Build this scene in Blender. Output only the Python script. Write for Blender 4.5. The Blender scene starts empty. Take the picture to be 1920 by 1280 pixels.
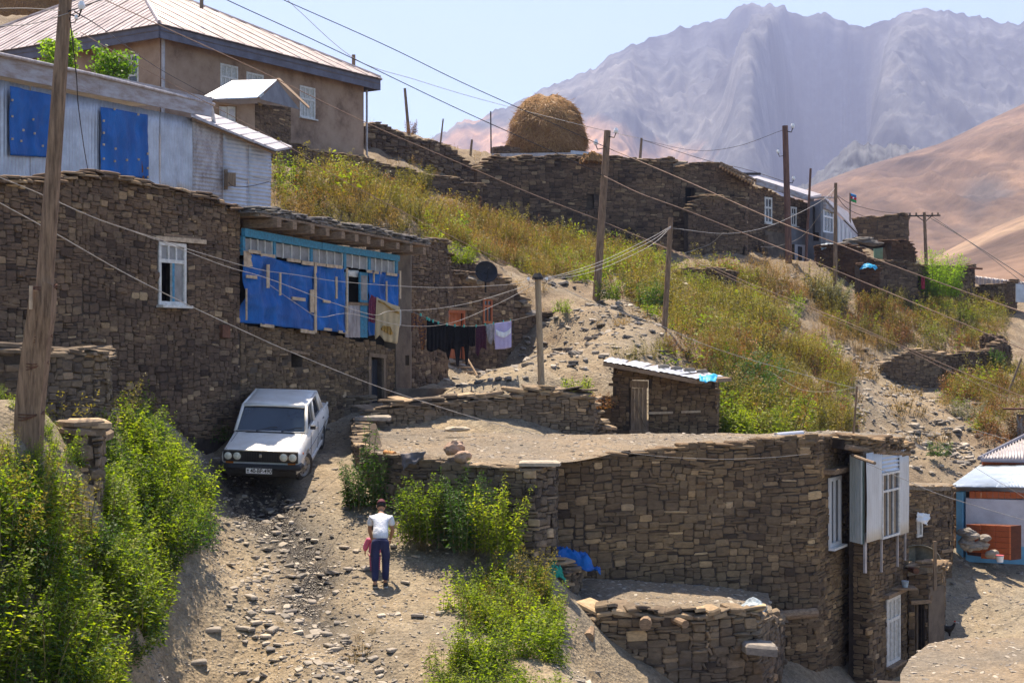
import bpy, bmesh, math, random
import numpy as np
from mathutils import Vector, Matrix, Euler

SC = bpy.context.scene
COL = SC.collection
R = math.radians
F = 1920 * 50 / 36.0          # photo pixels per unit of tangent for a 50 mm lens

# ------------------------------------------------------------------ camera
cam_d = bpy.data.cameras.new('camera'); cam = bpy.data.objects.new('camera', cam_d); COL.objects.link(cam)
cam_d.lens = 50; cam_d.sensor_width = 36; cam_d.clip_start = 0.1; cam_d.clip_end = 20000
cam.location = (0, 0, 0); cam.rotation_euler = (R(90), 0, 0)
SC.camera = cam
SC.render.resolution_x = 1024; SC.render.resolution_y = 682

# ------------------------------------------------------------------ light
SUN_EL = 67.5
SUN_DIR = Vector((-0.31, 0.951)).normalized()            # horizontal direction towards the sun
sv = Vector((SUN_DIR.x * math.cos(R(SUN_EL)), SUN_DIR.y * math.cos(R(SUN_EL)), math.sin(R(SUN_EL))))
world = bpy.data.worlds.new('World'); SC.world = world; world.use_nodes = True
wn = world.node_tree.nodes; wl = world.node_tree.links
sky = wn.new('ShaderNodeTexSky'); sky.sky_type = 'NISHITA'; sky.sun_disc = False
sky.sun_elevation = R(SUN_EL); sky.sun_rotation = math.atan2(SUN_DIR.x, SUN_DIR.y)
sky.altitude = 2000; sky.air_density = 1.0; sky.dust_density = 4.5; sky.ozone_density = 0.8
wl.new(sky.outputs[0], wn['Background'].inputs[0]); wn['Background'].inputs[1].default_value = 0.10
sl = bpy.data.lights.new('sun', 'SUN'); sun = bpy.data.objects.new('sun', sl); COL.objects.link(sun)
sl.energy = 5.0; sl.angle = R(0.55); sl.color = (1.0, 0.86, 0.67)
sun.rotation_euler = sv.to_track_quat('Z', 'Y').to_euler()
SC.view_settings.view_transform = 'Standard'; SC.view_settings.look = 'None'
SC.view_settings.gamma = 1; SC.view_settings.use_curve_mapping = False
SC.view_settings.exposure = 1.28
SC.cycles.use_denoising = True
SC.cycles.max_bounces = 6; SC.cycles.volume_bounces = 0; SC.cycles.transparent_max_bounces = 6
SC.cycles.use_adaptive_sampling = True; SC.cycles.adaptive_threshold = 0.02

# ------------------------------------------------------------------ helpers
def P(px, py, d):
    return Vector(((px - 960) / F * d, d, (640 - py) / F * d))

def _h(ix, iy, seed):
    ix = np.atleast_1d(ix); iy = np.atleast_1d(iy)
    n = (ix.astype(np.int64) * 374761393 + iy.astype(np.int64) * 668265263 + seed * 982451653) & 0xffffffff
    n = ((n ^ (n >> 13)) * 1274126177) & 0xffffffff
    n = ((n ^ (n >> 16)) * 2246822519) & 0xffffffff
    return ((n ^ (n >> 15)) & 0xffffff) / float(0xffffff) * 2 - 1

def vn(x, y, seed=0):
    x = np.asarray(x, float); y = np.asarray(y, float)
    ix = np.floor(x); iy = np.floor(y); fx = x - ix; fy = y - iy
    fx = fx * fx * fx * (fx * (fx * 6 - 15) + 10); fy = fy * fy * fy * (fy * (fy * 6 - 15) + 10)
    a = _h(ix, iy, seed); b = _h(ix + 1, iy, seed); c = _h(ix, iy + 1, seed); d = _h(ix + 1, iy + 1, seed)
    if x.ndim == 0 and y.ndim == 0: a, b, c, d = a[0], b[0], c[0], d[0]
    return (a * (1 - fx) + b * fx) * (1 - fy) + (c * (1 - fx) + d * fx) * fy

def fbm(x, y, o=4, seed=0, ridged=False, gain=0.5):
    t = 0; a = 1.0; f = 1.0; s = 0
    for i in range(o):
        v = vn(np.asarray(x) * f + i * 17.3, np.asarray(y) * f - i * 9.1, seed + i)
        if ridged: v = 1 - 2 * np.abs(v)
        t = t + v * a; s += a; a *= gain; f *= 2.03
    return t / s

ORG = {}
def tag(o, label=None, cat=None, group=None, kind=None):
    if label: o['label'] = label
    if cat: o['category'] = cat
    if group: o['group'] = group
    if kind: o['kind'] = kind
    return o

def thing(name, label, cat, loc, group=None, rz=0.0):
    o = bpy.data.objects.new(name, None); COL.objects.link(o)
    o.location = loc; o.rotation_euler = (0, 0, rz); o.empty_display_size = 0.2
    ORG[o.name] = Vector(loc)
    return tag(o, label, cat, group)

def mesh_from(name, verts, faces, smooth=False):
    me = bpy.data.meshes.new(name)
    me.from_pydata([(float(v[0]), float(v[1]), float(v[2])) for v in verts], [], [tuple(int(i) for i in f) for f in faces])
    if smooth: me.shade_smooth()
    return me

def link(name, me, mat=None, parent=None, local=False, origin=None):
    """mesh in world coordinates -> object; under a parent the points are shifted to the parent's origin"""
    if parent is not None:
        org = Vector((0, 0, 0)) if local else ORG.get(parent.name, Vector((0, 0, 0)))
    elif origin is not None:
        org = Vector(origin)
    else:
        org = Vector((0, 0, 0))
    if org.length > 0: me.transform(Matrix.Translation(-org))
    o = bpy.data.objects.new(name, me); COL.objects.link(o)
    if mat is not None and not me.materials:
        for m in (mat if isinstance(mat, (list, tuple)) else [mat]): me.materials.append(m)
    if parent is not None:
        o.parent = parent
    else:
        o.location = org
    ORG[o.name] = org
    return o

class MB:
    """collects simple shapes into one mesh"""
    def __init__(s): s.v = []; s.f = []
    def add(s, vs, fs):
        b = len(s.v); s.v += [Vector(v) for v in vs]; s.f += [tuple(b + i for i in f) for f in fs]; return s
    def hexa(s, a, b, c, d, e, f, g, h):
        """bottom a b c d, top e f g h (counter-clockwise from above)"""
        return s.add([a, b, c, d, e, f, g, h], [(0, 3, 2, 1), (4, 5, 6, 7), (0, 1, 5, 4), (1, 2, 6, 5), (2, 3, 7, 6), (3, 0, 4, 7)])
    def box(s, c, ux, uy, uz):
        """centre and three half vectors"""
        c = Vector(c); ux = Vector(ux); uy = Vector(uy); uz = Vector(uz)
        return s.hexa(c-ux-uy-uz, c+ux-uy-uz, c+ux+uy-uz, c-ux+uy-uz, c-ux-uy+uz, c+ux-uy+uz, c+ux+uy+uz, c-ux+uy+uz)
    def tube(s, pts, rad, n=8, cap=True):
        pts = [Vector(p) for p in pts]
        rad = rad if isinstance(rad, (list, tuple)) else [rad] * len(pts)
        b = len(s.v); prev = None
        for i, p in enumerate(pts):
            t = (pts[min(i+1, len(pts)-1)] - pts[max(i-1, 0)]).normalized()
            up = Vector((0, 0, 1)) if abs(t.z) < 0.9 else Vector((0, 1, 0))
            if prev is not None: x = (prev - t * prev.dot(t)).normalized()
            else: x = t.cross(up).normalized()
            y = t.cross(x).normalized(); prev = x
            for k in range(n):
                a = 2 * math.pi * k / n
                s.v.append(p + (x * math.cos(a) + y * math.sin(a)) * rad[i])
        for i in range(len(pts) - 1):
            for k in range(n):
                k2 = (k + 1) % n
                s.f.append((b+i*n+k, b+i*n+k2, b+(i+1)*n+k2, b+(i+1)*n+k))
        if cap:
            s.f.append(tuple(b + k for k in range(n))[::-1]); e = b + (len(pts)-1)*n
            s.f.append(tuple(e + k for k in range(n)))
        return s
    def quadgrid(s, g):
        """g: rows of points"""
        b = len(s.v); n = len(g[0])
        for r in g: s.v += [Vector(p) for p in r]
        for i in range(len(g) - 1):
            for j in range(n - 1):
                s.f.append((b+i*n+j, b+i*n+j+1, b+(i+1)*n+j+1, b+(i+1)*n+j))
        return s
    def mesh(s, name, smooth=False): return mesh_from(name, s.v, s.f, smooth)
    def put(s, name, mat, parent=None, smooth=False, local=False, origin=None, bevel=0, solid=0, solid_off=-1.0):
        o = link(name, s.mesh(name, smooth), mat, parent, local, origin)
        if solid:
            m = o.modifiers.new('thickness', 'SOLIDIFY'); m.thickness = solid; m.offset = solid_off
        if bevel:
            m = o.modifiers.new('soft_edge', 'BEVEL'); m.width = bevel; m.segments = 2; m.limit_method = 'ANGLE'
        return o

def spline(pts, n=10):
    """Catmull-Rom through the points"""
    pts = [Vector(p) for p in pts]; q = [pts[0]*2 - pts[1]] + pts + [pts[-1]*2 - pts[-2]]; out = []
    for i in range(1, len(q) - 2):
        a, b, c, d = q[i-1:i+3]
        for k in range(n):
            t = k / n
            out.append(0.5 * ((2*b) + (c-a)*t + (2*a-5*b+4*c-d)*t*t + (3*b-a-3*c+d)*t**3))
    out.append(pts[-1]); return out

# ------------------------------------------------------------------ materials
def nodes(name):
    m = bpy.data.materials.new(name); m.use_nodes = True
    return m, m.node_tree.nodes, m.node_tree.links, m.node_tree.nodes['Principled BSDF']

def ramp(nd, stops, interp='LINEAR'):
    r = nd.new('ShaderNodeValToRGB'); cr = r.color_ramp; cr.interpolation = interp
    while len(cr.elements) > 1: cr.elements.remove(cr.elements[-1])
    cr.elements[0].position = stops[0][0]; cr.elements[0].color = (*stops[0][1], 1)
    for p, c in stops[1:]:
        e = cr.elements.new(p); e.color = (*c, 1)
    return r

def mapping(nd, ln, scale, coord='Object'):
    tc = nd.new('ShaderNodeTexCoord'); mp = nd.new('ShaderNodeMapping')
    mp.inputs['Scale'].default_value = scale if isinstance(scale, tuple) else (scale,)*3
    ln.new(tc.outputs[coord], mp.inputs[0]); return mp

def noise_tex(nd, ln, scale, detail=6, rough=0.6, vec=None, dist=0.0):
    n = nd.new('ShaderNodeTexNoise'); n.inputs['Scale'].default_value = scale
    n.inputs['Detail'].default_value = detail; n.inputs['Roughness'].default_value = rough
    n.inputs['Distortion'].default_value = dist
    if vec is not None: ln.new(vec, n.inputs['Vector'])
    else:
        tc = nd.new('ShaderNodeTexCoord'); ln.new(tc.outputs['Object'], n.inputs['Vector'])
    return n

def mixc(nd, ln, a, b, fac, mode='MIX'):
    m = nd.new('ShaderNodeMix'); m.data_type = 'RGBA'; m.blend_type = mode
    for s, i in ((fac, 0), (a, 6), (b, 7)):
        if hasattr(s, 'links') or hasattr(s, 'is_linked'): ln.new(s, m.inputs[i])
        elif i == 0: m.inputs[0].default_value = s
        else: m.inputs[i].default_value = (*s, 1)
    return m.outputs[2]

def bump(nd, ln, h, strength, dist, b):
    n = nd.new('ShaderNodeBump'); n.inputs['Strength'].default_value = strength; n.inputs['Distance'].default_value = dist
    ln.new(h, n.inputs['Height']); ln.new(n.outputs[0], b.inputs['Normal']); return n

def simple(name, col, rough=0.8, col2=None, scale=8.0, stretch=None, metal=0.0, bmp=0.3, bd=0.01, spec=0.3, detail=6, stops=None):
    """painted, wooden, metal or plaster surface with two-tone wear"""
    m, nd, ln, b = nodes(name)
    b.inputs['Roughness'].default_value = rough; b.inputs['Metallic'].default_value = metal
    b.inputs['Specular IOR Level'].default_value = spec
    col2 = col2 or tuple(c * 0.6 for c in col)
    mp = mapping(nd, ln, stretch or (1, 1, 1))
    n = noise_tex(nd, ln, scale, detail, 0.65, mp.outputs[0])
    r = ramp(nd, stops or [(0.35, col2), (0.62, col)])
    ln.new(n.outputs['Fac'], r.inputs[0]); ln.new(r.outputs[0], b.inputs['Base Color'])
    if bmp: bump(nd, ln, n.outputs['Fac'], bmp, bd, b)
    return m

def leaf_mat(name, stops, trans=0.55, tcol=1.9):
    """thin leaves: light passes through; the tint differs from leaf to leaf and plant to plant"""
    m, nd, ln, b = nodes(name); nd.remove(b); out = nd['Material Output']
    g = nd.new('ShaderNodeNewGeometry'); oi = nd.new('ShaderNodeObjectInfo')
    ad = nd.new('ShaderNodeMath'); ad.operation = 'MULTIPLY_ADD'; ad.inputs[1].default_value = 0.55
    ml = nd.new('ShaderNodeMath'); ml.operation = 'MULTIPLY'; ml.inputs[1].default_value = 0.45
    ln.new(oi.outputs['Random'], ml.inputs[0]); ln.new(g.outputs['Random Per Island'], ad.inputs[0]); ln.new(ml.outputs[0], ad.inputs[2])
    r = ramp(nd, stops); ln.new(ad.outputs[0], r.inputs[0])
    d = nd.new('ShaderNodeBsdfPrincipled'); d.inputs['Roughness'].default_value = 0.55; d.inputs['Specular IOR Level'].default_value = 0.35
    ln.new(r.outputs[0], d.inputs['Base Color'])
    t = nd.new('ShaderNodeBsdfTranslucent')
    tc = mixc(nd, ln, r.outputs[0], (tcol * 0.95, tcol, tcol * 0.35), 1.0, 'MULTIPLY')
    ln.new(tc, t.inputs[0])
    mx = nd.new('ShaderNodeMixShader'); mx.inputs[0].default_value = trans
    ln.new(d.outputs[0], mx.inputs[1]); ln.new(t.outputs[0], mx.inputs[2]); ln.new(mx.outputs[0], out.inputs[0])
    return m
# ================================================================== LAND
CP = [  # (photo x, photo y, metres from the camera): points where the ground is seen
 (300,1280,19.5),(550,1280,20.3),(800,1280,20.6),(260,1180,20.5),(500,1150,22.6),(712,1100,24),(830,1120,23.8),
 (380,1020,24.5),(550,1000,26),(640,960,26.8),(400,930,27),(500,918,27.9),(565,915,27.9),(620,860,30),(350,850,28.5),(650,820,32),
 (540,850,31.3),(560,800,33),(680,790,33.5),(400,810,30),(330,800,27.5),(460,790,30.5),(700,760,35.2),(600,775,34),
 (0,835,19.5),(60,838,17.5),(150,852,19.6),(200,800,23),(250,800,24.5),(150,945,17.8),(300,935,23),(230,1060,20.5),
 (130,1160,16.6),(0,1400,14.5),(200,1370,17),(0,1100,15.2),(-300,1250,14),(-300,830,18),(-150,860,19),(60,975,16.5),(100,800,22),(0,812,21),(-150,800,22),(330,1020,22.5),(-100,960,15.5),
 (860,1060,25),(960,1030,25.4),(700,945,27),(1040,1150,24),(1000,1200,22.5),(1040,1280,20.5),(1110,1290,23.2),
 (1740,1240,33),(1800,1185,34.5),(1900,1195,33),(1900,1100,38),(1830,1060,40),(1900,1030,43),(1790,1000,44),(2050,1150,36),
 (1740,905,46),(1700,850,48),(1650,800,50),(1650,720,58),(1700,690,62),(1600,700,57),(1500,640,60),(1780,720,60),
 (1850,800,52),(1900,740,58),(1950,850,50),(1900,600,75),(1880,575,80),(1750,560,76),(1650,560,72),(1540,500,70),
 (1450,492,70),(1380,490,68),(1250,490,66),(1250,520,60),(1350,560,58),(1450,600,58),(1560,650,60),(1580,740,50),
 (1480,790,43),(1400,790,40),(1400,700,45),(1300,640,46),(1500,710,50),(1110,818,37),(1345,818,36),(1230,665,42),
 (1072,722,36.0),(1120,824,35.2),(1180,824,35.2),(1250,824,35.0),(1000,735,34.5),(900,748,34),(850,765,33.5),(960,700,38),(1030,670,41),(1100,650,42),(1110,562,50),
 (1070,600,47),(1160,612,45),(1200,650,42),(1240,612,44),(1050,545,52),(1100,530,54),(1200,500,61),(980,520,56),
 (860,725,40),(940,700,42),(880,690,46),(1040,655,46),(760,765,36),(520,398,45),(700,432,47),(800,455,50),(900,485,53),
 (520,320,58),(650,335,60),(800,370,63),(900,400,65),(960,430,67),(1100,472,69),(1200,482,67),(1000,480,60),
 (600,285,64),(690,298,65),(800,330,67),(720,246,76),(780,258,78),(850,285,78),(890,305,78),(960,296,84),(1100,296,84),
 (1250,306,86),(1400,330,90),(1650,470,90),(1800,515,88),(1920,535,88),(1600,480,82),(300,250,54),(0,200,58),
 (100,30,72),(2100,560,80),(2200,800,55),(2200,1000,42),(1480,480,78),(1300,560,57),(1330,600,53),(1850,650,68),(1800,620,70)]
CW = [(0,3,-4.6),(-5,8,-4.0),(5,8,-5.6),(0,12,-5.2),(6,16,-6.0),(-9,14,-1.6),(12,14,-7.0),(3.4,24,-6.4),(5.5,27,-6.8),(7,28.5,-7.6),
 (2,27.5,-5.3),(5,29.5,-5.8),(3,32,-3.4),(6,33,-4.2),(-7.5,30.8,-1.6),(-10.3,31.9,2.0),(-10.3,24.2,-1.3),(-13.5,25.3,.6),
 (-4.85,37.4,-1.4),(-7.6,38.5,2.5),(8.4,31,-7.7),(10.5,30,-7.6),(13,28,-7.4),(-10,108,10),(-3,108,9),(5,110,7),(12,110,6),(20,108,2.5),(27,108,1),(38,108,-1),(-22,110,10),(60,108,-8),(0,98,10),(14,98,7),(24,98,3.5),(34,98,2),(-9,95,11.5),(-2.2,50,1.8),(0.6,50,1.9),(-1,46.5,-0.7),(-9,34,2.6),(-5,41,1.0),
 (1,29,-3.2),(-1.2,27.8,-3.0)]
cpw = np.array([tuple(P(*c)) for c in CP] + CW)
def _phi(r2): return np.sqrt(r2 + 0.8)
_D2 = ((cpw[:, None, :2] - cpw[None, :, :2]) ** 2).sum(-1)
_n = len(cpw); _A = np.zeros((_n + 3, _n + 3)); _A[:_n, :_n] = _phi(_D2) + np.eye(_n) * -0.02
_A[:_n, _n] = 1; _A[:_n, _n+1:] = cpw[:, :2]; _A[_n, :_n] = 1; _A[_n+1:, :_n] = cpw[:, :2].T
_b = np.zeros(_n + 3); _b[:_n] = cpw[:, 2]; _W = np.linalg.solve(_A, _b)
STREAM = np.array([tuple(P(*c))[:2] for c in [(455,915,28),(500,960,26.8),(570,1010,25.4),(590,1060,24.4),(570,1120,23.2),(620,1190,22),(700,1250,21),(780,1300,20)]])
def dist_line(X, Y, L):
    d = np.full(np.shape(X), 1e9)
    for (x0, y0), (x1, y1) in zip(L[:-1], L[1:]):
        vx, vy = x1-x0, y1-y0; t = np.clip(((X-x0)*vx + (Y-y0)*vy) / (vx*vx+vy*vy), 0, 1)
        d = np.minimum(d, np.hypot(X-x0-t*vx, Y-y0-t*vy))
    return d
def sst(a, b, x):
    t = np.clip((x - a) / (b - a), 0, 1); return t*t*(3-2*t)
def H0(X, Y):
    X = np.asarray(X, float); Y = np.asarray(Y, float); sh = X.shape; X = X.ravel(); Y = Y.ravel(); out = np.empty(len(X))
    for i in range(0, len(X), 20000):
        x = X[i:i+20000]; y = Y[i:i+20000]
        r2 = (x[:, None]-cpw[None, :, 0])**2 + (y[:, None]-cpw[None, :, 1])**2
        out[i:i+20000] = _phi(r2) @ _W[:_n] + _W[_n] + _W[_n+1]*x + _W[_n+2]*y
    return np.clip(out, -14, 16).reshape(sh)
def H(X, Y):
    X = np.asarray(X, float); Y = np.asarray(Y, float)
    z = H0(X, np.minimum(Y, 125))
    road = np.exp(-(dist_line(X, Y, STREAM) / 2.2) ** 4)
    z = z + fbm(X*0.45, Y*0.45, 3, 5) * (0.17 - 0.10*road) + fbm(X*1.7, Y*1.7, 4, 9) * (0.12 - 0.07*road) * (1+sst(34, 60, Y)) + fbm(X*6, Y*6, 2, 31) * 0.014
    ds = dist_line(X, Y, STREAM)
    z = z - 0.16*np.exp(-(ds/0.42)**2) * (0.7 + 0.5*vn(X*1.5, Y*1.5, 3)) + 0.05*np.exp(-((ds-0.8)/0.35)**2)
    t = sst(92, 170, Y); far = -18 - 30*sst(120, 500, Y) + fbm(X/90, Y/90, 3, 2)*6
    return z*(1-t) + far*t
def Hz(x, y): return float(H(np.array([x]), np.array([y]))[0])
_dd = np.concatenate([np.arange(12, 40, 0.08), np.arange(40, 118, 0.25)])
def G(px, py, dmin=12.0):
    """the first ground point on the line of sight through a photo pixel"""
    X = (px-960)/F*_dd; z = (640-py)/F*_dd; h = H(X, _dd); ok = np.where((h >= z) & (_dd >= dmin))[0]
    if len(ok) == 0: return P(px, py, 60)
    d = _dd[ok[0]]; return Vector((float((px-960)/F*d), float(d), float(Hz((px-960)/F*d, d))))

def fan_mesh(us, ds, zf):
    U, D = np.meshgrid(us, ds); X = U*D; Z = zf(X, D, U)
    v = np.stack([X, D, Z], -1).reshape(-1, 3); n = len(us); m = len(ds)
    i = np.arange(m-1)[:, None]*n + np.arange(n-1)[None, :]
    f = np.stack([i, i+1, i+n+1, i+n], -1).reshape(-1, 4)
    me = bpy.data.meshes.new('sheet'); me.vertices.add(len(v)); me.vertices.foreach_set('co', v.ravel())
    me.loops.add(f.size); me.loops.foreach_set('vertex_index', f.ravel().astype(np.int32))
    me.polygons.add(len(f)); me.polygons.foreach_set('loop_start', np.arange(0, f.size, 4, dtype=np.int32))
    me.update(calc_edges=True); me.shade_smooth(); return me

# ---- ground material: dusty slate gravel, dry straw tint, wet trickle down the track
def ground_mat(name, wet=True, base=None):
    m, nd, ln, b = nodes(name)
    mp = mapping(nd, ln, 1.0)
    n1 = noise_tex(nd, ln, 0.35, 5, 0.6, mp.outputs[0]); n2 = noise_tex(nd, ln, 3.0, 8, 0.7, mp.outputs[0]); n3 = noise_tex(nd, ln, 30.0, 5, 0.75, mp.outputs[0])
    vo = nd.new('ShaderNodeTexVoronoi'); vo.inputs['Scale'].default_value = 16.0; vo.inputs['Randomness'].default_value = 1; ln.new(mp.outputs[0], vo.inputs['Vector'])
    base = base or [(0.32, (0.165, 0.135, 0.092)), (0.48, (0.265, 0.222, 0.155)), (0.68, (0.385, 0.33, 0.235))]
    r1 = ramp(nd, base); ln.new(n2.outputs['Fac'], r1.inputs[0])
    r2 = ramp(nd, [(0.40, (0.175, 0.148, 0.12)), (0.60, (0.30, 0.215, 0.13))]); ln.new(n1.outputs['Fac'], r2.inputs[0])
    c = mixc(nd, ln, r1.outputs[0], r2.outputs[0], 0.45)
    if wet:
        ah = nd.new('ShaderNodeAttribute'); ah.attribute_name = 'soil'; mh = nd.new('ShaderNodeMath'); mh.operation = 'MULTIPLY'; ln.new(ah.outputs['Fac'], mh.inputs[0])
        n5 = noise_tex(nd, ln, 0.8, 6, 0.65, mp.outputs[0]); rh = ramp(nd, [(0.38, (0.25, 0.25, 0.25)), (0.60, (1, 1, 1))]); ln.new(n5.outputs['Fac'], rh.inputs[0]); ln.new(rh.outputs[0], mh.inputs[1])
        c = mixc(nd, ln, c, (0.15, 0.108, 0.072), mh.outputs[0])
    rs = ramp(nd, [(0.0, (0.55, 0.55, 0.55)), (0.5, (0.95, 0.95, 0.95)), (1.0, (1.35, 1.33, 1.30))]); ln.new(vo.outputs['Color'], rs.inputs[0])
    c = mixc(nd, ln, c, rs.outputs[0], 0.55, 'MULTIPLY')
    rg = ramp(nd, [(0.3, (0.6, 0.6, 0.6)), (0.7, (1.3, 1.3, 1.3))]); ln.new(n3.outputs['Fac'], rg.inputs[0])
    c = mixc(nd, ln, c, rg.outputs[0], 0.8, 'MULTIPLY')
    rough = None
    if wet:
        at = nd.new('ShaderNodeAttribute'); at.attribute_name = 'wet'
        mul = nd.new('ShaderNodeMath'); mul.operation = 'MULTIPLY'; ln.new(at.outputs['Fac'], mul.inputs[0])
        rw = ramp(nd, [(0.34, (0, 0, 0)), (0.46, (1, 1, 1))]); ln.new(n2.outputs['Fac'], rw.inputs[0]); ln.new(rw.outputs[0], mul.inputs[1])
        c = mixc(nd, ln, c, (0.038, 0.032, 0.027), mul.outputs[0])
        mr = nd.new('ShaderNodeMapRange'); mr.inputs['To Min'].default_value = 0.93; mr.inputs['To Max'].default_value = 0.22
        ln.new(mul.outputs[0], mr.inputs[0]); ln.new(mr.outputs[0], b.inputs['Roughness'])
    else: b.inputs['Roughness'].default_value = 0.95
    ln.new(c, b.inputs['Base Color']); b.inputs['Specular IOR Level'].default_value = 0.25
    ad = nd.new('ShaderNodeMath'); ad.operation = 'ADD'; ln.new(n3.outputs['Fac'], ad.inputs[0]); ln.new(vo.outputs['Distance'], ad.inputs[1])
    bump(nd, ln, ad.outputs[0], 0.8, 0.03, b)
    return m
M = {}
M['ground'] = ground_mat('dusty_ground')
us = np.unique(np.concatenate([np.linspace(-1.6, -0.40, 40), np.linspace(-0.40, 0.40, 430), np.linspace(0.40, 1.6, 40)]))
ds = np.concatenate([np.linspace(1.5, 13, 14), np.exp(np.linspace(math.log(13.3), math.log(118), 400)), np.exp(np.linspace(math.log(121), math.log(9000), 45))])
me = fan_mesh(us, ds, lambda X, D, U: H(X, D))
co = np.empty(len(me.vertices)*3); me.vertices.foreach_get('co', co); co = co.reshape(-1, 3)
dsn = dist_line(co[:, 0], co[:, 1], STREAM)
wet = np.exp(-(dsn/0.55)**2) * sst(20.5, 23.5, co[:, 1]) * 1.1 + np.exp(-((co[:, 0]+4.8)**2 + (co[:, 1]-27.5)**2)/1.2)*0.7
a = me.attributes.new('wet', 'FLOAT', 'POINT'); a.data.foreach_set('value', np.clip(wet, 0, 1).astype(np.float32))
gx = (co[:, 0]/co[:, 1])*F+960; gy = 640-co[:, 2]/co[:, 1]*F
soil = sst(39, 46, co[:, 1])*.85*(1-.75*np.exp(-((co[:, 1]-58)/13)**2-((gx-1690)/100)**2)) * (1-.7*np.exp(-((gx-1150)/90)**2-((gy-610)/45)**2))
a = me.attributes.new('soil', 'FLOAT', 'POINT'); a.data.foreach_set('value', np.clip(soil, 0, 1).astype(np.float32))
tag(link('ground', me, M['ground']), 'dusty brown hillside ground strewn with slate chips', None, None, 'structure')

# ---- mountains
def rock_mat(name, stops, s1, s2, patch=None, streak=None):
    m, nd, ln, b = nodes(name); b.inputs['Roughness'].default_value = 1; b.inputs['Specular IOR Level'].default_value = 0.1
    mp = mapping(nd, ln, streak or 1.0)
    n1 = noise_tex(nd, ln, s1, 9, 0.62, mp.outputs[0], 0.4); r = ramp(nd, stops); ln.new(n1.outputs['Fac'], r.inputs[0]); c = r.outputs[0]
    if patch:
        n2 = noise_tex(nd, ln, s2, 7, 0.6, mp.outputs[0], 0.8); at = nd.new('ShaderNodeAttribute'); at.attribute_name = 'lowland'
        ad = nd.new('ShaderNodeMath'); ad.operation = 'ADD'; ln.new(n2.outputs['Fac'], ad.inputs[0]); ln.new(at.outputs['Fac'], ad.inputs[1])
        rp = ramp(nd, [(0.78, (0, 0, 0)), (0.92, (1, 1, 1))]); ln.new(ad.outputs[0], rp.inputs[0])
        c = mixc(nd, ln, c, patch, rp.outputs[0])
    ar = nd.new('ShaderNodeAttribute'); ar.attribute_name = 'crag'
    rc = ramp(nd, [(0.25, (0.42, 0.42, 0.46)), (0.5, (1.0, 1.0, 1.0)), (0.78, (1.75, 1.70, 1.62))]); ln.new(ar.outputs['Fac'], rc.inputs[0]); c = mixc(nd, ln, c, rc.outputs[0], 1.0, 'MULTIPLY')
    n4 = noise_tex(nd, ln, s1*14, 6, 0.7, mp.outputs[0]); rr = ramp(nd, [(0.3, (0.6, 0.6, 0.6)), (0.7, (1.35, 1.35, 1.35))]); ln.new(n4.outputs['Fac'], rr.inputs[0])
    c = mixc(nd, ln, c, rr.outputs[0], 0.8, 'MULTIPLY'); ln.new(c, b.inputs['Base Color'])
    bump(nd, ln, n1.outputs['Fac'], 0.6, 12.0, b)
    return m
def hill(name, ridge, d0, d1, ybase, amp, freq, power, mat, nu, nd_, back, seed, label, cat=None, jag=0.0, lowfn=None, shape=None, umin=-0.9, umax=0.9, cr=1.0, shade_cirque=None):
    crag = [None]
    rx = np.array([r[0] for r in ridge], float); ry = np.array([r[1] for r in ridge], float)
    us = np.linspace(max(umin, (rx[0]-960)/F), min(umax, (rx[-1]-960)/F), nu)
    ds_ = np.concatenate([np.linspace(d0, d1, nd_), d1 + (back-d1)*np.linspace(0.03, 1, 24)**1.3])
    def zf(X, D, U):
        px = U*F+960; top = (640-np.interp(px, rx, ry))/F*d1
        top = top + jag * fbm(px/28.0, px*0+3.1, 5, seed+3, True, 0.6) * d1/1000
        base = (640-ybase)/F*d0
        t = (D-d0)/(d1-d0); tf = np.clip(t, 0, 1)
        z = base + (top-base)*tf**power
        sc = top*freq
        rel = fbm(X/freq + vn(X/freq/2, D/freq/2, seed+7)*0.6, D/freq*0.55, 7, seed, True, 0.56)
        env = np.sin(np.clip(t, 0, 1)*math.pi)**0.7
        z = z + rel*amp*env*(0.25+0.9*tf)
        if shape is not None: z = z + shape(px, tf, D)*env
        if shade_cirque is not None: z = z + shade_cirque(px, tf)
        lim = top/d1*D*(0.78+0.22*tf); kw = 0.003+0.04*(1-tf); ex = (z-lim)/(kw*np.abs(lim)+1e-6)
        z = np.where(ex > -4, lim - kw*np.abs(lim)*np.log1p(np.exp(-np.clip(ex, -30, 30))), z) * (t < 0.995) + top*(t >= 0.995)
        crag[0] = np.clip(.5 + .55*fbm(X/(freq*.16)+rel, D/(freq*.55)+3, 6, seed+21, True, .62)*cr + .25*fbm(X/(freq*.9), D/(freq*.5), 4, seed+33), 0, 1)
        fine = fbm(X/(freq*.17)+rel*.5, D/(freq*.45), 6, seed+41, True, .62)*amp*.22*env
        z = z + np.where(t < .97, fine, 0)
        zb = top - (D-d1)*0.55
        return np.where(t > 1, zb + rel*amp*0.2*np.clip((t-1)*6, 0, 1), z)
    me = fan_mesh(us, ds_, zf)
    co = np.empty(len(me.vertices)*3); me.vertices.foreach_get('co', co); co = co.reshape(-1, 3)
    low = lowfn((co[:, 0]/co[:, 1])*F+960, 640-co[:, 2]/co[:, 1]*F) if lowfn else np.zeros(len(co))
    a = me.attributes.new('crag', 'FLOAT', 'POINT'); a.data.foreach_set('value', crag[0].ravel().astype(np.float32))
    a = me.attributes.new('lowland', 'FLOAT', 'POINT'); a.data.foreach_set('value', low.astype(np.float32))
    return tag(link(name, me, mat), label, None, None, 'structure')
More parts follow.
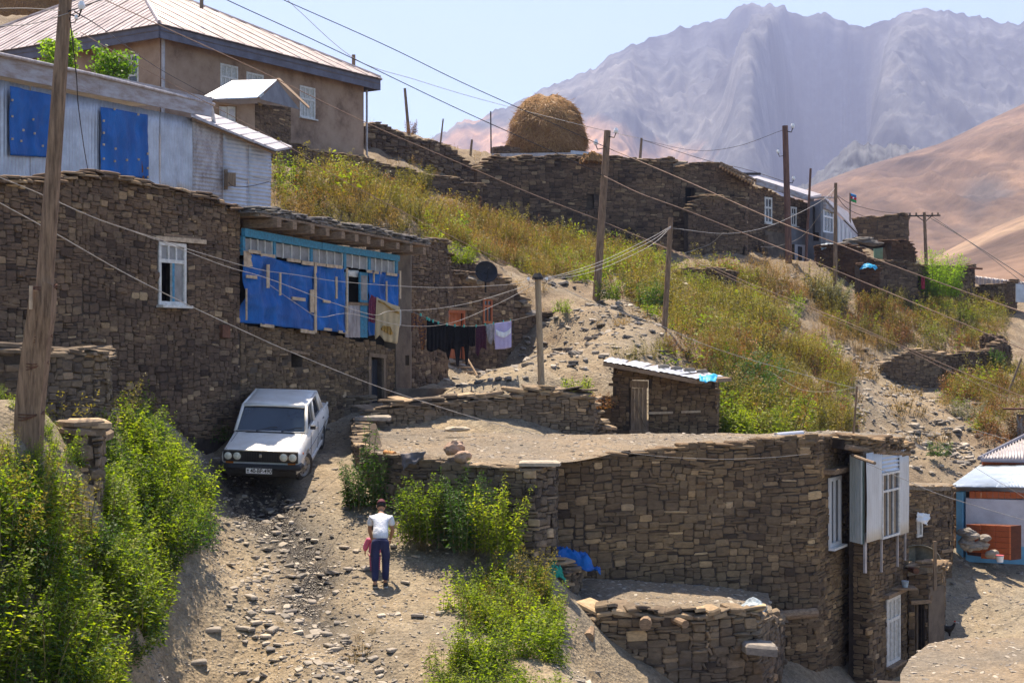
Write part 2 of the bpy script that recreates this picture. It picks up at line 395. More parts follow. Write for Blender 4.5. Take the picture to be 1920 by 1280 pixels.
M['far_rock'] = rock_mat('far_slate_mountain', [(0.34, (0.038, 0.042, 0.052)), (0.5, (0.06, 0.065, 0.073)), (0.66, (0.10, 0.101, 0.103))], 0.0035, 0.002, (0.26, 0.155, 0.09))
M['far_brown'] = rock_mat('brown_grass_hill', [(0.32, (0.10, 0.066, 0.048)), (0.52, (0.145, 0.095, 0.066)), (0.7, (0.19, 0.135, 0.09))], 0.006, 0.004, (0.085, 0.07, 0.065))
def mount_shape(px, t, D):
    # the deep shaded couloir below the saddle, a buttress to its left, a spur to its right
    c = 1545 - (1-t)*70
    g = -190*np.exp(-((px-c)/62)**2)*sst(0.15, 0.7, t)
    g += 190*np.exp(-((px-(c-105))/48)**2)*sst(0.1, 0.75, t)
    g += 60*np.exp(-((px-(c+160))/60)**2)*sst(0.2, 0.8, t)
    g += 90*np.exp(-((px-1130)/90)**2)*sst(0.1, 0.8, t) - 50*np.exp(-((px-1250)/60)**2)*sst(0.2, 0.7, t)
    return g
def mount_shade_cirque(px, t):
    # added corrie under the saddle, its sheer headwall shaped to lie in shade
    c = 1556 - (1-t)*60 + 16*fbm(px/26, t*7, 4, 77); w = np.where(px < c, 62, 88)
    return -430*np.exp(-(np.abs(px-c)/w)**3)*sst(0.22, 0.72, t)*(1-sst(0.88+.03*fbm(px/18, px*0, 4, 79), 0.985, t))*(1+.22*fbm(px/14, t*5, 5, 78, True)) - 120*np.exp(-((px-1395)/40)**2)*sst(0.5, 0.8, t)*(1-sst(0.9, 0.985, t))
def mount_low(px, py):
    return 0.33*sst(150, 330, py)*sst(1620, 1350, px) + 0.22*sst(700, 900, px)*sst(1320, 1000, px)*sst(60, 200, py)
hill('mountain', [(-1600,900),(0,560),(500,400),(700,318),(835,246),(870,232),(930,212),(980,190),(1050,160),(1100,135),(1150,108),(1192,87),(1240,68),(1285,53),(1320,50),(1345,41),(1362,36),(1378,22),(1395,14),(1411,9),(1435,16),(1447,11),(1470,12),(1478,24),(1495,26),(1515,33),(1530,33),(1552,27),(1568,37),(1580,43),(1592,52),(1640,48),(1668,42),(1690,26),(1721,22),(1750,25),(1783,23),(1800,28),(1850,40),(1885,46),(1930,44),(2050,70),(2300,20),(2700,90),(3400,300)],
     1500, 3000, 560, 130, 420, 1.35, M['far_rock'], 1000, 300, 4200, 11, 'hazy grey slate mountain with a shaded couloir below its saddle', jag=4.0, lowfn=mount_low, shape=mount_shape, shade_cirque=mount_shade_cirque)
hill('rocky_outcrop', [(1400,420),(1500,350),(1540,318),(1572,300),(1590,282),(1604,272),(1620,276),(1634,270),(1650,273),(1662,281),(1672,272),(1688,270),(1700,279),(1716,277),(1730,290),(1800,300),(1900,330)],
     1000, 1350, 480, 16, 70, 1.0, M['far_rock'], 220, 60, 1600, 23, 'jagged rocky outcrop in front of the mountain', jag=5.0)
hill('brown_hill', [(1250,520),(1400,430),(1470,380),(1530,345),(1600,318),(1700,288),(1760,270),(1800,252),(1860,222),(1930,190),(2050,110),(2300,20),(2800,-80),(3400,100)],
     500, 1150, 560, 30, 260, 1.15, M['far_brown'], 420, 160, 1700, 37, 'bare brown grassy hill rising to the right', lowfn=lambda px, py: 0.36*np.exp(-((px-1850+(py-350)*0.5)/70)**2)*sst(290, 340, py)*sst(480, 430, py), cr=.45)
hill('near_brown_hill', [(1500,640),(1650,560),(1720,505),(1760,478),(1810,452),(1870,424),(1930,400),(2050,360),(2400,260),(3000,200)],
     260, 560, 620, 5, 150, 1.05, M['far_brown'], 200, 80, 800, 53, 'lower pinkish brown hillside behind the last village walls', cr=.35)

# ---- haze
hz = MB().hexa(*[(x, y, -60) for x, y in ((-4300, -30), (4300, -30), (4300, 4400), (-4300, 4400))], *[(x, y, 960) for x, y in ((-4300, -30), (4300, -30), (4300, 4400), (-4300, 4400))])
m = bpy.data.materials.new('haze_air'); m.use_nodes = True; m.node_tree.nodes.clear()
out = m.node_tree.nodes.new('ShaderNodeOutputMaterial'); pv = m.node_tree.nodes.new('ShaderNodeVolumePrincipled')
pv.inputs['Color'].default_value = (0.54, 0.62, 1.0, 1); pv.inputs['Density'].default_value = 0.00021; pv.inputs['Anisotropy'].default_value = 0.25
m.node_tree.links.new(pv.outputs[0], out.inputs['Volume'])
tag(hz.put('haze', m), 'pale blue air between the village and the mountain', None, None, 'stuff')
# ================================================================== MASONRY
def _col_src(nd, joined, attr='tint'):
    at = nd.new('ShaderNodeAttribute'); at.attribute_name = attr
    at.attribute_type = 'GEOMETRY' if joined else 'OBJECT'; return at.outputs['Fac']
PAL = {
 'brown': [(0.0, (0.055, 0.045, 0.040)), (0.12, (0.10, 0.080, 0.066)), (0.35, (0.145, 0.115, 0.088)), (0.6, (0.185, 0.150, 0.112)), (0.82, (0.235, 0.19, 0.14)), (0.93, (0.33, 0.26, 0.18)), (1.0, (0.42, 0.35, 0.26))],
 'grey': [(0.0, (0.065, 0.060, 0.060)), (0.15, (0.11, 0.098, 0.092)), (0.4, (0.155, 0.138, 0.122)), (0.65, (0.20, 0.178, 0.155)), (0.85, (0.27, 0.235, 0.20)), (0.95, (0.37, 0.31, 0.24)), (1.0, (0.44, 0.38, 0.30))],
 'red': [(0.0, (0.060, 0.045, 0.042)), (0.2, (0.115, 0.083, 0.070)), (0.5, (0.165, 0.120, 0.097)), (0.8, (0.215, 0.165, 0.130)), (0.94, (0.33, 0.25, 0.18)), (1.0, (0.42, 0.33, 0.24))],
 'slab': [(0.0, (0.14, 0.13, 0.125)), (0.5, (0.24, 0.22, 0.20)), (1.0, (0.38, 0.34, 0.29))],
 'dung': [(0.0, (0.045, 0.028, 0.02)), (0.5, (0.085, 0.05, 0.034)), (1.0, (0.13, 0.085, 0.06))],
}
for _k in PAL:
    if _k == 'red': PAL[_k] = [(p, (c[0]*.93, c[1]*1.0, c[2]*1.02)) for p, c in PAL[_k]]
    if _k != 'slab': PAL[_k] = [(p, (c[0]*.95, c[1]*.84, c[2]*.70)) for p, c in PAL[_k]]
def stone_mat(pal, joined):
    m, nd, ln, b = nodes('stone_' + pal + ('_mass' if joined else '')); b.inputs['Roughness'].default_value = 0.9; b.inputs['Specular IOR Level'].default_value = 0.2
    r = ramp(nd, PAL[pal]); ln.new(_col_src(nd, joined), r.inputs[0])
    g = nd.new('ShaderNodeNewGeometry'); mp = nd.new('ShaderNodeMapping'); mp.inputs['Scale'].default_value = (1, 1, 2.2); ln.new(g.outputs['Position'], mp.inputs[0])
    n = noise_tex(nd, ln, 9.0, 8, 0.7, mp.outputs[0], 0.3); rr = ramp(nd, [(0.3, (0.55, 0.55, 0.56)), (0.7, (1.4, 1.36, 1.3))]); ln.new(n.outputs['Fac'], rr.inputs[0])
    n2 = noise_tex(nd, ln, 0.45, 6, 0.65, mp.outputs[0]); r2 = ramp(nd, [(0.34, (0.62, 0.62, 0.66)), (0.5, (0.98, 0.97, 0.96)), (0.66, (1.32, 1.26, 1.12))]); ln.new(n2.outputs['Fac'], r2.inputs[0])
    c = mixc(nd, ln, r.outputs[0], rr.outputs[0], 0.8, 'MULTIPLY'); c = mixc(nd, ln, c, r2.outputs[0], 1.0, 'MULTIPLY')
    ln.new(c, b.inputs['Base Color']); bump(nd, ln, n.outputs['Fac'], 0.6, 0.02, b); return m
for p in PAL: M['s_'+p] = stone_mat(p, False); M['j_'+p] = stone_mat(p, True)
M['mud'] = simple('mud_mortar', (0.115, 0.088, 0.065), 0.98, (0.06, 0.045, 0.035), 6, bmp=0.8, bd=0.03)
M['mud_dark'] = simple('dark_mud_mortar', (0.07, 0.052, 0.04), 0.98, (0.035, 0.027, 0.022), 6, bmp=0.8, bd=0.03)
M['render'] = simple('old_mud_render', (0.155, 0.122, 0.092), 0.97, (0.085, 0.066, 0.052), 2.2, bmp=0.7, bd=0.03)
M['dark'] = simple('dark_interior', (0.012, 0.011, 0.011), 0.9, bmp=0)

def stone_unit(seed, slab=False):
    rg = random.Random(seed); n = 8; ring = []
    for k in range(n):
        a = 2*math.pi*k/n; c, s_ = round(math.cos(a)*1.42), round(math.sin(a)*1.42)
        q_ = rg.uniform(.78, 1.02) if k % 2 else rg.uniform(.94, 1.05)
        ring.append((c*q_*0.5 + (rg.uniform(-.12, .12) if c == 0 else 0), s_*(q_ if k % 2 == 0 else rg.uniform(.80, 1.02))*0.5 + (rg.uniform(-.12, .12) if s_ == 0 else 0)))
    v = []; f = []; j = [rg.uniform(-.18, .18) for _ in range(n)]
    for y, sc in ((-1, 1.0), (0.3, 1.0), (0.85, 0.86)):
        for k, (x, z) in enumerate(ring): v.append((x*sc, y + (j[k] if y > 0 else 0), z*sc))
    v.append((rg.uniform(-.12, .12), 1.0 + rg.uniform(-.08, .12), rg.uniform(-.12, .12)))
    for rr in range(2):
        for k in range(n):
            k2 = (k+1) % n; f.append((rr*n+k, rr*n+k2, (rr+1)*n+k2, (rr+1)*n+k))
    for k in range(n): f.append((2*n+k, 2*n+(k+1) % n, 3*n))
    return np.array(v), [tuple(reversed(q)) for q in f]
UNITS = [stone_unit(i) for i in range(14)]
_unit_me = {}
def unit_mesh(i, mat):
    k = (i, mat.name)
    if k not in _unit_me:
        me = mesh_from('stone', UNITS[i][0], UNITS[i][1]); me.materials.append(mat); _unit_me[k] = me
    return _unit_me[k]

def emit_stones(stones, parent, pal, limit=300, name='stone', massname=None):
    """stones: list of (Matrix 4x4 world, tint, unit). The largest seen become parts, the rest one joined part"""
    def key(s):
        m = s[0]; d = max(m.translation.y, 1.0); return -(m.col[0].length * max(m.col[2].length, 0.4*m.col[1].length)) / d**2
    stones = sorted(stones, key=key); org = ORG[parent.name]; T = Matrix.Translation(-org)
    for m, t, u in stones[:limit]:
        o = bpy.data.objects.new(name, unit_mesh(u, M['s_'+pal])); COL.objects.link(o)
        o.parent = parent; o.matrix_basis = T @ m; o['tint'] = t
    rest = stones[limit:]
    if not rest: return
    V = []; Fc = []; tt = []; b = 0
    for m, t, u in rest:
        uv, uf = UNITS[u]; mm = np.array(m); V.append(uv @ mm[:3, :3].T + mm[:3, 3]); 
        Fc += [tuple(b+i for i in q) for q in uf]; tt += [t]*len(uf); b += len(uv)
    me = mesh_from(massname or (name + '_mass'), np.concatenate(V), Fc)
    a = me.attributes.new('tint', 'FLOAT', 'FACE'); a.data.foreach_set('value', np.array(tt, np.float32))
    o = link(massname or (name + '_mass'), me, M['j_'+pal], parent); o['kind'] = 'stuff'

def frame_at(path, s):
    """path [(X,Y,zb,zt)], arc length s -> point, unit direction, zb, zt"""
    for (a, b) in zip(path[:-1], path[1:]):
        L = math.hypot(b[0]-a[0], b[1]-a[1])
        if s <= L or b is path[-1]:
            t = max(-0.1, min(1.1, s/L)) if L > 0 else 0; tc = max(0, min(1, t))
            return Vector((a[0]+(b[0]-a[0])*t, a[1]+(b[1]-a[1])*t, 0)), Vector(((b[0]-a[0])/L, (b[1]-a[1])/L, 0)), a[2]+(b[2]-a[2])*tc, a[3]+(b[3]-a[3])*tc
        s -= L
def plen(path): return sum(math.hypot(b[0]-a[0], b[1]-a[1]) for a, b in zip(path[:-1], path[1:]))
def pix_path(pts):
    """[(px, y_top, y_bottom, d)] -> [(X,Y,zb,zt)]"""
    return [((x-960)/F*d, d, (640-yb)/F*d, (640-yt)/F*d) for x, yt, yb, d in pts]
def s_of_px(path, px):
    """arc length at which the path crosses the photo column px"""
    s = 0; t0 = (px-960)/F
    for a, b in zip(path[:-1], path[1:]):
        L = math.hypot(b[0]-a[0], b[1]-a[1]); ga = a[0]-t0*a[1]; gb = b[0]-t0*b[1]
        if ga*gb <= 0 and ga != gb: return s + L*ga/(ga-gb)
        s += L
    a, b = path[0], path[1]; L0 = math.hypot(b[0]-a[0], b[1]-a[1]); ga = a[0]-t0*a[1]; gb = b[0]-t0*b[1]; k0 = L0*ga/(ga-gb)
    if abs(k0) < 1: return k0
    a, b = path[-2], path[-1]; L1 = math.hypot(b[0]-a[0], b[1]-a[1]); ga = a[0]-t0*a[1]; gb = b[0]-t0*b[1]
    return s - L1 + L1*ga/(ga-gb)
def z_of(path, s, py):
    p, u, zb, zt = frame_at(path, s); return (640-py)/F*p.y
def hole_px(path, x0, x1, y0, y1):
    s0, s1 = s_of_px(path, x0), s_of_px(path, x1); sm = (s0+s1)/2
    return (s0, s1, z_of(path, sm, y1), z_of(path, sm, y0))

def backing(path, th, holes, rag=0.0, seed=0, step=0.35, name='wall_core'):
    """the solid wall behind the stone faces, with real openings"""
    L = plen(path); br = {0.0, L}
    acc = 0; cum = [0]
    for a, b in zip(path[:-1], path[1:]): acc += math.hypot(b[0]-a[0], b[1]-a[1]); br.add(min(acc, L)); cum.append(acc)
    for h in holes: br.add(max(0, min(L, h[0]))); br.add(max(0, min(L, h[1])))
    n = max(1, int(L/step)); br |= {L*i/n for i in range(n+1)}
    br = sorted(br); bs = [br[0]]
    for x in br[1:]:
        if x - bs[-1] > 0.02 or any(abs(x-k) < 1e-6 for k in cum) or any(abs(x-h[0]) < 1e-6 or abs(x-h[1]) < 1e-6 for h in holes): bs.append(x)
    def ztop(s, zt): return zt + rag*float(vn(s*1.3, seed*3.7, seed)) 
    mb = MB()
    for s0, s1 in zip(bs[:-1], bs[1:]):
        if s1 - s0 < 1e-4: continue
        e = 1e-5
        p0, u0, b0, t0 = frame_at(path, s0+e); p1, u1, b1, t1 = frame_at(path, s1-e); n0 = Vector((u0.y, -u0.x, 0)); n1 = n0
        for k in (0, 1):     # mitre at the corners so that no end pokes through the next face
            for ci, cl in enumerate(cum[1:-1]):
                if abs((s0, s1)[k]-cl) < 1e-3:
                    ua = frame_at(path, cl-1e-3)[1]; ub = frame_at(path, cl+1e-3)[1]; mv = Vector((ua.y, -ua.x, 0))+Vector((ub.y, -ub.x, 0))
                    mv = mv.normalized()*min(1.6, 2/max(mv.length, .6)) if mv.length > .1 else n0
                    if k == 0: n0 = mv
                    else: n1 = mv
        t0 = ztop(s0, t0); t1 = ztop(s1, t1); sm = (s0+s1)/2
        iv = [(None, None)]; cuts = sorted([(h[2], h[3]) for h in holes if h[0]-1e-6 <= sm <= h[1]+1e-6])
        zs = [(b0, b1)]
        for c0, c1 in cuts: zs += [(c0, c0), (c1, c1)]
        zs.append((t0, t1))
        for i in range(0, len(zs), 2):
            (a0, a1), (c0, c1) = zs[i], zs[i+1]
            if c0 <= a0 + 1e-4 and c1 <= a1 + 1e-4: continue
            q = [p0, p1, p1 - n1*th, p0 - n0*th]
            lo = [a0, a1, a1, a0]; hi = [c0, c1, c1, c0]
            mb.hexa(*[Vector((k.x, k.y, z)) for k, z in zip(q, lo)], *[Vector((k.x, k.y, z)) for k, z in zip(q, hi)])
    return mb

def lay(path, holes, rng, hc=(.09, .2), ws=(.14, .42), prot=0.035, warp=0.10, skip=0.0, bias=0.0, rag=0.0, seed=0, herring=0.0):
    """rubble stones of mixed size packed over the face of the wall"""
    L = plen(path); zmin = min(p[2] for p in path)-0.1; zmax = max(p[3] for p in path)+0.2; out = []
    g = max(.035, hc[0]*.58); nx = int(L/g)+1; nz = int((zmax-zmin)/g)+1; occ = np.zeros((nz, nx), bool)
    w0, w1 = max(2, int(ws[0]/g)), max(3, int(round(ws[1]/g))); h0, h1 = 1, max(2, int(round(hc[1]/g)))
    field = fbm(np.arange(nx)[None, :]*g*.6, np.arange(nz)[:, None]*g*1.5, 3, seed+50)
    cells = []
    for r in range(nz):
        c = 0
        while c < nx:
            if occ[r, c]: c += 1; continue
            f = field[r, c]; big = rng.random() < .10+.25*max(0, f)
            h = rng.randint(max(h0, h1-1), h1) if big else (1 if rng.random() < .50-.35*f else rng.randint(h0+1, max(h0+1, h1-1)))
            w = max(2, int(rng.triangular(w0, w1+1, w0+.35*(w1-w0)))) if h > 1 else rng.randint(w0+1, w1+2)
            if h > 1: w = max(w, int(h*rng.uniform(1.1, 1.9)+.5))
            if herring and h >= 2 and rng.random() < herring*.6: w = 1
            w = min(w, nx-c); k = 0
            while k < w and not occ[r, c+k]: k += 1
            run = k
            while c+run < nx and not occ[r, c+run] and run < w+3: run += 1
            if run-k in (1,) and k == w: k = run
            if k < h and not (herring and w == 1): h = max(1, k-1)
            w = k
            if nx-c-w == 1: w += 1
            w = max(1, min(w, nx-c)); hh = 1
            while hh < h and r+hh < nz and not occ[r+hh, c:c+w].any(): hh += 1
            occ[r:r+hh, c:c+w] = True; cells.append((c*g, w*g, zmin+r*g, hh*g)); c += w
    for (cs, cw, cz, ch) in cells:
        her = herring > 0 and cw < g*1.5 and ch > g*1.5
        sm = cs+cw/2; zm = cz+ch/2
        zw = zm + warp*float(vn(sm*0.55, zm*0.8, seed+3)) + warp*.35*float(vn(sm*2.1, zm*2, seed+5)); sl = warp*0.5*(float(vn((sm+.2)*0.55, zm*0.8, seed+3))-float(vn((sm-.2)*0.55, zm*0.8, seed+3)))/.4
        cs += warp*.3*float(vn(sm*1.1, zm*1.3, seed+8)); sm = cs+cw/2
        if sm < 0.02 or sm > L-0.02: continue
        a0, a1 = max(cs, 0.0), min(cs+cw, L); ok = True
        for hl in holes:
            if hl[2]-ch*.45 < zw < hl[3]+ch*.45:
                if hl[0] <= (a0+a1)/2 <= hl[1]: ok = False; break
                if a1 > hl[0] > a0: a1 = hl[0]
                if a0 < hl[1] < a1: a0 = hl[1]
        if not ok or a1-a0 < .03 or rng.random() < skip: continue
        sm = (a0+a1)/2; cw2 = a1-a0; p, u, zb, zt = frame_at(path, sm)
        if zw - ch*.3 > zt + rag*float(vn(sm*1.3, seed*3.7, seed)) or zw < zb-.05: continue
        nn = Vector((u.y, -u.x, 0)); ang = math.atan(sl) + rng.gauss(0, .05)
        if her: ang += 0.45*(1 if int(cz/g/3) % 2 else -1)
        ux = u*math.cos(ang)+Vector((0, 0, 1))*math.sin(ang); uz = Vector((0, 0, 1))*math.cos(ang)-u*math.sin(ang)
        pr = prot*rng.uniform(.3, 1.0)*(1.8 if rng.random() < .08 else 1)
        c = p + Vector((0, 0, zw)); yy = (nn + u*rng.uniform(-.15, .15) + Vector((0, 0, rng.uniform(-.15, .15)))).normalized()
        kx = cw2*rng.uniform(.95, 1.03); kz = ch*rng.uniform(.92, 1.04)
        m = Matrix.Translation(c) @ Matrix(((ux.x*kx, yy.x*pr, uz.x*kz), (ux.y*kx, yy.y*pr, uz.y*kz), (ux.z*kx, yy.z*pr, uz.z*kz))).to_4x4()
        t = rng.gauss(.45+bias, .17) + .10*float(vn(sm*.7, zw*.9, seed+70))
        if rng.random() < .06: t = rng.choice((.02, .05, .88, .93, 1.0))
        out.append((m, min(1, max(0, t)), rng.randrange(14)))
    return out

def slabs(path, rng, th=0.35, w=(.25, .6), t=(.035, .08), over=0.08, rows=2, lift=0.0, rag=0.0, seed=0, tiltv=.1, bias=.15):
    """flat capping stones laid on top of a wall"""
    L = plen(path); out = []
    for r in range(rows):
        s = rng.uniform(-.2, 0)
        while s < L:
            cw = rng.uniform(*w); sm = min(max(s+cw/2, .05), L-.05); p, u, zb, zt = frame_at(path, sm); nn = Vector((u.y, -u.x, 0))
            hh = rng.uniform(*t); dep = th*rng.uniform(.55, 1.15)
            a = rng.uniform(-tiltv, tiltv); rot = Matrix.Rotation(rng.uniform(-.4, .4), 3, 'Z') @ Matrix.Rotation(a, 3, u) @ Matrix.Rotation(rng.uniform(-tiltv, tiltv), 3, nn)
            c = p + nn*(over - dep*.5 + rng.uniform(-.06, .06)) + Vector((0, 0, zt + rag*float(vn(sm*1.3, seed*3.7, seed)) + lift + r*t[1]*.9 + hh*.3))
            ux = rot @ u * cw*1.05; uy = rot @ nn * dep; uz = rot @ Vector((0, 0, 1))
            # the slab's broad face points up: local y is the vertical
            m = Matrix.Translation(c) @ Matrix(((ux.x, uz.x*hh*.5, -uy.x), (ux.y, uz.y*hh*.5, -uy.y), (ux.z, uz.z*hh*.5, -uy.z))).to_4x4()
            out.append((m, min(1, max(0, rng.gauss(.55+bias, .2))), rng.randrange(14)))
            s += cw*rng.uniform(.6, 1.0)
    return out

def masonry(parent, pts, pal='brown', seed=1, th=.45, holes_px=(), limit=300, hc=(.09, .2), ws=(.14, .42), prot=.035, cap=True, rag=.06, wall_name='wall',
            capargs=None, mortar='mud_dark', raw=None, holes=None, warp=.1, skip=0.0, bias=0.0, herring=.06, base_extra=1.0, low=.25):
    """a rubble wall: core + stones (+ capping). Returns (wall object, path, holes)"""
    rng = random.Random(seed*101+7); path = raw or pix_path(pts)
    hl = [hole_px(path, *h) for h in holes_px] + list(holes or [])
    deep = [(x, y, zb-base_extra, zt) for x, y, zb, zt in path]
    mb = backing(deep, th, hl, rag, seed)
    w = mb.put(wall_name, M[mortar], parent)
    st = lay([(x, y, zb-low, zt) for x, y, zb, zt in path], hl, rng, hc, ws, prot, warp, skip, bias, rag, seed, herring)
    if cap: st += slabs(path, rng, rag=rag, seed=seed, **(capargs or {}))
    emit_stones(st, w, pal, limit)
    return w, path, hl

def free_wall(label, pts, pal='grey', seed=1, group=None, name='dry_stone_wall', **k):
    """a free-standing wall is a thing: its core is the top-level object"""
    rng = random.Random(seed*101+7); path = k.pop('raw', None) or pix_path(pts); th = k.get('th', .45); rag = k.get('rag', .08)
    mid = frame_at(path, plen(path)/2); org = (mid[0].x, mid[0].y, mid[2])
    deep = [(x, y, zb-1.0, zt) for x, y, zb, zt in path]
    w = backing(deep, th, [], rag, seed).put(name, M[k.get('mortar', 'mud')], None, origin=org)
    tag(w, label, 'wall', group)
    st = lay([(x, y, zb-.25, zt) for x, y, zb, zt in path], [], rng, k.get('hc', (.07, .17)), k.get('ws', (.12, .38)), k.get('prot', .05), k.get('warp', .12), 0, k.get('bias', 0), rag, seed, k.get('herring', .1))
    if k.get('cap', True): st += slabs(path, rng, rag=rag, seed=seed, **{**dict(th=th+.1), **(k.get('capargs') or {})})
    emit_stones(st, w, pal, k.get('limit', 300)); return w, path

# ---- joinery
def window(parent, path, hole, fm, gm, nx=2, rows=((0.0, 1.0),), fw=.06, inset=.06, depth=.07, sill=None, name='window', bars=None, skip_panes=()):
    """frame with real panes in a wall opening. rows: (z0,z1) shares of height; bars: panes across each row"""
    s0, s1, z0, z1 = hole; p, u, _, _ = frame_at(path, (s0+s1)/2); n = Vector((u.y, -u.x, 0)); Z = Vector((0, 0, 1))
    w = (s1-s0); h = z1-z0; c = p - n*inset + Z*z0; c = Vector((c.x, c.y, z0))
    def at(a, b, o=0): return c + u*a + Z*b + n*o
    mb = MB()
    def bar(a0, a1, b0, b1, d=depth, o=0): mb.box(at((a0+a1)/2, (b0+b1)/2, o), u*(a1-a0)/2, n*d/2, Z*(b1-b0)/2)
    bar(-w/2, -w/2+fw, 0, h); bar(w/2-fw, w/2, 0, h); bar(-w/2+fw, w/2-fw, 0, fw); bar(-w/2+fw, w/2-fw, h-fw, h)
    panes = []; bars = bars or [nx]*len(rows)
    for k, ((r0, r1), nb) in enumerate(zip(rows, bars)):
        b0 = max(fw, r0*h); b1 = min(h-fw, r1*h)
        if k: bar(-w/2+fw, w/2-fw, b0-fw*.5, b0+fw*.5, depth*.9); b0 += fw*.5
        if k < len(rows)-1: b1 -= fw*.5
        iw = w-2*fw
        for j in range(nb):
            a0 = -w/2+fw+iw*j/nb; a1 = a0+iw/nb; g = fw*.28
            if j: bar(a0-g, a0+g, b0, b1, depth*.7)
            panes.append((a0+(g if j else 0), a1-(g if j < nb-1 else 0), b0, b1))
    o = mb.put(name, fm, parent)
    for i, (a0, a1, b0, b1) in enumerate(panes):
        if i in skip_panes: continue
        q = MB().box(at((a0+a1)/2, (b0+b1)/2, -depth*.12), u*(a1-a0)/2, n*.004, Z*(b1-b0)/2); q.put('pane', gm, o)
    if sill: MB().box(at(0, -.03, .06), u*(w/2+.05), n*.10, Z*.025).put('sill', sill, o)
    # the dark room behind
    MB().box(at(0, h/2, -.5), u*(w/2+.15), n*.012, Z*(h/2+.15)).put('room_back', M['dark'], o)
    return o
def board(parent, path, s0, s1, z0, z1, out, thick, mat, name='board', tilt=0.0):
    p, u, _, _ = frame_at(path, (s0+s1)/2); n = Vector((u.y, -u.x, 0)); Z = Vector((0, 0, 1))
    ux = u*math.cos(tilt)+Z*math.sin(tilt); uz = Z*math.cos(tilt)-u*math.sin(tilt)
    c = Vector((p.x, p.y, (z0+z1)/2)) + n*(out+thick/2)
    return MB().box(c, ux*(s1-s0)/2, n*thick/2, uz*(z1-z0)/2).put(name, mat, parent)
def corrugated(parent, c0, ux, uy, w, h, mat, pitch=.09, amp=.012, name='metal_sheet', along='x', solid=.004, seed=0, dent=.01):
    """a corrugated sheet: corner c0, axes ux (across) and uy (up), ribs repeat along x (or y)"""
    c0 = Vector(c0); ux = Vector(ux).normalized(); uy = Vector(uy).normalized(); nn = ux.cross(uy)
    if along == 'x':
        k = max(6, int(w/pitch*4)); g = []
        for j in range(7):
            row = []
            for i in range(k+1):
                x = w*i/k; y = h*j/6
                row.append(c0+ux*x+uy*y+nn*(amp*math.sin(2*math.pi*x/pitch)+dent*float(vn(x*1.3+seed, y*1.1, seed))))
            g.append(row)
    else:
        k = max(6, int(h/pitch*4)); g = []
        for j in range(k+1):
            y = h*j/k; g.append([c0+ux*(w*i/6)+uy*y+nn*(amp*math.sin(2*math.pi*y/pitch)+dent*float(vn(w*i/6*1.3+seed, y*1.1, seed))) for i in range(7)])
    return MB().quadgrid(g).put(name, mat, parent, solid=solid, smooth=True)
def gravel_roof(name, outline, mat, parent=None, th=.25, res=.12, dome=.05, seed=0, label=None, tilt=None, amp=.035):
    """an uneven earth roof: outline [(x,y,z)] as a slab with a lumpy top"""
    pts = [Vector(p) for p in outline]; bm = bmesh.new()
    vs = [bm.verts.new(p) for p in pts]; f = bm.faces.new(vs); bmesh.ops.triangulate(bm, faces=[f])
    for _ in range(7):
        es = [e for e in bm.edges if e.calc_length() > res*2.2]
        if not es or len(bm.verts) > 9000: break
        bmesh.ops.subdivide_edges(bm, edges=es, cuts=1); bmesh.ops.triangulate(bm, faces=bm.faces[:])
    bd = {v for e in bm.edges if e.is_boundary for v in e.verts}
    for v in bm.verts:
        a = float(fbm(v.co.x*.8, v.co.y*.8, 4, seed))*amp*2 + float(fbm(v.co.x*4, v.co.y*4, 2, seed+1))*amp*.4
        v.co.z += a*(.5 if v in bd else 1) + (0 if v in bd else dome)
    bmesh.ops.recalc_face_normals(bm, faces=bm.faces[:])
    if sum(f.normal.z for f in bm.faces) < 0: bmesh.ops.reverse_faces(bm, faces=bm.faces[:])
    be = [e for e in bm.edges if e.is_boundary]
    r = bmesh.ops.extrude_edge_only(bm, edges=be); nv = [g for g in r['geom'] if isinstance(g, bmesh.types.BMVert)]
    for v in nv: v.co.z -= th
    me = bpy.data.meshes.new(name); bm.to_mesh(me); bm.free()
    return link(name, me, mat, parent)
# ================================================================== BUILDINGS
M['wood'] = simple('weathered_wood', (0.26, 0.19, 0.13), 0.85, (0.13, 0.09, 0.06), 5, (6, 6, 0.8), bmp=.5)
M['wood_h'] = simple('weathered_beam', (0.30, 0.21, 0.135), 0.85, (0.15, 0.10, 0.065), 5, (2, 2, 7), bmp=.5)
M['pole'] = simple('old_pole_wood', (0.29, 0.195, 0.125), 0.85, (0.11, 0.07, 0.045), 4, (7, 7, 0.7), bmp=.6, bd=.02)
M['pole_red'] = simple('reddish_pole', (0.20, 0.105, 0.075), 0.8, (0.10, 0.055, 0.045), 3, (4, 4, .6), bmp=.4)
M['batten'] = simple('raw_batten', (0.58, 0.45, 0.31), 0.8, (0.36, 0.27, 0.19), 9)
M['blue_paint'] = simple('faded_blue_paint', (0.05, 0.25, 0.42), 0.6, (0.035, 0.15, 0.25), 6, (3, 3, 3), bmp=.2, stops=[(.3, (.10, .13, .14)), (.42, (.04, .19, .31)), (.65, (.06, .29, .46))])
M['tarp'] = simple('blue_tarpaulin', (0.0, 0.125, 0.45), 0.5, (0.0, 0.065, 0.27), 1.6, stretch=(1, 1, .5), bmp=.9, bd=.10, spec=.35, detail=8)
M['tarp_green'] = simple('green_tarpaulin', (0.01, 0.25, 0.17), 0.6, (0.008, 0.17, 0.12), 3)
M['white_paint'] = simple('white_paint', (0.72, 0.71, 0.68), 0.55, (0.50, 0.48, 0.45), 9)
M['pvc'] = simple('white_window_plastic', (0.82, 0.83, 0.85), 0.35, (0.75, 0.76, 0.78), 4, bmp=0)
M['tin'] = simple('galvanised_tin', (0.50, 0.53, 0.60), 0.42, (0.36, 0.37, 0.42), 2.0, metal=.35, bmp=.15, spec=.5)
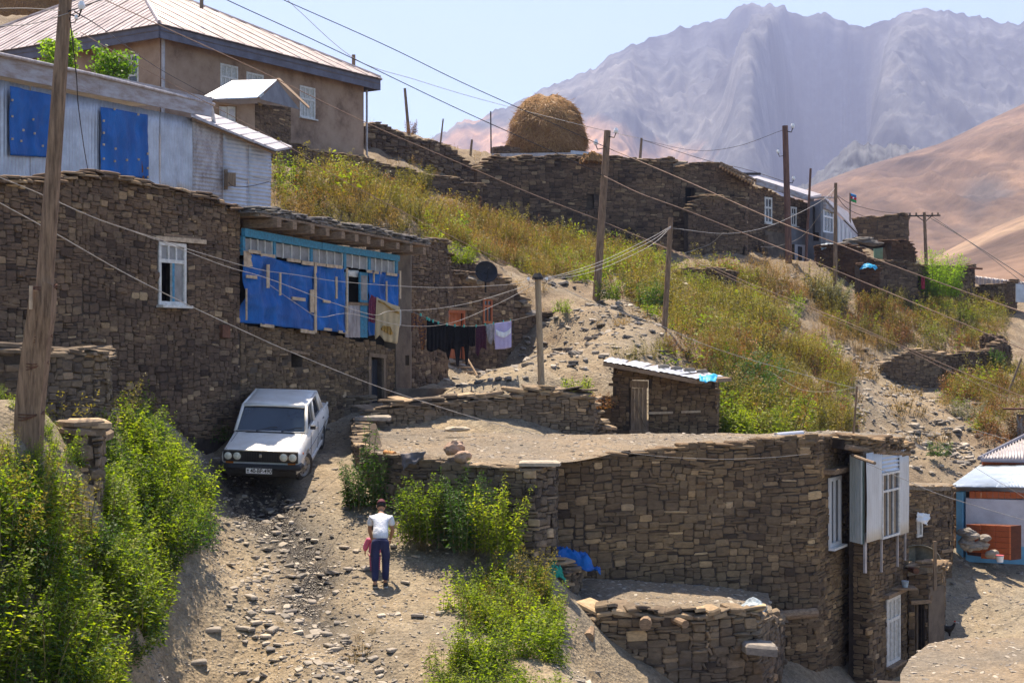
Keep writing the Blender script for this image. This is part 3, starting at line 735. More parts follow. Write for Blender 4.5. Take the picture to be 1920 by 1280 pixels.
M['tin_old'] = simple('dull_zinc', (0.46, 0.44, 0.46), 0.5, (0.27, 0.24, 0.24), 3.0, (1, 4, 1), metal=.3, bmp=.2, spec=.5)
M['tin_blue'] = simple('pale_blue_roof_tin', (0.52, 0.60, 0.70), 0.38, (0.40, 0.46, 0.54), 1.5, metal=.3, bmp=.1, spec=.5)
M['fascia'] = simple('grey_fascia', (0.40, 0.40, 0.44), 0.7, (0.27, 0.22, 0.20), 2.2, (1, 1, 4))
M['fascia_dark'] = simple('slate_blue_fascia', (0.145, 0.15, 0.20), 0.7, (0.10, 0.10, 0.13), 2)
M['orange_door'] = simple('orange_brown_paint', (0.46, 0.14, 0.055), 0.6, (0.30, 0.085, 0.035), 6, (5, 5, 1))
M['plaster_brown'] = simple('brown_mud_plaster', (0.29, 0.185, 0.125), 0.96, scale=0.9, bmp=.6, bd=.04, detail=9, stops=[(.30, (.14, .094, .068)), (.40, (.26, .172, .12)), (.50, (.34, .235, .165)), (.62, (.40, .285, .205)), (.72, (.31, .21, .148))])
M['glass'] = simple('window_glass', (0.035, 0.045, 0.06), 0.12, (0.02, 0.026, 0.035), 1.0, bmp=0, spec=.7)
M['glass_dusty'] = simple('dusty_glass', (0.30, 0.30, 0.30), 0.5, (0.17, 0.165, 0.16), 3.0, bmp=0, spec=.5)
M['curtain_glass'] = simple('curtained_glass', (0.55, 0.56, 0.56), 0.45, (0.36, 0.34, 0.28), 14, bmp=0)
M['rust'] = simple('rusty_iron', (0.16, 0.07, 0.04), 0.85, (0.07, 0.035, 0.025), 8)
M['iron'] = simple('dark_iron', (0.03, 0.03, 0.035), 0.6, (0.02, 0.02, 0.022), 8, metal=.5)
M['wire'] = simple('aluminium_wire', (0.42, 0.40, 0.38), 0.6, (0.28, 0.26, 0.25), 4, metal=.2, bmp=0)
M['cable_brown'] = simple('dusty_cable', (0.34, 0.23, 0.17), 0.8, (0.24, 0.16, 0.12), 4, bmp=0)
M['cable_black'] = simple('black_cable', (0.03, 0.028, 0.04), 0.7, (0.02, 0.02, 0.025), 4, bmp=0)
M['white_wall'] = simple('whitewashed_wall', (0.62, 0.60, 0.64), 0.9, (0.48, 0.46, 0.50), 2.5)
M['blue_wall'] = simple('sky_blue_wall', (0.17, 0.42, 0.62), 0.9, (0.13, 0.32, 0.5), 3)
M['brick_orange'] = simple('hollow_orange_block', (0.50, 0.135, 0.045), 0.85, (0.38, 0.09, 0.03), 8, (1, 1, 9))
M['roof_earth'] = ground_mat('trodden_roof_earth', False, [(0.30, (0.14, 0.118, 0.092)), (0.5, (0.195, 0.168, 0.132)), (0.72, (0.26, 0.228, 0.18))])
M['green_paint'] = simple('pale_green_paint', (0.35, 0.55, 0.38), 0.7, (0.26, 0.42, 0.29), 5)
M['grey_plaster'] = simple('grey_blue_plaster', (0.23, 0.24, 0.27), 0.9, (0.16, 0.165, 0.19), 1.5)

def pline(*pts):
    """a plan line from (px, d) points: gives d for any px"""
    w = [((x-960)/F*d, d) for x, d in pts]
    def dd(px):
        t = (px-960)/F
        for (a, b) in zip(w[:-1], w[1:]):
            den = (b[0]-a[0]) - t*(b[1]-a[1]); k = (t*a[1]-a[0])/den
            if k <= 1.0001 or b is w[-1]: return a[1]+(b[1]-a[1])*k
    return dd
def strip(dl, x0, yt0, yb0, x1, yt1, yb1, out, thick, mat, name, parent, n=None):
    """a board or sheet on a wall line: photo corners, standing out from the wall by out"""
    a0, a1 = P(x0, yb0, dl(x0)), P(x1, yb1, dl(x1)); c0, c1 = P(x0, yt0, dl(x0)), P(x1, yt1, dl(x1))
    u = (a1-a0); u.z = 0; u.normalize(); nn = Vector((u.y, -u.x, 0)) if n is None else n
    A = nn*out; B = nn*(out+thick)
    return MB().hexa(a0+B, a1+B, a1+A, a0+A, c0+B, c1+B, c1+A, c0+A).put(name, mat, parent)
def cloth(corners, nu, nv, amp, seed, mat, name, parent=None, nn=None, thick=.006, freq=(2.5, 1.2), tag_=None, edge=None, fold=0.0, foldf=9.0):
    """hanging or stretched cloth between four corners (bl, br, tr, tl) with creases; edge(u) lifts the lower hem"""
    bl, br, tr, tl = [Vector(c) for c in corners]
    if nn is None: nn = (br-bl).cross(tl-bl).normalized()
    g = []
    for j in range(nv+1):
        v = j/nv; row = []
        for i in range(nu+1):
            u = i/nu; e = edge(u) if edge else 0.0; vv = e + (1-e)*v
            p = (bl*(1-u)+br*u)*(1-vv) + (tl*(1-u)+tr*u)*vv
            p = p + nn*(amp*1.5*float(fbm(u*freq[0]*2+seed, vv*freq[1]*2+seed*.3, 3, seed, True)) + fold*(1-.6*vv)*math.sin(u*foldf*6.28+2*vv+seed))
            row.append(p)
        g.append(row)
    mb = MB().quadgrid(g)
    return mb.put(name, mat, parent, smooth=True, solid=thick, origin=None if parent else tuple(bl))

# ------------------------------------------------ flat yard roof, centre, and the long stone house on the right
RS = thing('stone_house', 'long dark stone house with a flat earth roof, white corner window and metal-clad balcony', 'house', P(1290, 1280, 30))
right_pts = [(1043, 868, 1120, 27.2), (1290, 842, 1130, 28.1), (1420, 830, 1160, 28.8), (1424, 830, 1330, 28.82), (1530, 822, 1330, 29.3), (1600, 818, 1330, 31.5)]
wR, pR, hR = masonry(RS, right_pts, 'brown', 11, holes_px=[(1553, 1574, 893, 1022)], hc=(.08, .165), ws=(.13, .42), limit=300, rag=.04, bias=.03, capargs=dict(th=.32, rows=2, w=(.15, .45), t=(.04, .10), over=.03, bias=-.1, lift=-.06), wall_name='front_wall')
window(RS, pR, hR[0], M['pvc'], M['glass'], rows=((0, 1),), bars=[2], fw=.075, inset=.0, depth=.10, sill=M['pvc'])
board(RS, pR, hR[0][0]-.35, hR[0][1]+.15, hR[0][3]+.10, hR[0][3]+.20, -.05, .30, M['wood_h'], 'lintel')
# log let into the wall above the terrace corner
MB().tube([P(1428, 1156, 28.3), P(1480, 1152, 28.6), P(1530, 1148, 28.9)], [.085, .10, .10], 10).put('log_beam', M['wood_h'], RS)
wing = [(1600, 832, 1330, 30.5), (1629, 832, 1330, 30.3), (1703, 838, 1320, 32.5)]
wW, pW, hW = masonry(RS, wing, 'brown', 12, holes_px=[(1661, 1686, 1118, 1242)], hc=(.10, .2), ws=(.14, .4), limit=200, cap=False, wall_name='wing_wall')
window(RS, pW, hW[0], M['white_paint'], M['curtain_glass'], rows=((0, .66), (.66, 1)), bars=[3, 3], fw=.07, inset=.0, sill=M['wood_h'])
board(RS, pW, hW[0][0]-.25, hW[0][1]+.12, hW[0][3]+.06, hW[0][3]+.14, 0, .16, M['s_slab'] if False else M['wood_h'], 'lintel')
for x0, x1, ya, yb in ((1540, 1597, 1165, 1190), (1540, 1600, 1245, 1262), (1700, 1716, 1010, 1022)):
    pass
# balcony box
dB = pline((1621, 29.75), (1701, 31.75)); dA = pline((1596, 30.25), (1621, 29.75))
BAL = MB(); b0 = P(1597, 1014, dA(1597)); b1 = P(1621, 1015, dB(1621)); b2 = P(1700, 999, dB(1700)); n_b = Vector(((b2-b1).y, -(b2-b1).x, 0)).normalized()
t0 = P(1597, 852, dA(1597)); t1 = P(1621, 848, dB(1621)); t2 = P(1700, 842, dB(1700))
cb0 = b0+Vector((.03, .02, 0)); ct0 = t0+Vector((.03, .02, 0))
bal = MB().hexa(b1-n_b*.02, b2-n_b*.02, b2-n_b*.40, cb0, t1-n_b*.02, t2-n_b*.02, t2-n_b*.40, ct0).put('balcony', M['wood'], RS)
M['green_stripe'] = simple('green_white_sheet', (0.62, 0.64, 0.62), 0.5, (0.46, 0.50, 0.48), 3, (1, 1, .3))
M['green_deep'] = simple('dark_green_trim', (0.10, 0.15, 0.13), 0.55)
ul = (b1-b0); ul.z = 0; lw = ul.length; ul.normalize(); nl = Vector((ul.y, -ul.x, 0))
for i in range(5):
    q0 = b0+ul*(lw*i/5); 
    MB().box(q0+ul*lw*.055+Vector((0, 0, (t0-b0).z/2))+nl*.03, ul*lw*.055, nl*.02, Vector((0, 0, (t0-b0).z/2))).put('sheet_rib', M['green_stripe'], bal)
    MB().box(q0+ul*lw*.155+Vector((0, 0, (t0-b0).z/2))+nl*.012, ul*lw*.045, nl*.008, Vector((0, 0, (t0-b0).z/2))).put('sheet_groove', M['green_deep'], bal)
uf = (b2-b1); fl = uf.length; ufn = Vector((uf.x, uf.y, 0)).normalized(); Z = Vector((0, 0, 1))
def balx(px): return s_of_px([(b1.x, b1.y, 0, 0), (b2.x, b2.y, 0, 0)], px)
M['white_sheet'] = simple('white_profiled_sheet', (0.66, 0.665, 0.67), 0.5, (0.52, 0.51, 0.50), 1.5, (1, 1, .4))
for xa, xb, ya, yb in ((1621, 1650, 847, 1013), (1682.5, 1700, 842, 1000)):
    sa, sb = balx(xa), balx(xb); base = b1+ufn*sa; zb = (640-yb)/F*dB((xa+xb)/2); zt = (640-ya)/F*dB((xa+xb)/2)
    corrugated(bal, Vector((base.x, base.y, zb))+n_b*.045, ufn, Z, sb-sa, zt-zb, M['white_sheet'], .11, .008, 'metal_sheet', seed=int(xa))
sa, sb = balx(1650), balx(1682.5); base = b1+ufn*sa; dm = dB(1666)
corrugated(bal, Vector((base.x, base.y, (640-884)/F*dm))+n_b*.03, ufn, Z, sb-sa, (884-845)/F*dm, M['tin_blue'], .09, .016, 'louvre_sheet', along='y')
pb = [(b1.x+n_b.x*.0, b1.y, b1.z, t1.z), (b2.x, b2.y, b2.z, t2.z)]
window(bal, pb, (sa, sb, (640-1006)/F*dm, (640-884)/F*dm), M['white_paint'], M['glass'], rows=((0, .72), (.72, 1)), bars=[3, 3], fw=.045, inset=-.03)
for xa, xb, yb in ((1622, 1625.5, 1074), (1653.5, 1655, 1072), (1683.5, 1685, 1062), (1698, 1699.2, 1050)):
    strip(dB, xa, 1000, yb, xb, 998, yb, -.04, .04, M['tin_old'], 'balcony_post', RS)
# roof edge over the balcony: boards, log ends and slates
q = [P(1606, 845, 29.9), P(1702, 848, 31.9)]
MB().tube([P(1588, 838, 29.6), P(1640, 846, 30.2), P(1704, 850, 31.8)], [.06, .07, .06], 8).put('eave_beam', M['wood_h'], RS)
MB().tube([P(1598, 853, 29.7), P(1622, 862, 28.9), P(1640, 868, 28.4)], .035, 8).put('service_bracket', M['wood'], RS)
edge = [(1583, 824, 842, 29.75), (1640, 826, 846, 30.1), (1704, 838, 848, 31.8)]
wE, pE, _ = masonry(RS, edge, 'brown', 14, th=1.0, limit=60, hc=(.06, .1), wall_name='roof_edge', base_extra=0, low=0, capargs=dict(th=.5, rows=2, w=(.2, .45)), prot=.06)
# the roof itself with the yard to its left: one trodden earth surface
roof_out = [P(664, 793, 31.4), P(672, 838, 28.9), P(702, 849, 27.3), P(760, 859, 26.5), P(850, 867, 26.05), P(960, 875, 25.6), P(1000, 877, 25.55), P(1042, 868, 27.15), P(1160, 853, 27.6), P(1290, 841, 28.05), P(1420, 829, 28.7), P(1530, 821, 29.25), P(1600, 817, 31.2), P(1700, 830, 32.0), P(1690, 815, 35.5), P(1560, 812, 36.0), P(1345, 818, 36.5), P(1130, 818, 36.5), P(1118, 818, 33.6), P(1000, 811, 33.1), P(920, 806, 32.9), P(840, 798, 32.7), P(740, 799, 32.2)]
rf = gravel_roof('earth_roof', [(p.x*(p.y+.14)/p.y, p.y+.14, p.z+.01) if k < 13 else tuple(p) for k, p in enumerate(roof_out)], M['roof_earth'], RS, th=.06, res=.16, dome=.02, seed=5, amp=.05)
MB().tube([P(1455, 817, 30.0), P(1504, 813, 30.4)], .07, 14).put('roof_pipe', M['tin'], RS)
YW = thing('yard_wall', 'curved rubble wall under the flat earth yard beside the track', 'wall', P(850, 990, 26.2))
yard = [(668, 786, 830, 33.2), (661, 792, 836, 31.3), (671, 838, 868, 29.0), (700, 850, 935, 27.4), (760, 860, 960, 26.6), (850, 868, 990, 26.1), (960, 876, 1015, 25.6), (1002, 878, 1030, 25.5), (1038, 872, 1040, 26.1), (1044, 868, 1050, 27.2)]
masonry(YW, yard, 'grey', 15, th=.5, hc=(.08, .17), ws=(.13, .4), rag=.05, prot=.05, capargs=dict(th=.4, rows=1, w=(.2, .55), over=.06), mortar='mud_dark', limit=300, bias=-.05)
# big loose slabs on the yard edge
for i, (x, y, d, w, t, nm, lb) in enumerate([(1012, 868, 25.7, .75, .07, 'slate_slab', 'large flat pale slate slab overhanging the yard wall corner'),
        (700, 783, 31.6, .8, .09, 'slate_slab', 'wide flat slab on the left end of the stone curb')]):
    rg = random.Random(i+70); uv, uf = UNITS[i]; c = P(x, y, d)
    vs = [(c.x+v[0]*w, c.y+v[2]*w*.6, c.z+v[1]*t*.6) for v in uv]; o = link(nm, mesh_from(nm, vs, uf), M['s_slab'], origin=c); o['tint'] = .8; tag(o, lb, 'stone slab')
# rock, pipe end and rag at the yard edge
c = P(855, 838, 26.3)
def boulder(name, c, r, seed, mat, label=None, cat=None, tint=.8, parent=None, group=None):
    bm = bmesh.new(); bmesh.ops.create_icosphere(bm, subdivisions=3, radius=1)
    for v in bm.verts:
        k = 1 + .22*float(vn(v.co.x*1.5+seed, v.co.y*1.5+v.co.z*2, seed)) + .07*float(vn(v.co.x*5+seed, v.co.z*5+v.co.y*3, seed+1))
        v.co = Vector((v.co.x*r[0]*k, v.co.y*r[1]*k, v.co.z*r[2]*k)) + Vector(c)
    me = bpy.data.meshes.new(name); bm.to_mesh(me); bm.free(); o = link(name, me, mat, parent, origin=None if parent else c); o['tint'] = tint
    return tag(o, label, cat, group)
M['pink_rock'] = simple('pinkish_rock', (0.42, 0.29, 0.21), 0.9, (0.27, 0.18, 0.135), 5, bmp=.8, bd=.03)
boulder('boulder', P(852, 840, 26.25), (.20, .16, .14), 3, M['pink_rock'], 'pinkish boulder resting on the edge of the earth yard', 'boulder')
boulder('boulder', P(868, 855, 26.0), (.16, .12, .12), 4, M['pink_rock'], 'darker reddish stone wedged under the pinkish boulder', 'boulder')
boulder('boulder', P(856, 804, 30.5), (.28, .15, .06), 8, M['s_slab'], 'flat grey rock lying alone on the earth yard', 'boulder')
M['terracotta'] = simple('terracotta', (0.55, 0.26, 0.10), 0.8)
tag(MB().tube([P(722, 848, 27.2), P(740, 851, 26.9)], .05, 12).put('pipe_stub', M['terracotta'], origin=P(730, 850, 27)), 'short orange clay pipe sticking out of the yard wall', 'pipe')
tag(cloth([P(758, 884, 26.4), P(792, 866, 26.3), P(800, 846, 26.35), P(752, 850, 26.5)], 12, 10, .05, 5, simple('grey_rag', (0.17, 0.16, 0.17), .9), 'rag', edge=lambda u: .3*abs(math.sin(5*u))), 'grey rag hanging over the yard wall', 'rag')
# dry stone curb at the back of the yard
free_wall('dry stone wall at the back of the earth yard, below the wooden post', [(690, 786, 806, 31.8), (740, 772, 803, 32.1), (840, 759, 800, 32.7), (920, 754, 808, 32.9), (1000, 745, 813, 33.1), (1060, 742, 820, 33.3), (1112, 740, 822, 33.6), (1120, 770, 824, 33.9), (1142, 815, 826, 34.3)],
          'grey', 16, name='dry_stone_wall', th=.6, hc=(.07, .15), ws=(.12, .36), capargs=dict(th=.6, rows=3, w=(.25, .6), t=(.04, .09), tiltv=.16), bias=.05, rag=.1)

# ------------------------------------------------ terrace below
TB = thing('stone_outbuilding', 'low stone outbuilding whose flat earth roof forms a terrace under the long wall', 'outbuilding', P(1240, 1290, 25.4))
tp = [(1046, 1142, 1330, 26.4), (1052, 1150, 1330, 25.3), (1120, 1152, 1330, 25.0), (1240, 1155, 1340, 25.0), (1330, 1158, 1340, 25.2), (1420, 1156, 1340, 25.6), (1452, 1164, 1330, 26.8), (1468, 1168, 1330, 28.6)]
masonry(TB, tp, 'grey', 21, th=.5, hc=(.09, .2), ws=(.14, .42), prot=.06, rag=.04, herring=.3, limit=300, capargs=dict(th=.42, rows=2, w=(.12, .5), t=(.03, .11), tiltv=.3, over=.08))
to = [P(1042, 1120, 26.3), P(1050, 1147, 25.35), P(1120, 1150, 25.05), P(1240, 1153, 25.05), P(1330, 1154, 25.25), P(1420, 1153, 25.65), P(1448, 1145, 27.0), P(1440, 1113, 28.95), P(1290, 1098, 28.15), P(1100, 1084, 27.4), P(1036, 1092, 26.9)]
gravel_roof('earth_roof', [(p.x, p.y, p.z+.02) for p in to], M['roof_earth'], TB, th=.2, res=.12, dome=.02, seed=8, amp=.03)
for a, b, r in (((1108, 1163, 25.2), (1103, 1196, 24.2), .10), ((1212, 1156, 25.3), (1210, 1170, 24.6), .11), ((1258, 1158, 25.1), (1285, 1170, 24.7), .075)):
    MB().tube([P(*a), P(*b)], [r*.9, r], 10).put('beam_end', M['wood_h'], TB)
uv, uf = UNITS[4]; c = P(1425, 1213, 25.3)
o = link('ledge_stone', mesh_from('ledge_stone', [(c.x+v[0]*.62, c.y+v[2]*.6, c.z+v[1]*.09-v[0]*.05) for v in uv], uf), M['s_slab'], TB); o['tint'] = .5
M['bag'] = simple('pale_plastic_bag', (0.42, 0.50, 0.56), 0.5, (0.20, 0.24, 0.28), 7, bmp=1.0, bd=.04)
boulder('plastic_bag', P(1412, 1140, 26.2), (.27, .22, .17), 12, M['bag'], 'crumpled pale blue plastic bag at the terrace corner', 'plastic bag')
boulder('boulder', P(1262, 1133, 26.4), (.11, .08, .05), 13, M['s_slab'], 'small single stone lying on the sunlit terrace', 'stone')
# blue and green tarpaulins heaped at the end of the terrace
def heap(name, pts, h, mat, seed, label, cat, base=None):
    """a crumpled sheet thrown over a heap: centre pixel list [(px,py,d)], radius in metres"""
    mb = MB(); g = []
    (cx, cy, cd, rx, ry) = pts; c = P(cx, cy, cd); n = 40
    for j in range(n+1):
        row = []
        for i in range(n+1):
            x = (i/n*2-1); y = (j/n*2-1); r = math.hypot(x, y); k = 1+.25*float(vn(math.atan2(y, x)*1.3, seed, seed))
            xx = x*rx*k; yy = y*ry*k
            z = h*(max(0, 1-r*r)**.7) + .45*h*float(fbm(x*2.2+seed, y*2.2, 4, seed, True)) + .25*h*float(vn(x*7, y*7+seed, seed)) - (0.28*max(0, r-.75))
            row.append(c+Vector((xx, yy, z)))
        g.append(row)
    o = mb.quadgrid(g).put(name, mat, None, smooth=True, solid=.006, origin=c)
    return tag(o, label, cat)
heap('tarpaulin', (1062, 1050, 26.6, .5, .42), .20, M['tarp'], 31, 'crumpled blue tarpaulin heaped in the shaded corner of the terrace', 'tarpaulin')
heap('tarpaulin', (1034, 1076, 26.0, .28, .25), .22, M['tarp_green'], 33, 'small green tarpaulin spilling over stones beside the blue one', 'tarpaulin')
free_wall('short rubble pile wall carrying the blue tarpaulin', [(1008, 1040, 1130, 26.2), (1040, 1062, 1130, 25.9), (1076, 1068, 1120, 26.1), (1090, 1062, 1110, 26.9)], 'grey', 23, name='rubble_wall', limit=80, th=.5)

# ------------------------------------------------ stone shed
SH = thing('stone_shed', 'small stone shed with a plank door and a sloping sheet metal roof', 'shed', P(1240, 822, 36.2))
sp = [(1118, 748, 826, 36.6), (1149, 742, 828, 36.4), (1150, 688, 828, 36.4), (1250, 702, 829, 36.1), (1343, 716, 829, 35.8), (1347, 716, 826, 38.5)]
wS, pS, hS = masonry(SH, sp, 'brown', 31, holes_px=[(1180, 1216, 712, 812)], hc=(.07, .15), ws=(.12, .34), limit=300, cap=False, rag=.02, bias=0)
dS = pline((1118, 36.6), (1150, 36.4), (1343, 35.8))
dr = thing('door', None, None, P(1198, 810, 36.3)); dr.parent = SH; dr.location = ORG[dr.name]-ORG[SH.name]
for i in range(4): strip(dS, 1183+i*7.6, 727, 806, 1183+i*7.6+7.0, 727, 806, .0, .03, M['wood'], 'plank', dr)
strip(dS, 1181, 713, 726, 1215, 714, 727, .0, .05, M['wood'], 'door_head', dr); strip(dS, 1181, 806, 813, 1215, 807, 813, .02, .05, M['wood_h'], 'threshold', dr)
for a, b in (((1186, 740), (1210, 800)),):
    MB().tube([P(a[0], a[1], dS(1186)-.07), P(b[0], b[1], dS(1210)-.07)], .018, 6).put('brace', M['wood'], dr)
for xa, xb, y in ((1216, 1262, 772), (1278, 1314, 770)): strip(dS, xa, y, y+4, xb, y-1, y+3, .02, .05, M['batten'], 'tie_beam', SH)
rl = [P(1131, 678, 35.7), P(1306, 712, 35.1), P(1372, 708, 38.6), P(1146, 671, 39.2)]
MB().hexa(*[p-Vector((0, 0, .10)) for p in rl], *rl).put('roof_boards', M['wood_h'], SH)
for i in range(5):
    a0 = rl[0].lerp(rl[1], i/5); a1 = rl[0].lerp(rl[1], (i+1)/5+.01); c0 = rl[3].lerp(rl[2], i/5)
    corrugated(SH, a0+Vector((0, 0, .03+.012*(i % 2))), (a1-a0), (c0-a0).normalized(), (a1-a0).length, (c0-a0).length, M['tin'], .16, .010, 'roof_sheet', seed=i)
rs = random.Random(5)
for i in range(4):
    c = rl[2].lerp(rl[0], .25+.1*i) + Vector((0, rs.uniform(-.3, 0), .08)); uv, uf = UNITS[i+3]
    o = link('roof_stone', mesh_from('roof_stone', [(c.x+v[0]*.3, c.y+v[2]*.2, c.z+v[1]*.05) for v in uv], uf), M['s_slab'], SH); o['tint'] = .4
M['cyan'] = simple('cyan_plastic', (0.03, 0.36, 0.60), 0.45, (0.02, 0.28, 0.5), 3)
tag(cloth([P(1312, 718, 35.0), P(1342, 716, 35.0), P(1346, 702, 35.6), P(1310, 704, 35.3)], 12, 8, .05, 9, M['cyan'], 'plastic_sheet'), 'bright cyan plastic sheet tucked under the shed roof corner', 'plastic sheet')
# ------------------------------------------------ left stone house (window) and its glazed neighbour
dL = pline((0, 23.4), (450, 30.0), (742, 36.5)); dL0 = dL
HL = thing('stone_house', 'tall dark stone house wall with one pale blue casement window, left of the white car', 'house', P(225, 790, 27))
lp = [(x, yt, yb, dL(x)) for x, yt, yb in ((-90, 330, 800), (0, 340, 800), (110, 338, 800), (200, 334, 800), (245, 345, 795), (350, 366, 795), (430, 388, 795), (449, 392, 795))]
wL, pL, hL = masonry(HL, lp, 'red', 41, holes_px=[(296, 347, 455, 572)], hc=(.07, .15), ws=(.12, .38), limit=300, rag=.05, capargs=dict(th=.5, rows=2, w=(.25, .6), t=(.03, .07), over=.12), wall_name='wall', bias=.02)
w = window(HL, pL, hL[0], M['white_paint'], M['glass_dusty'], rows=((0, .70), (.70, 1)), bars=[2, 3], fw=.07, inset=.0, sill=M['white_paint'], skip_panes=(0,))
# half open casement
s0, s1, z0, z1 = hL[0]; p, u, _, _ = frame_at(pL, (s0+s1)/2); n = Vector((u.y, -u.x, 0)); c = Vector((p.x, p.y, 0)) - u*(s1-s0)/2 + u*.08
dirn = (u*.42 - n*.9).normalized()
cm = MB(); hh = (z1-z0)*.68
for a, b, cc, d in ((0, .05, 0, hh), (.33, .38, 0, hh), (.05, .33, 0, .05), (.05, .33, hh-.05, hh), (.05, .33, hh*.45, hh*.45+.03)):
    cm.box(c+dirn*(a+b)/2+Vector((0, 0, z0+.08+(cc+d)/2)), dirn*(b-a)/2, dirn.cross(Vector((0, 0, 1)))*.02, Vector((0, 0, (d-cc)/2)))
cm.put('casement', M['blue_paint'], w)
strip(dL, 321, 492, 572, 325, 492, 572, -.02, .05, M['blue_paint'], 'mullion', w)
strip(dL, 287, 442, 450, 381, 450, 458, .01, .07, M['batten'], 'lintel', HL); strip(dL, 303, 437, 442, 372, 446, 451, .01, .05, M['wood_h'], 'lintel', HL)
strip(dL, 410, 608, 632, 424, 610, 634, .0, .10, M['rust'], 'meter_box', HL)
# flat roof
ro = [P(-90, 336, dL(-90)), P(0, 341, dL(0)), P(200, 337, dL(200)), P(245, 346, dL(245)), P(350, 368, dL(350)), P(449, 394, dL(449))]
bk = Vector((-.925, .38, 0))*7
ro2 = [(p.x, p.y, p.z-.02) for p in ro] + [(p.x+bk.x, p.y+bk.y, p.z+.05) for p in reversed(ro)]
gravel_roof('earth_roof', ro2, M['roof_earth'], HL, th=.25, res=.3, dome=.02, seed=18)

GH = thing('stone_house', 'stone house with a blue wooden glazed upper front covered in nailed blue tarpaulin', 'house', P(600, 790, 33))
lo = [(x, yt, yb, dL(x)) for x, yt, yb in ((450, 612, 792), (560, 620, 785), (640, 632, 780), (690, 645, 775), (742, 656, 770))]
wG, pG, hG = masonry(GH, lo, 'brown', 42, holes_px=[(546, 566, 662, 688), (694, 717, 668, 756)], hc=(.08, .15), ws=(.13, .36), limit=300, cap=False, rag=.0, mortar='mud', wall_name='lower_wall', skip=.06)
for h in hG:
    p, u, _, _ = frame_at(pG, (h[0]+h[1])/2); n = Vector((u.y, -u.x, 0))
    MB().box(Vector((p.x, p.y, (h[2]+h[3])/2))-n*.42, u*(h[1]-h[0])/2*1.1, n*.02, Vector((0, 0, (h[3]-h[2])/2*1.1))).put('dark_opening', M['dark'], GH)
strip(dL, 540, 655, 661, 575, 661, 666, .0, .08, M['wood_h'], 'lintel', GH)
cd = thing('cellar_door', None, None, P(705, 755, dL(705))); cd.parent = GH; cd.location = ORG[cd.name]-ORG[GH.name]
M['dark_door'] = simple('dark_blue_door', (0.035, 0.04, 0.055), .7, (0.02, 0.022, 0.03), 5, (5, 5, 1))
for i in range(3): strip(dL, 695+i*7.2, 674, 754, 701.6+i*7.2, 675, 755, -.16, .03, M['dark_door'], 'plank', cd)
strip(dL, 689, 664, 757, 694, 664, 758, -.02, .06, M['wood'], 'jamb', cd); strip(dL, 717, 668, 760, 721, 668, 760, -.02, .06, M['wood'], 'jamb', cd); strip(dL, 689, 661, 668, 721, 665, 672, -.02, .08, M['wood'], 'door_head', cd)
# pilaster in mud render, wall return to its right
pil = [(742, 478, 770, 36.4), (770, 474, 768, 37.2), (772, 474, 768, 38.4)]
backing(pix_path([(a, b, c+25, d) for a, b, c, d in pil]), .5, [(.55, .78, -.62, -.36)], 0, 1, .3).put('rendered_pier', M['render'], GH)
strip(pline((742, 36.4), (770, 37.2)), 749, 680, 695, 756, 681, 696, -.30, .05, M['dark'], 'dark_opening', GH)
GF = thing('glazed_front', None, None, P(600, 612, dL(600))); GF.parent = GH; GF.location = ORG[GF.name]-ORG[GH.name]
def yt(x): return np.interp(x, (450, 740), (430, 481))     # head beam
def ym(x): return np.interp(x, (450, 740), (446, 492))     # under the head beam
def yn(x): return np.interp(x, (450, 740), (470, 511))     # transom
def yb(x): return np.interp(x, (450, 560, 640, 742), (608, 618, 628, 634))
strip(dL, 451, 428, 443, 596, 455, 468, .02, .09, M['blue_paint'], 'head_beam', GF); strip(dL, 596, 455, 468, 742, 479, 490, .03, .09, M['blue_paint'], 'head_beam', GF)
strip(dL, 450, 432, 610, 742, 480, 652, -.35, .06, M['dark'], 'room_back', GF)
posts = (451, 509, 578, 641, 687, 738)
for x in posts: strip(dL, x, ym(x)-4, yn(x)+8, x+4.5, ym(x+4)-4, yn(x+4)+8, -.02, .08, M['blue_paint'], 'post', GF)
for a, b in zip(posts[:-1], posts[1:]):
    nb = 4 if b-a > 50 else 3
    if a == 641: nb = 3
    for i in range(nb):
        x0 = a+4.5+(b-a-4.5)*i/nb; x1 = a+4.5+(b-a-4.5)*(i+1)/nb-1.3
        strip(dL, x0, ym(x0)-1, yn(x0)+2, x1, ym(x1)-1, yn(x1)+2, .0, .012, M['glass_dusty'], 'pane', GF)
        strip(dL, x1, ym(x1)-2, yn(x1)+3, x1+1.3, ym(x1)-2, yn(x1)+3, .0, .03, M['white_paint'], 'glazing_bar', GF)
def tarp_px(x0, ya0, yb0, x1, ya1, yb1, seed, out=.05, parent=GF, dl=dL, mat=None, amp=.10, fold=.03):
    a = [P(x0, yb0, dl(x0)), P(x1, yb1, dl(x1)), P(x1, ya1, dl(x1)), P(x0, ya0, dl(x0))]; u = a[1]-a[0]; u.z = 0; u.normalize(); nn = Vector((u.y, -u.x, 0))
    return cloth([p+nn*out for p in a], 44, 30, amp, seed, mat or M['tarp'], 'tarpaulin', parent, nn, freq=(1.3, .8), fold=fold, foldf=4)
tarp_px(452, 474, 604, 579, 500, 620, 3); tarp_px(579, 494, 618, 640, 504, 624, 4); tarp_px(689, 508, 630, 740, 514, 622, 6)
strip(dL, 450, 470, 500, 467, 474, 500, .09, .01, M['batten'], 'plywood_patch', GF)
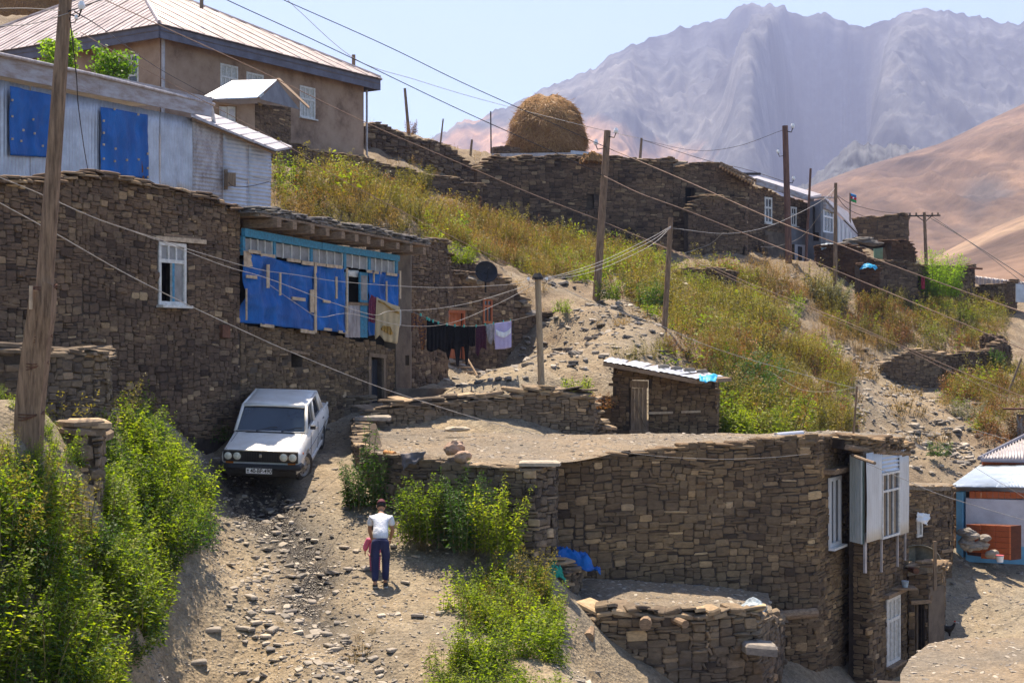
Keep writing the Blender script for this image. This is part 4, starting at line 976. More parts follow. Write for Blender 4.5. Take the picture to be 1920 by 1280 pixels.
for x0, x1, y0, y1 in ((455, 478, 468, 474), (478, 505, 475, 481), (528, 553, 484, 490), (556, 578, 489, 496), (583, 600, 493, 498), (602, 632, 495, 501), (678, 688, 506, 511), (692, 705, 508, 513), (715, 735, 511, 516), (451, 471, 515, 521), (537, 562, 556, 562), (596, 609, 562, 567), (478, 503, 606, 612), (553, 580, 616, 623), (597, 612, 614, 619), (625, 640, 619, 624)):
    strip(dL, x0, y0, y1, x1, y0+(x1-x0)*.12, y1+(x1-x0)*.12, .13, .025, M['batten'], 'batten', GF)
for x0, x1, y0, y1 in ((489, 494, 496, 540), (513, 516, 511, 554), (571, 578, 543, 586), (579, 583, 492, 624), (619, 622, 519, 560), (639, 642, 503, 626), (714, 716, 527, 565), (690, 692, 511, 530), (739, 742, 508, 560), (450, 452, 541, 600)):
    strip(dL, x0, y0, y1, x1, y0, y1, .135, .025, M['batten'], 'batten', GF)
# open casement, curtain lace, tin apron
for xa, xb in ((643, 651), (672, 687)):
    strip(dL, xa, 510, 566, xb, 511, 568, .0, .04, M['blue_paint'], 'casement', GF); strip(dL, xa+2, 516, 562, xb-2, 517, 563, .041, .01, M['glass_dusty'], 'pane', GF)
strip(dL, 643, 566, 571, 688, 568, 573, .0, .07, M['wood_h'], 'window_rail', GF)
for i in range(6): strip(dL, 645+i*7, 571, 632, 651.6+i*7, 571, 633, .02, .02, M['tin_old'] if i < 4 else M['blue_paint'], 'apron_board', GF)
cloth([P(651, 518, 34.3), P(672, 520, 34.8), P(672, 507, 34.8), P(651, 506, 34.3)], 14, 4, .02, 2, M['white_paint'], 'lace', GF, thick=.003)
# rafters and slate roof edge
for i, x in enumerate((473, 503, 537, 566, 596, 622, 645, 671, 701, 727, 752)):
    d = dL(min(x, 742)) if x < 742 else 36.7; y = np.interp(x, (473, 752), (425, 476)); a = P(x, y, d); n = Vector((.925, -.38, 0))
    rg = random.Random(i); a += Vector((0, 0, .08))
    MB().box(a+n*.25-Vector((0, 0, .02)), n*.42, Vector((.38, .925, 0))*.085, Vector((0, 0, .085+rg.uniform(-.01, .01)))).put('rafter', M['wood_h'], GH)
def eave(x, o, up): 
    d = dL(min(x, 742)) if x < 742 else 36.5+(x-742)*.027; y = np.interp(x, (448, 775), (411, 468)); p = P(x, y, d); return p+Vector((.925, -.38, 0))*o+Vector((0, 0, up))
for xa, xb in ((450, 560), (560, 665), (665, 775)):
    a, b = eave(xa, .5, .06), eave(xb, .5, .06); a2, b2 = eave(xa, -.3, .06), eave(xb, -.3, .06)
    MB().hexa(a, b, b2, a2, *[p+Vector((0, 0, .05)) for p in (a, b, b2, a2)]).put('eave_board', M['wood_h'], GH)
er = [tuple(eave(x, .42, 0))[:2]+(eave(x, 0, .12).z, eave(x, 0, .17).z) for x in (448, 520, 600, 680, 775)]
masonry(GH, None, 'slab', 44, raw=er, th=.8, hc=(.03, .06), ws=(.15, .4), cap=True, wall_name='roof_edge', base_extra=0, low=0, capargs=dict(th=.5, rows=3, w=(.2, .5), t=(.025, .05), over=.08, bias=-.2), limit=200, prot=.07, mortar='mud')
ro = [eave(x, .35, .16) for x in (448, 560, 680, 775)]; bk = Vector((-.925, .38, 0))*6.5
gravel_roof('earth_roof', [tuple(p) for p in ro]+[(p.x+bk.x, p.y+bk.y, p.z+.25) for p in reversed(ro)], M['roof_earth'], GH, th=.1, res=.35, dome=.03, seed=19)
# rubble footing below the cellar door and mud-rendered step wall to the right
free_wall('low rubble footing in the shade below the cellar door, behind the car', [(590, 760, 800, 33.2), (640, 750, 792, 34.0), (692, 752, 785, 34.6)], 'grey', 45, name='rubble_footing', limit=120, cap=True, th=.3)
b = MB(); pp = [(722, 760, 790, 35.2), (745, 726, 782, 35.3), (800, 728, 770, 35.6), (848, 732, 762, 36.4)]
tag(backing(pix_path(pp), .35, [], .05, 3).put('low_rendered_wall', M['render'], origin=P(780, 780, 35.5)), 'low mud-rendered wall right of the cellar door', 'wall')

# ------------------------------------------------ set back house with orange door
OH = thing('stone_house', 'set-back low stone house with an orange door and clothes hanging in front', 'house', P(900, 690, 47))
op = [(771, 455, 730, 39.0), (838, 456, 712, 41.0), (840, 492, 712, 41.2)]
masonry(OH, op, 'red', 47, hc=(.07, .15), ws=(.12, .36), limit=160, wall_name='tall_wall', capargs=dict(rows=2, th=.5), rag=.04)
oq = [(836, 492, 712, 43.0), (850, 512, 700, 44.0), (930, 520, 690, 46.0), (965, 540, 686, 47.0), (1000, 590, 682, 47.5), (1066, 598, 668, 48.5)]
wO, pO, hO = masonry(OH, oq, 'red', 48, holes_px=[(839, 868, 582, 672), (905, 922, 560, 606)], hc=(.08, .17), ws=(.14, .4), limit=220, wall_name='front_wall', capargs=dict(rows=2, th=.6, t=(.04, .09)), rag=.07)
h = hO[0]; dO = pline((836, 43.0), (850, 44.0), (930, 46), (965, 47), (1000, 47.5), (1066, 48.5))
od = thing('door', None, None, P(853, 672, dO(853))); od.parent = OH; od.location = ORG[od.name]-ORG[OH.name]
for i in range(4): strip(dO, 841+i*6.6, 585, 672, 847+i*6.6, 585, 672, -.08, .03, M['orange_door'], 'plank', od)
strip(dO, 838, 580, 586, 870, 581, 587, -.02, .07, M['orange_door'], 'door_head', od); strip(dO, 838, 582, 673, 841, 582, 673, -.02, .07, M['orange_door'], 'jamb', od); strip(dO, 867, 582, 673, 870, 582, 673, -.02, .07, M['orange_door'], 'jamb', od)
strip(dO, 838, 576, 581, 882, 577, 582, 0, .08, M['wood_h'], 'lintel', OH); strip(dO, 893, 554, 559, 930, 558, 563, 0, .08, M['wood_h'], 'lintel', OH)
window(OH, pO, hO[1], M['orange_door'], M['glass'], rows=((0, .7), (.7, 1)), bars=[2, 2], fw=.07, inset=0)
st = thing('wooden_step', 'small wooden steps leading up to the orange door behind the laundry', 'steps', P(868, 705, 41.5))
for k in range(3): MB().box(P(862+k*5, 680+k*9, 42.6-k*.35), (.28, 0, 0), (0, .12, 0), (0, 0, .02)).put('tread', M['wood_h'], st)
for sx in (-.3, .3): MB().tube([P(858, 672, 43)+Vector((sx, 0, 0)), P(878, 708, 41.6)+Vector((sx, 0, 0))], .03, 6).put('stringer', M['wood_h'], st)
free_wall('ruined stub of stone wall on the roof beside the black satellite dish', [(838, 484, 530, 45.5), (850, 486, 530, 46.5), (893, 500, 530, 48), (897, 512, 530, 48.5)], 'red', 49, name='wall_stub', limit=90)
for k, (x, y, r) in enumerate(((870, 524, .28), (888, 530, .24), (985, 588, .3), (968, 566, .26), (1040, 600, .22))):
    boulder('roof_rubble', P(x, y, dO(min(x, 1000))+.3), (r*1.5, r, r*.45), 40+k, M['s_slab'], None, None, .35, OH)
# black dish
dc = P(912, 509, 44.0); ds_ = thing('satellite_dish', 'large black satellite dish on the low stone roof', 'satellite dish', dc)
g = []; ax = Vector((.25, -.9, .35)).normalized(); x1 = ax.cross(Vector((0, 0, 1))).normalized(); y1 = ax.cross(x1)
for j in range(9):
    r = .36*j/8; g.append([dc+ax*(-.12+.9*r*r)+(x1*math.cos(a)+y1*math.sin(a))*r for a in [k*2*math.pi/28 for k in range(29)]])
MB().quadgrid(g).put('dish', M['iron'], ds_, smooth=True, solid=.01)
MB().tube([dc+ax*.3, dc+ax*.02-Vector((0, 0, .3))], .012, 6).put('feed_arm', M['iron'], ds_); MB().tube([dc-ax*.12, dc-ax*.12-Vector((0, -.1, .6))], .03, 8).put('mast', M['iron'], ds_)

# ------------------------------------------------ tin house above the left roof
TH = thing('tin_clad_house', 'corrugated tin house with two windows covered by nailed blue tarpaulins', 'house', P(180, 345, 31))
dT = pline((0, 28.0), (360, 33.6))
def tin(x0, yt0, yb0, x1, yt1, yb1, dl, mat, along, parent, seed, out=0.0, pitch=.095, amp=.011, nm='metal_sheet'):
    a = P(x0, yb0, dl(x0)); b = P(x1, yb1, dl(x1)); c = P(x0, yt0, dl(x0)); e = P(x1, yt1, dl(x1)); w = math.hypot(b.x-a.x, b.y-a.y); u = Vector((b.x-a.x, b.y-a.y, 0)).normalized(); nn = Vector((u.y, -u.x, 0))
    k = max(6, int((w if along == 'x' else c.z-a.z)/pitch*5)); g = []; nu, nv = (k, 6) if along == 'x' else (6, k)
    for j in range(nv+1):
        v = j/nv; row = []
        for i in range(nu+1):
            t = i/nu; lo = a.lerp(b, t); hi = c.lerp(e, t); p = lo.lerp(hi, v); s_ = (w*t if along == 'x' else p.z)
            row.append(p+nn*(out+amp*math.sin(2*math.pi*s_/pitch)+.012*float(vn(t*3+seed, v*2+seed, seed))))
        g.append(row)
    return MB().quadgrid(g).put(nm, mat, parent, smooth=True, solid=.004)
def T1(x): return np.interp(x, (-60, 0, 360), (136, 150, 222))
xs = [-60, -10, 12, 57, 97, 140, 184, 228, 270, 300, 330, 360]
for i, (a, b) in enumerate(zip(xs[:-1], xs[1:])):
    tin(a, T1(a), 360, b, T1(b), 372, dT, M['tin'], 'x', TH, i, out=.006*(i % 2))
dL2 = pline((360, 33.6), (510, 35.6))
LT = [(360, 224), (435, 252), (510, 286)]
for i, (a, b) in enumerate(((360, 418), (418, 466), (466, 508))):
    for j in range(2):
        ya = np.interp(a, (360, 510), (222, 286)); yb_ = np.interp(b, (360, 510), (222, 286)); mid_a = 318; 
        if j == 0: tin(a, ya, 330, b, yb_, 338, dL2, M['tin_old'] if i == 0 else M['tin'], 'y', TH, i+20, out=.008)
        else: tin(a, 326, 400, b, 334, 410, dL2, M['tin_old'] if i == 0 else M['tin'], 'y', TH, i+30, out=.0)
strip(dT, -60, 90, 134, 175, 140, 180, .14, .03, M['fascia'], 'fascia_board', TH); strip(dT, 175, 140, 180, 387, 184, 221, .145, .03, M['fascia'], 'fascia_board', TH)
strip(dT, -60, 82, 92, 390, 190, 194, -.1, .4, M['tin_old'], 'gutter', TH) if False else None
MB().tube([P(-60, 88, dT(-60)-.35), P(180, 141, dT(180)-.35), P(402, 196, dT(402)-.25)], .035, 8).put('gutter', M['tin_old'], TH)
MB().tube([P(396, 200, dT(396)-.25), P(402, 236, dT(402))], .05, 8).put('downpipe', M['tin'], TH)
a, b = P(-60, 90, dT(-60)-.3), P(392, 192, dT(392)-.3); bk = Vector((-.925, .38, 0))*5
MB().hexa(a, b, b+bk+Vector((0, 0, .1)), a+bk+Vector((0, 0, .1)), *[p+Vector((0, 0, .05)) for p in (a, b, b+bk+Vector((0, 0, .1)), a+bk+Vector((0, 0, .1)))]).put('roof', M['tin_old'], TH)
a = [P(358, 219, 33.3), P(518, 284, 35.2), P(548, 278, 39), P(400, 216, 38)]
MB().hexa(*a, *[p+Vector((0, 0, .05)) for p in a]).put('lean_to_roof', M['tin_old'], TH)
for i in range(7):
    t = i/7; q0 = a[0].lerp(a[1], t); q1 = a[3].lerp(a[2], t); MB().tube([q0+Vector((0, 0, .055)), q1+Vector((0, 0, .055))], .018, 5).put('roof_rib', M['tin_old'], TH)
MB().tube([P(360, 222, 33.4), P(516, 288, 35.4)], .03, 6).put('eave_beam', M['wood_h'], TH)
for (x0, ya0, yb0, x1, ya1, yb1, s_) in ((11, 162, 292, 96, 180, 296, 51), (183, 201, 326, 271, 216, 336, 52)):
    tp_ = tarp_px(x0, ya0, yb0, x1, ya1, yb1, s_, .085, TH, dT, amp=.035, fold=.012)
    rg = random.Random(s_); 
    pos = [(x0+2, ya0+(yb0-ya0)*k/5, 0) for k in range(1, 6)] + [(x1-3, ya1+(yb1-ya1)*k/5, 0) for k in range(1, 6)] + [(x0+(x1-x0)*k/4, ya0+(ya1-ya0)*k/4+4, 0) for k in range(1, 4)] + [(x0+(x1-x0)*k/4+rg.uniform(-4, 4), yb0-22+rg.uniform(-3, 3), 0) for k in range(1, 4)] + [(x0+(x1-x0)*k/4+rg.uniform(-4, 4), yb0-45+rg.uniform(-3, 3), 0) for k in range(1, 4)] + [(x0+(x1-x0)*.45, ya0+(yb0-ya0)*.45, 0)]
    for x, y, _ in pos:
      x += rg.uniform(-3, 3) if x0+6 < x < x1-6 else 0; y += rg.uniform(-5, 5)
      if rg.random() < .75: strip(dT, x-1.5, y-2, y+2, x+1.5, y-1.8, y+2.2, .13, .02, M['batten'], 'nailed_pad', TH)
strip(dT, 259, 303, 345, 266, 303, 345, .05, .05, M['rust'], 'rusty_post', TH)
strip(dL2, 418, 325, 350, 433, 325, 350, .06, .12, M['wood'], 'meter_box', TH); strip(dL2, 418, 318, 356, 424, 318, 356, .03, .03, M['wood'], 'meter_board', TH)

# ------------------------------------------------ big brown plastered house
BH = thing('plastered_house', 'large two-storey brown mud-plastered house with a ribbed grey metal hip roof', 'house', P(500, 290, 61))
C0 = P(300, 60, 55.0); C1 = P(682, 158, 65.5); uu = Vector((C1.x-C0.x, C1.y-C0.y, 0)); LB = uu.length; uu.normalize(); vv = Vector((-uu.y, uu.x, 0))   # away-left
ze = C0.z-.1; zg = 6.9; LD = 16.0; Zv = Vector((0, 0, 1))
dBH = pline((300, 55.0), (682, 65.5)); B0 = Vector((C0.x, C0.y, 0))
pBH = [(C0.x, C0.y, zg, ze), (C1.x, C1.y, zg, ze)]
hp = [(413, 446, 122, 170), (462, 494, 138, 180), (562, 591, 163, 222)]
hb = [hole_px(pBH, *h) for h in hp]
backing(pBH, .5, hb, 0, 1, 1.0).put('plaster_wall', M['plaster_brown'], BH)
pBL = [(C0.x+vv.x*LD, C0.y+vv.y*LD, zg, ze), (C0.x, C0.y, zg, ze)]
hl2 = [hole_px(pBL, 222, 260, 104, 200)]
backing([(x, y, a_, b_) for x, y, a_, b_ in pBL], .5, hl2, 0, 2, 1.0).put('plaster_wall', M['plaster_brown'], BH)
for h in hb: window(BH, pBH, h, M['white_paint'], M['curtain_glass'], rows=((0, .6), (.6, 1)) if h is hb[2] else ((0, .5), (.5, 1)), bars=[4, 3], fw=.08, inset=.02, sill=M['white_paint'])
window(BH, pBL, hl2[0], M['white_paint'], M['glass'], rows=((0, .6), (.6, 1)), bars=[2, 3], fw=.08, inset=.02)
ov = .55
cn = [B0+(-uu)*ov-vv*ov, B0+uu*(LB+ov)-vv*ov, B0+uu*(LB+ov)+vv*(LD+ov), B0-uu*ov+vv*(LD+ov)]
def zz(p, z): return Vector((p.x, p.y, z))
for i, j in ((3, 0), (0, 1), (1, 2)):
    a, b = cn[i], cn[j]; dr_ = (b-a).normalized(); nn = Vector((dr_.y, -dr_.x, 0))
    MB().hexa(*[zz(p, ze-.28) for p in (a, b, b-nn*.06, a-nn*.06)], *[zz(p, ze+.22) for p in (a, b, b-nn*.06, a-nn*.06)]).put('fascia_board', M['fascia_dark'], BH)
MB().hexa(*[zz(p, ze-.02) for p in cn], *[zz(p, ze+.02) for p in cn]).put('soffit', M['wood_h'], BH)
apex = B0+uu*LB*.5+vv*(LD*.52); apex.z = ze+4.6
M['roof_grey'] = simple('ribbed_grey_roof', (0.42, 0.36, 0.36), 0.5, (0.24, 0.195, 0.195), 1.3, metal=.25, bmp=.2, spec=.5)
for i, j in ((3, 0), (0, 1), (1, 2), (2, 3)):
    a, b = zz(cn[i], ze+.26), zz(cn[j], ze+.26); L_ = (b-a).length; dr_ = (b-a)/L_; nn = Vector((dr_.y, -dr_.x, 0)); mid = a+dr_*((apex-a).dot(dr_)); sm = (apex-a).dot(dr_)
    nsh = 12
    for k in range(nsh):
        def top(s):  # height line of the hip at distance s
            return a.lerp(apex, s/sm) if s <= sm else b.lerp(apex, (L_-s)/(L_-sm))
        s0, s1 = L_*k/nsh, L_*(k+1)/nsh
        cuts = [s0, (s0*2+s1)/3, (s0+s1*2)/3, s1]
        mb = MB(); up = (apex-mid).normalized(); nrm = dr_.cross(up); nrm = nrm if nrm.z > 0 else -nrm; lift = nrm*(.008 if k % 2 else 0)
        for c0_, c1_ in zip(cuts[:-1], cuts[1:]):
            e0, e1 = a+dr_*c0_-up*.12, a+dr_*c1_-up*.12; mb.hexa(e0+lift, e1+lift, top(c1_)+lift, top(c0_)+lift, e0+lift+nrm*.03, e1+lift+nrm*.03, top(c1_)+lift+nrm*.03, top(c0_)+lift+nrm*.03)
            if c0_ > s0: mb.tube([e0+lift+nrm*.03, top(c0_)+lift+nrm*.03], .03, 5)
        rb = mb.put('roof_sheet', M['roof_grey'], BH)
        MB().tube([a+dr_*s0-up*.12+nrm*.06, top(s0)+nrm*.05], .022, 5).put('seam', M['roof_grey'], rb)
    MB().tube([a-dr_*0+Zv*.06, zz(apex, apex.z+.06)], .08, 6).put('hip_cap', M['roof_grey'], BH)
dp = B0-vv*.12+uu*.05
MB().tube([zz(dp, ze+.1), zz(dp, ze-.4), zz(dp, zg)], .075, 10).put('downpipe', M['tin_old'], BH)
MB().tube([zz(B0+uu*(LB+.1)-vv*.1, ze-.3), zz(B0+uu*(LB+.1)-vv*.1, zg)], .05, 8).put('downpipe', M['tin_old'], BH)
for i in range(9):
    a = B0+uu*(LB*(.52+i*.055)); MB().box(zz(a-vv*.2, ze-.09), uu*.05, vv*.26, Zv*.06).put('rafter_end', M['wood_h'], BH)
# porch
PO = thing('porch', None, None, P(470, 260, 54)); PO.parent = BH; PO.location = ORG[PO.name]-ORG[BH.name]
dP = pline((395, 52.0), (446, 52.6), (560, 56.0))
pp = [(395, 190, 262, 52.0), (446, 196, 270, 52.6), (478, 194, 275, 53.2)]
backing(pix_path([(a, b, c+30, d) for a, b, c, d in pp]), .3, [hole_px(pix_path(pp), 411, 444, 198, 240)], 0, 1).put('porch_wall', M['plaster_brown'], PO)
for a, b in ((412, 427), (428.5, 443)): 
    strip(dP, a, 199, 242, b, 200, 243, -.12, .04, M['white_paint'], 'door_leaf', PO); strip(dP, a+3, 204, 218, b-3, 205, 219, -.075, .015, M['white_wall'], 'door_panel', PO); strip(dP, a+3, 223, 238, b-3, 223, 238, -.075, .015, M['white_wall'], 'door_panel', PO)
backing(pix_path([(478, 194, 310, 53.2), (545, 202, 310, 55.6)]), .2, [], 0, 4).put('porch_wall', M['mud'], PO)
rg = random.Random(8); emit_stones(lay(pix_path([(478, 196, 300, 53.2), (545, 204, 300, 55.6)]), [], rg, (.1, .2), (.2, .4), .03, .05), PO, 'red', 110)
pr = [P(372, 188, 51.6), P(482, 184, 51.9), P(520, 151, 54.4), P(436, 153, 54.2)]
for i in range(6):
    a, b = pr[0].lerp(pr[1], i/6), pr[0].lerp(pr[1], (i+1)/6); c_, d_ = pr[3].lerp(pr[2], (i+1)/6), pr[3].lerp(pr[2], i/6)
    MB().hexa(a, b, c_, d_, *[q_+Vector((0, 0, .04)) for q_ in (a, b, c_, d_)]).put('roof_sheet', M['tin'] if i < 3 else M['tin_blue'], PO)
g_ = [P(486, 186, 51.9), P(520, 153, 54.4), P(562, 206, 57.0)]; mb = MB(); nn = Vector((.2, -.9, 0)).normalized()*.05
mb.add([q_ for q_ in g_]+[q_+nn for q_ in g_], [(0, 2, 1), (3, 4, 5), (0, 1, 4, 3), (1, 2, 5, 4), (2, 0, 3, 5)]); mb.put('gable', M['grey_plaster'], PO)
MB().hexa(P(518, 150, 54.2), P(580, 206, 57.6), P(580, 202, 59.6), P(524, 149, 56.4), *[q_+Vector((0, 0, .06)) for q_ in (P(518, 150, 54.2), P(580, 206, 57.6), P(580, 202, 59.6), P(524, 149, 56.4))]).put('roof_sheet', M['wood_h'], PO)
# stubs on the roof
for nm, x, y0, y1, d, w_ in (('roof_post', 378, -20, 16, 58, .16), ('roof_post', 663, 103, 138, 67, .17)):
    tag(MB().tube([P(x, y1, d), P(x, y0, d)], w_/2, 8).put(nm, M['wood'], origin=P(x, y1, d)), 'short dark post standing above the roof %s of the plastered house' % ('ridge' if x < 500 else 'end'), 'post')
# ------------------------------------------------ walls and ruins higher up the hillside
free_wall('long dry stone terrace wall above the weedy slope, below the plastered house', [(505, 262, 330, 58), (600, 286, 340, 60), (700, 306, 352, 62), (800, 329, 372, 64), (880, 345, 400, 65.5), (905, 352, 408, 66)], 'red', 61, limit=300, hc=(.10, .22), ws=(.18, .5), name='terrace_wall', rag=.1)
free_wall('rough stone bank on the skyline right of the plastered house', [(686, 236, 300, 68), (740, 244, 312, 69), (800, 266, 324, 70), (850, 286, 332, 71), (894, 310, 340, 72)], 'red', 62, limit=280, hc=(.12, .28), ws=(.2, .6), name='stone_bank', rag=.25, prot=.14)
M['beam_far'] = M['wood_h']
def tarp_roof(nm, pts, th, mat, parent=None):
    q = [P(*p) for p in pts]; return MB().hexa(*q, *[p+Vector((0, 0, th)) for p in q]).put(nm, mat, parent, origin=None if parent else q[0])
RU = thing('ruined_house', 'long roofless brown stone ruin below the haystack with bricked-up openings', 'ruin', P(1100, 478, 68))
r1 = [(893, 324, 412, 66.5), (932, 302, 430, 66.8), (1100, 300, 475, 67.8), (1200, 304, 488, 68.5), (1262, 302, 490, 69)]
wU, pU, hU = masonry(RU, r1, 'red', 63, holes_px=[(1100, 1114, 364, 390)], hc=(.10, .22), ws=(.18, .55), limit=300, rag=.12, capargs=dict(th=.8, rows=3, t=(.05, .11), w=(.25, .7)), bias=-.05)
for h in hU:
    p, u, _, _ = frame_at(pU, (h[0]+h[1])/2); n = Vector((u.y, -u.x, 0)); MB().box(Vector((p.x, p.y, (h[2]+h[3])/2))-n*.25, u*.4, n*.03, Vector((0, 0, .5))).put('blocking', M['mud'], RU)
dU = pline((893, 66.5), (932, 66.8), (1262, 69))
strip(dU, 998, 356, 397, 1017, 357, 397, .0, .02, M['render'], 'blocked_window', RU)
for i in range(7): strip(dU, 1032+i*13, 408+i*1.5, 415+i*1.5, 1037+i*13, 408+i*1.5, 415+i*1.5, .03, .02, M['dark'], 'beam_socket', RU)
strip(dU, 1135, 320, 375, 1165, 325, 385, .055, .01, M['render'], 'mud_patch', RU) if False else None
RV = thing('ruined_house', 'taller stepped stone ruin with a black window hole, right end of the long ruin', 'ruin', P(1330, 488, 70))
r2 = [(1262, 318, 490, 69.6), (1300, 308, 490, 70), (1345, 306, 490, 70.4), (1405, 340, 490, 71.2)]
wV, pV, hV = masonry(RV, r2, 'red', 64, holes_px=[(1285, 1302, 352, 388)], hc=(.10, .22), ws=(.18, .5), limit=220, rag=.08, capargs=dict(rows=2, th=.7))
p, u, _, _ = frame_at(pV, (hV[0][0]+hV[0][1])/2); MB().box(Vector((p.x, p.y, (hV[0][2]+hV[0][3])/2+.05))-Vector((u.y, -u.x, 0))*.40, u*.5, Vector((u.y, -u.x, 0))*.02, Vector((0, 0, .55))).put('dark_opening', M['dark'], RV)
r3 = [(1290, 398, 492, 68.6), (1300, 385, 492, 68.7), (1312, 372, 492, 68.9), (1350, 374, 492, 69.4), (1398, 380, 492, 70.2), (1402, 385, 492, 71)]
masonry(RV, r3, 'red', 65, hc=(.10, .2), ws=(.18, .5), limit=160, rag=.1, wall_name='front_wall', capargs=dict(rows=3, th=.7))
for i in range(12):
    x = 1346+i*5.2; y = 314+i*2.9; a = P(x, y, 70.3+i*.08); MB().box(a+Vector((.1, -.35, 0)), (.05, 0, 0), (0, .4, 0), (0, 0, .06)).put('rafter_end', M['wood_h'], RV)
strip(pline((1345, 70.0), (1410, 70.8)), 1344, 305, 309, 1410, 338, 342, .3, .1, M['wood_h'], 'eave_board', RV)
tag(gravel_roof('earth_platform', [tuple(P(*p)) for p in ((900, 292, 84), (1000, 289, 82), (1100, 291, 81), (1285, 304, 80), (1290, 303, 90), (1100, 296, 92), (900, 294, 92))], M['roof_earth'], None, th=1.2, res=.8, dome=.0, seed=4), 'flat earth platform behind the long ruin that carries the haystack', 'earth roof')
tag(MB().hexa(*[P(*p) for p in ((922, 294, 78), (1075, 292, 78), (1075, 292, 79), (922, 294, 79))], *[P(*p) for p in ((922, 288, 78), (1075, 286, 78), (1075, 286, 79), (922, 288, 79))]).put('sheet_edge', M['tin_old'], origin=P(1000, 292, 78)), 'long pale sheet metal strip lying in front of the haystack', 'metal sheet')
tag(MB().hexa(*[P(*p) for p in ((1070, 289, 77), (1128, 292, 77), (1128, 292, 77.6), (1070, 289, 77.6))], *[P(*p) for p in ((1070, 282, 77), (1128, 287, 77), (1128, 287, 77.6), (1070, 282, 77.6))]).put('sheet_edge', M['tin'], origin=P(1100, 290, 77)), 'short bright sheet metal offcut right of the haystack foot', 'metal sheet')
free_wall('low mud wall left of the haystack foot', [(925, 274, 295, 80), (975, 276, 295, 80.4)], 'red', 66, name='mud_wall', limit=30, cap=False)
# haystacks
M['hay'] = simple('dry_hay', (0.30, 0.165, 0.065), 0.95, (0.15, 0.08, 0.03), 14, bmp=1.0, bd=.05)
M['hay_straw'] = leaf_mat('hay_straw', [(0.0, (0.13, 0.065, 0.022)), (0.5, (0.29, 0.155, 0.055)), (1.0, (0.50, 0.30, 0.12))], .2, 1.2)
def haystack(base, rx, ry, h, seed, label, n=5000, ln=.45):
    o = thing('haystack', label, 'haystack', base); rg = np.random.RandomState(seed); base = Vector(base)
    def surf(a, v):
        prof = np.where(v < .35, 1.0+.06*np.sin(v/.35*3.1), np.sqrt(np.clip(1-((v-.35)/.68)**2, 0.0, 1))); w = (1+.06*np.sin(a*3+seed)+.05*np.sin(a*5+2))*(1+.05*np.sin(v*9+a*2)*np.sin(a*4+v*5))+.05*v*np.cos(a+.4)
        return np.stack([np.cos(a)*rx*prof*w, np.sin(a)*ry*prof*w, h*v*(1+.03*np.sin(a*2+1))], -1)
    A, V = np.meshgrid(np.linspace(0, 2*math.pi, 49), np.linspace(0, 1.02, 30)); g = surf(A, V); g += np.random.RandomState(seed).normal(0, .02, g.shape)
    g[:, -1] = g[:, 0]
    MB().quadgrid([[base+Vector(p) for p in r] for r in g]).put('hay_core', M['hay'], o, smooth=True)
    a = rg.uniform(0, 2*math.pi, n); v = rg.uniform(0, 1, n)**.9*1.01; p = surf(a, v)
    t = np.stack([-np.sin(a)*.6, np.cos(a)*.6, -0.9+rg.normal(0, .35, n)], -1)*rg.choice([-1, 1], (n, 1))*np.array([1, 1, 1]) ; t[:, 2] = -np.abs(t[:, 2]); t += rg.normal(0, .35, (n, 3)); t /= np.linalg.norm(t, axis=1)[:, None]
    out = p/np.array([rx, ry, h])*[1, 1, .3]; out /= np.linalg.norm(out, axis=1)[:, None]+1e-6
    L = rg.uniform(.4, 1, (n, 1))*ln; sd = np.cross(t, out); sd /= np.linalg.norm(sd, axis=1)[:, None]+1e-6; sd *= .022
    b = np.array(base)+p; q = np.stack([b-sd, b+sd, b+t*L+out*.10*rg.uniform(0, 1.4, (n, 1))], 1).reshape(-1, 3); f = np.arange(n*3).reshape(-1, 3)
    s_ = link('hay_strands', mesh_from('hay_strands', q, f), M['hay_straw'], o); s_['kind'] = 'stuff'
    return o
haystack(P(1024, 291, 84.5), 2.10, 2.2, 3.45, 3, 'huge domed golden haystack on the skyline behind the long ruin', 15000, .5)
haystack(P(1006, 291, 83.2)+Vector((-1.0, 0, 0)), .55, .5, .35, 5, 'small heap of hay at the foot of the big haystack', 500, .3)
haystack(P(45, 60, 80), 3.0, 2.6, 3.6, 9, 'dark brown haystack cut off by the top left edge behind the hip roof', 5000, .5)
tag(cloth([P(76, 50, 78.5), P(100, 44, 78.5), P(84, -30, 78.5), P(60, -30, 78.5)], 14, 14, .1, 4, M['tarp_green'], 'tarpaulin'), 'dark green tarpaulin strip over the top left haystack', 'tarpaulin')
tag(heap('dry_grass_tuft', (1110, 300, 67.0, .5, .3), .3, M['hay'], 6, 'orange tuft of dry grass on top of the long ruin wall', 'grass tuft'))
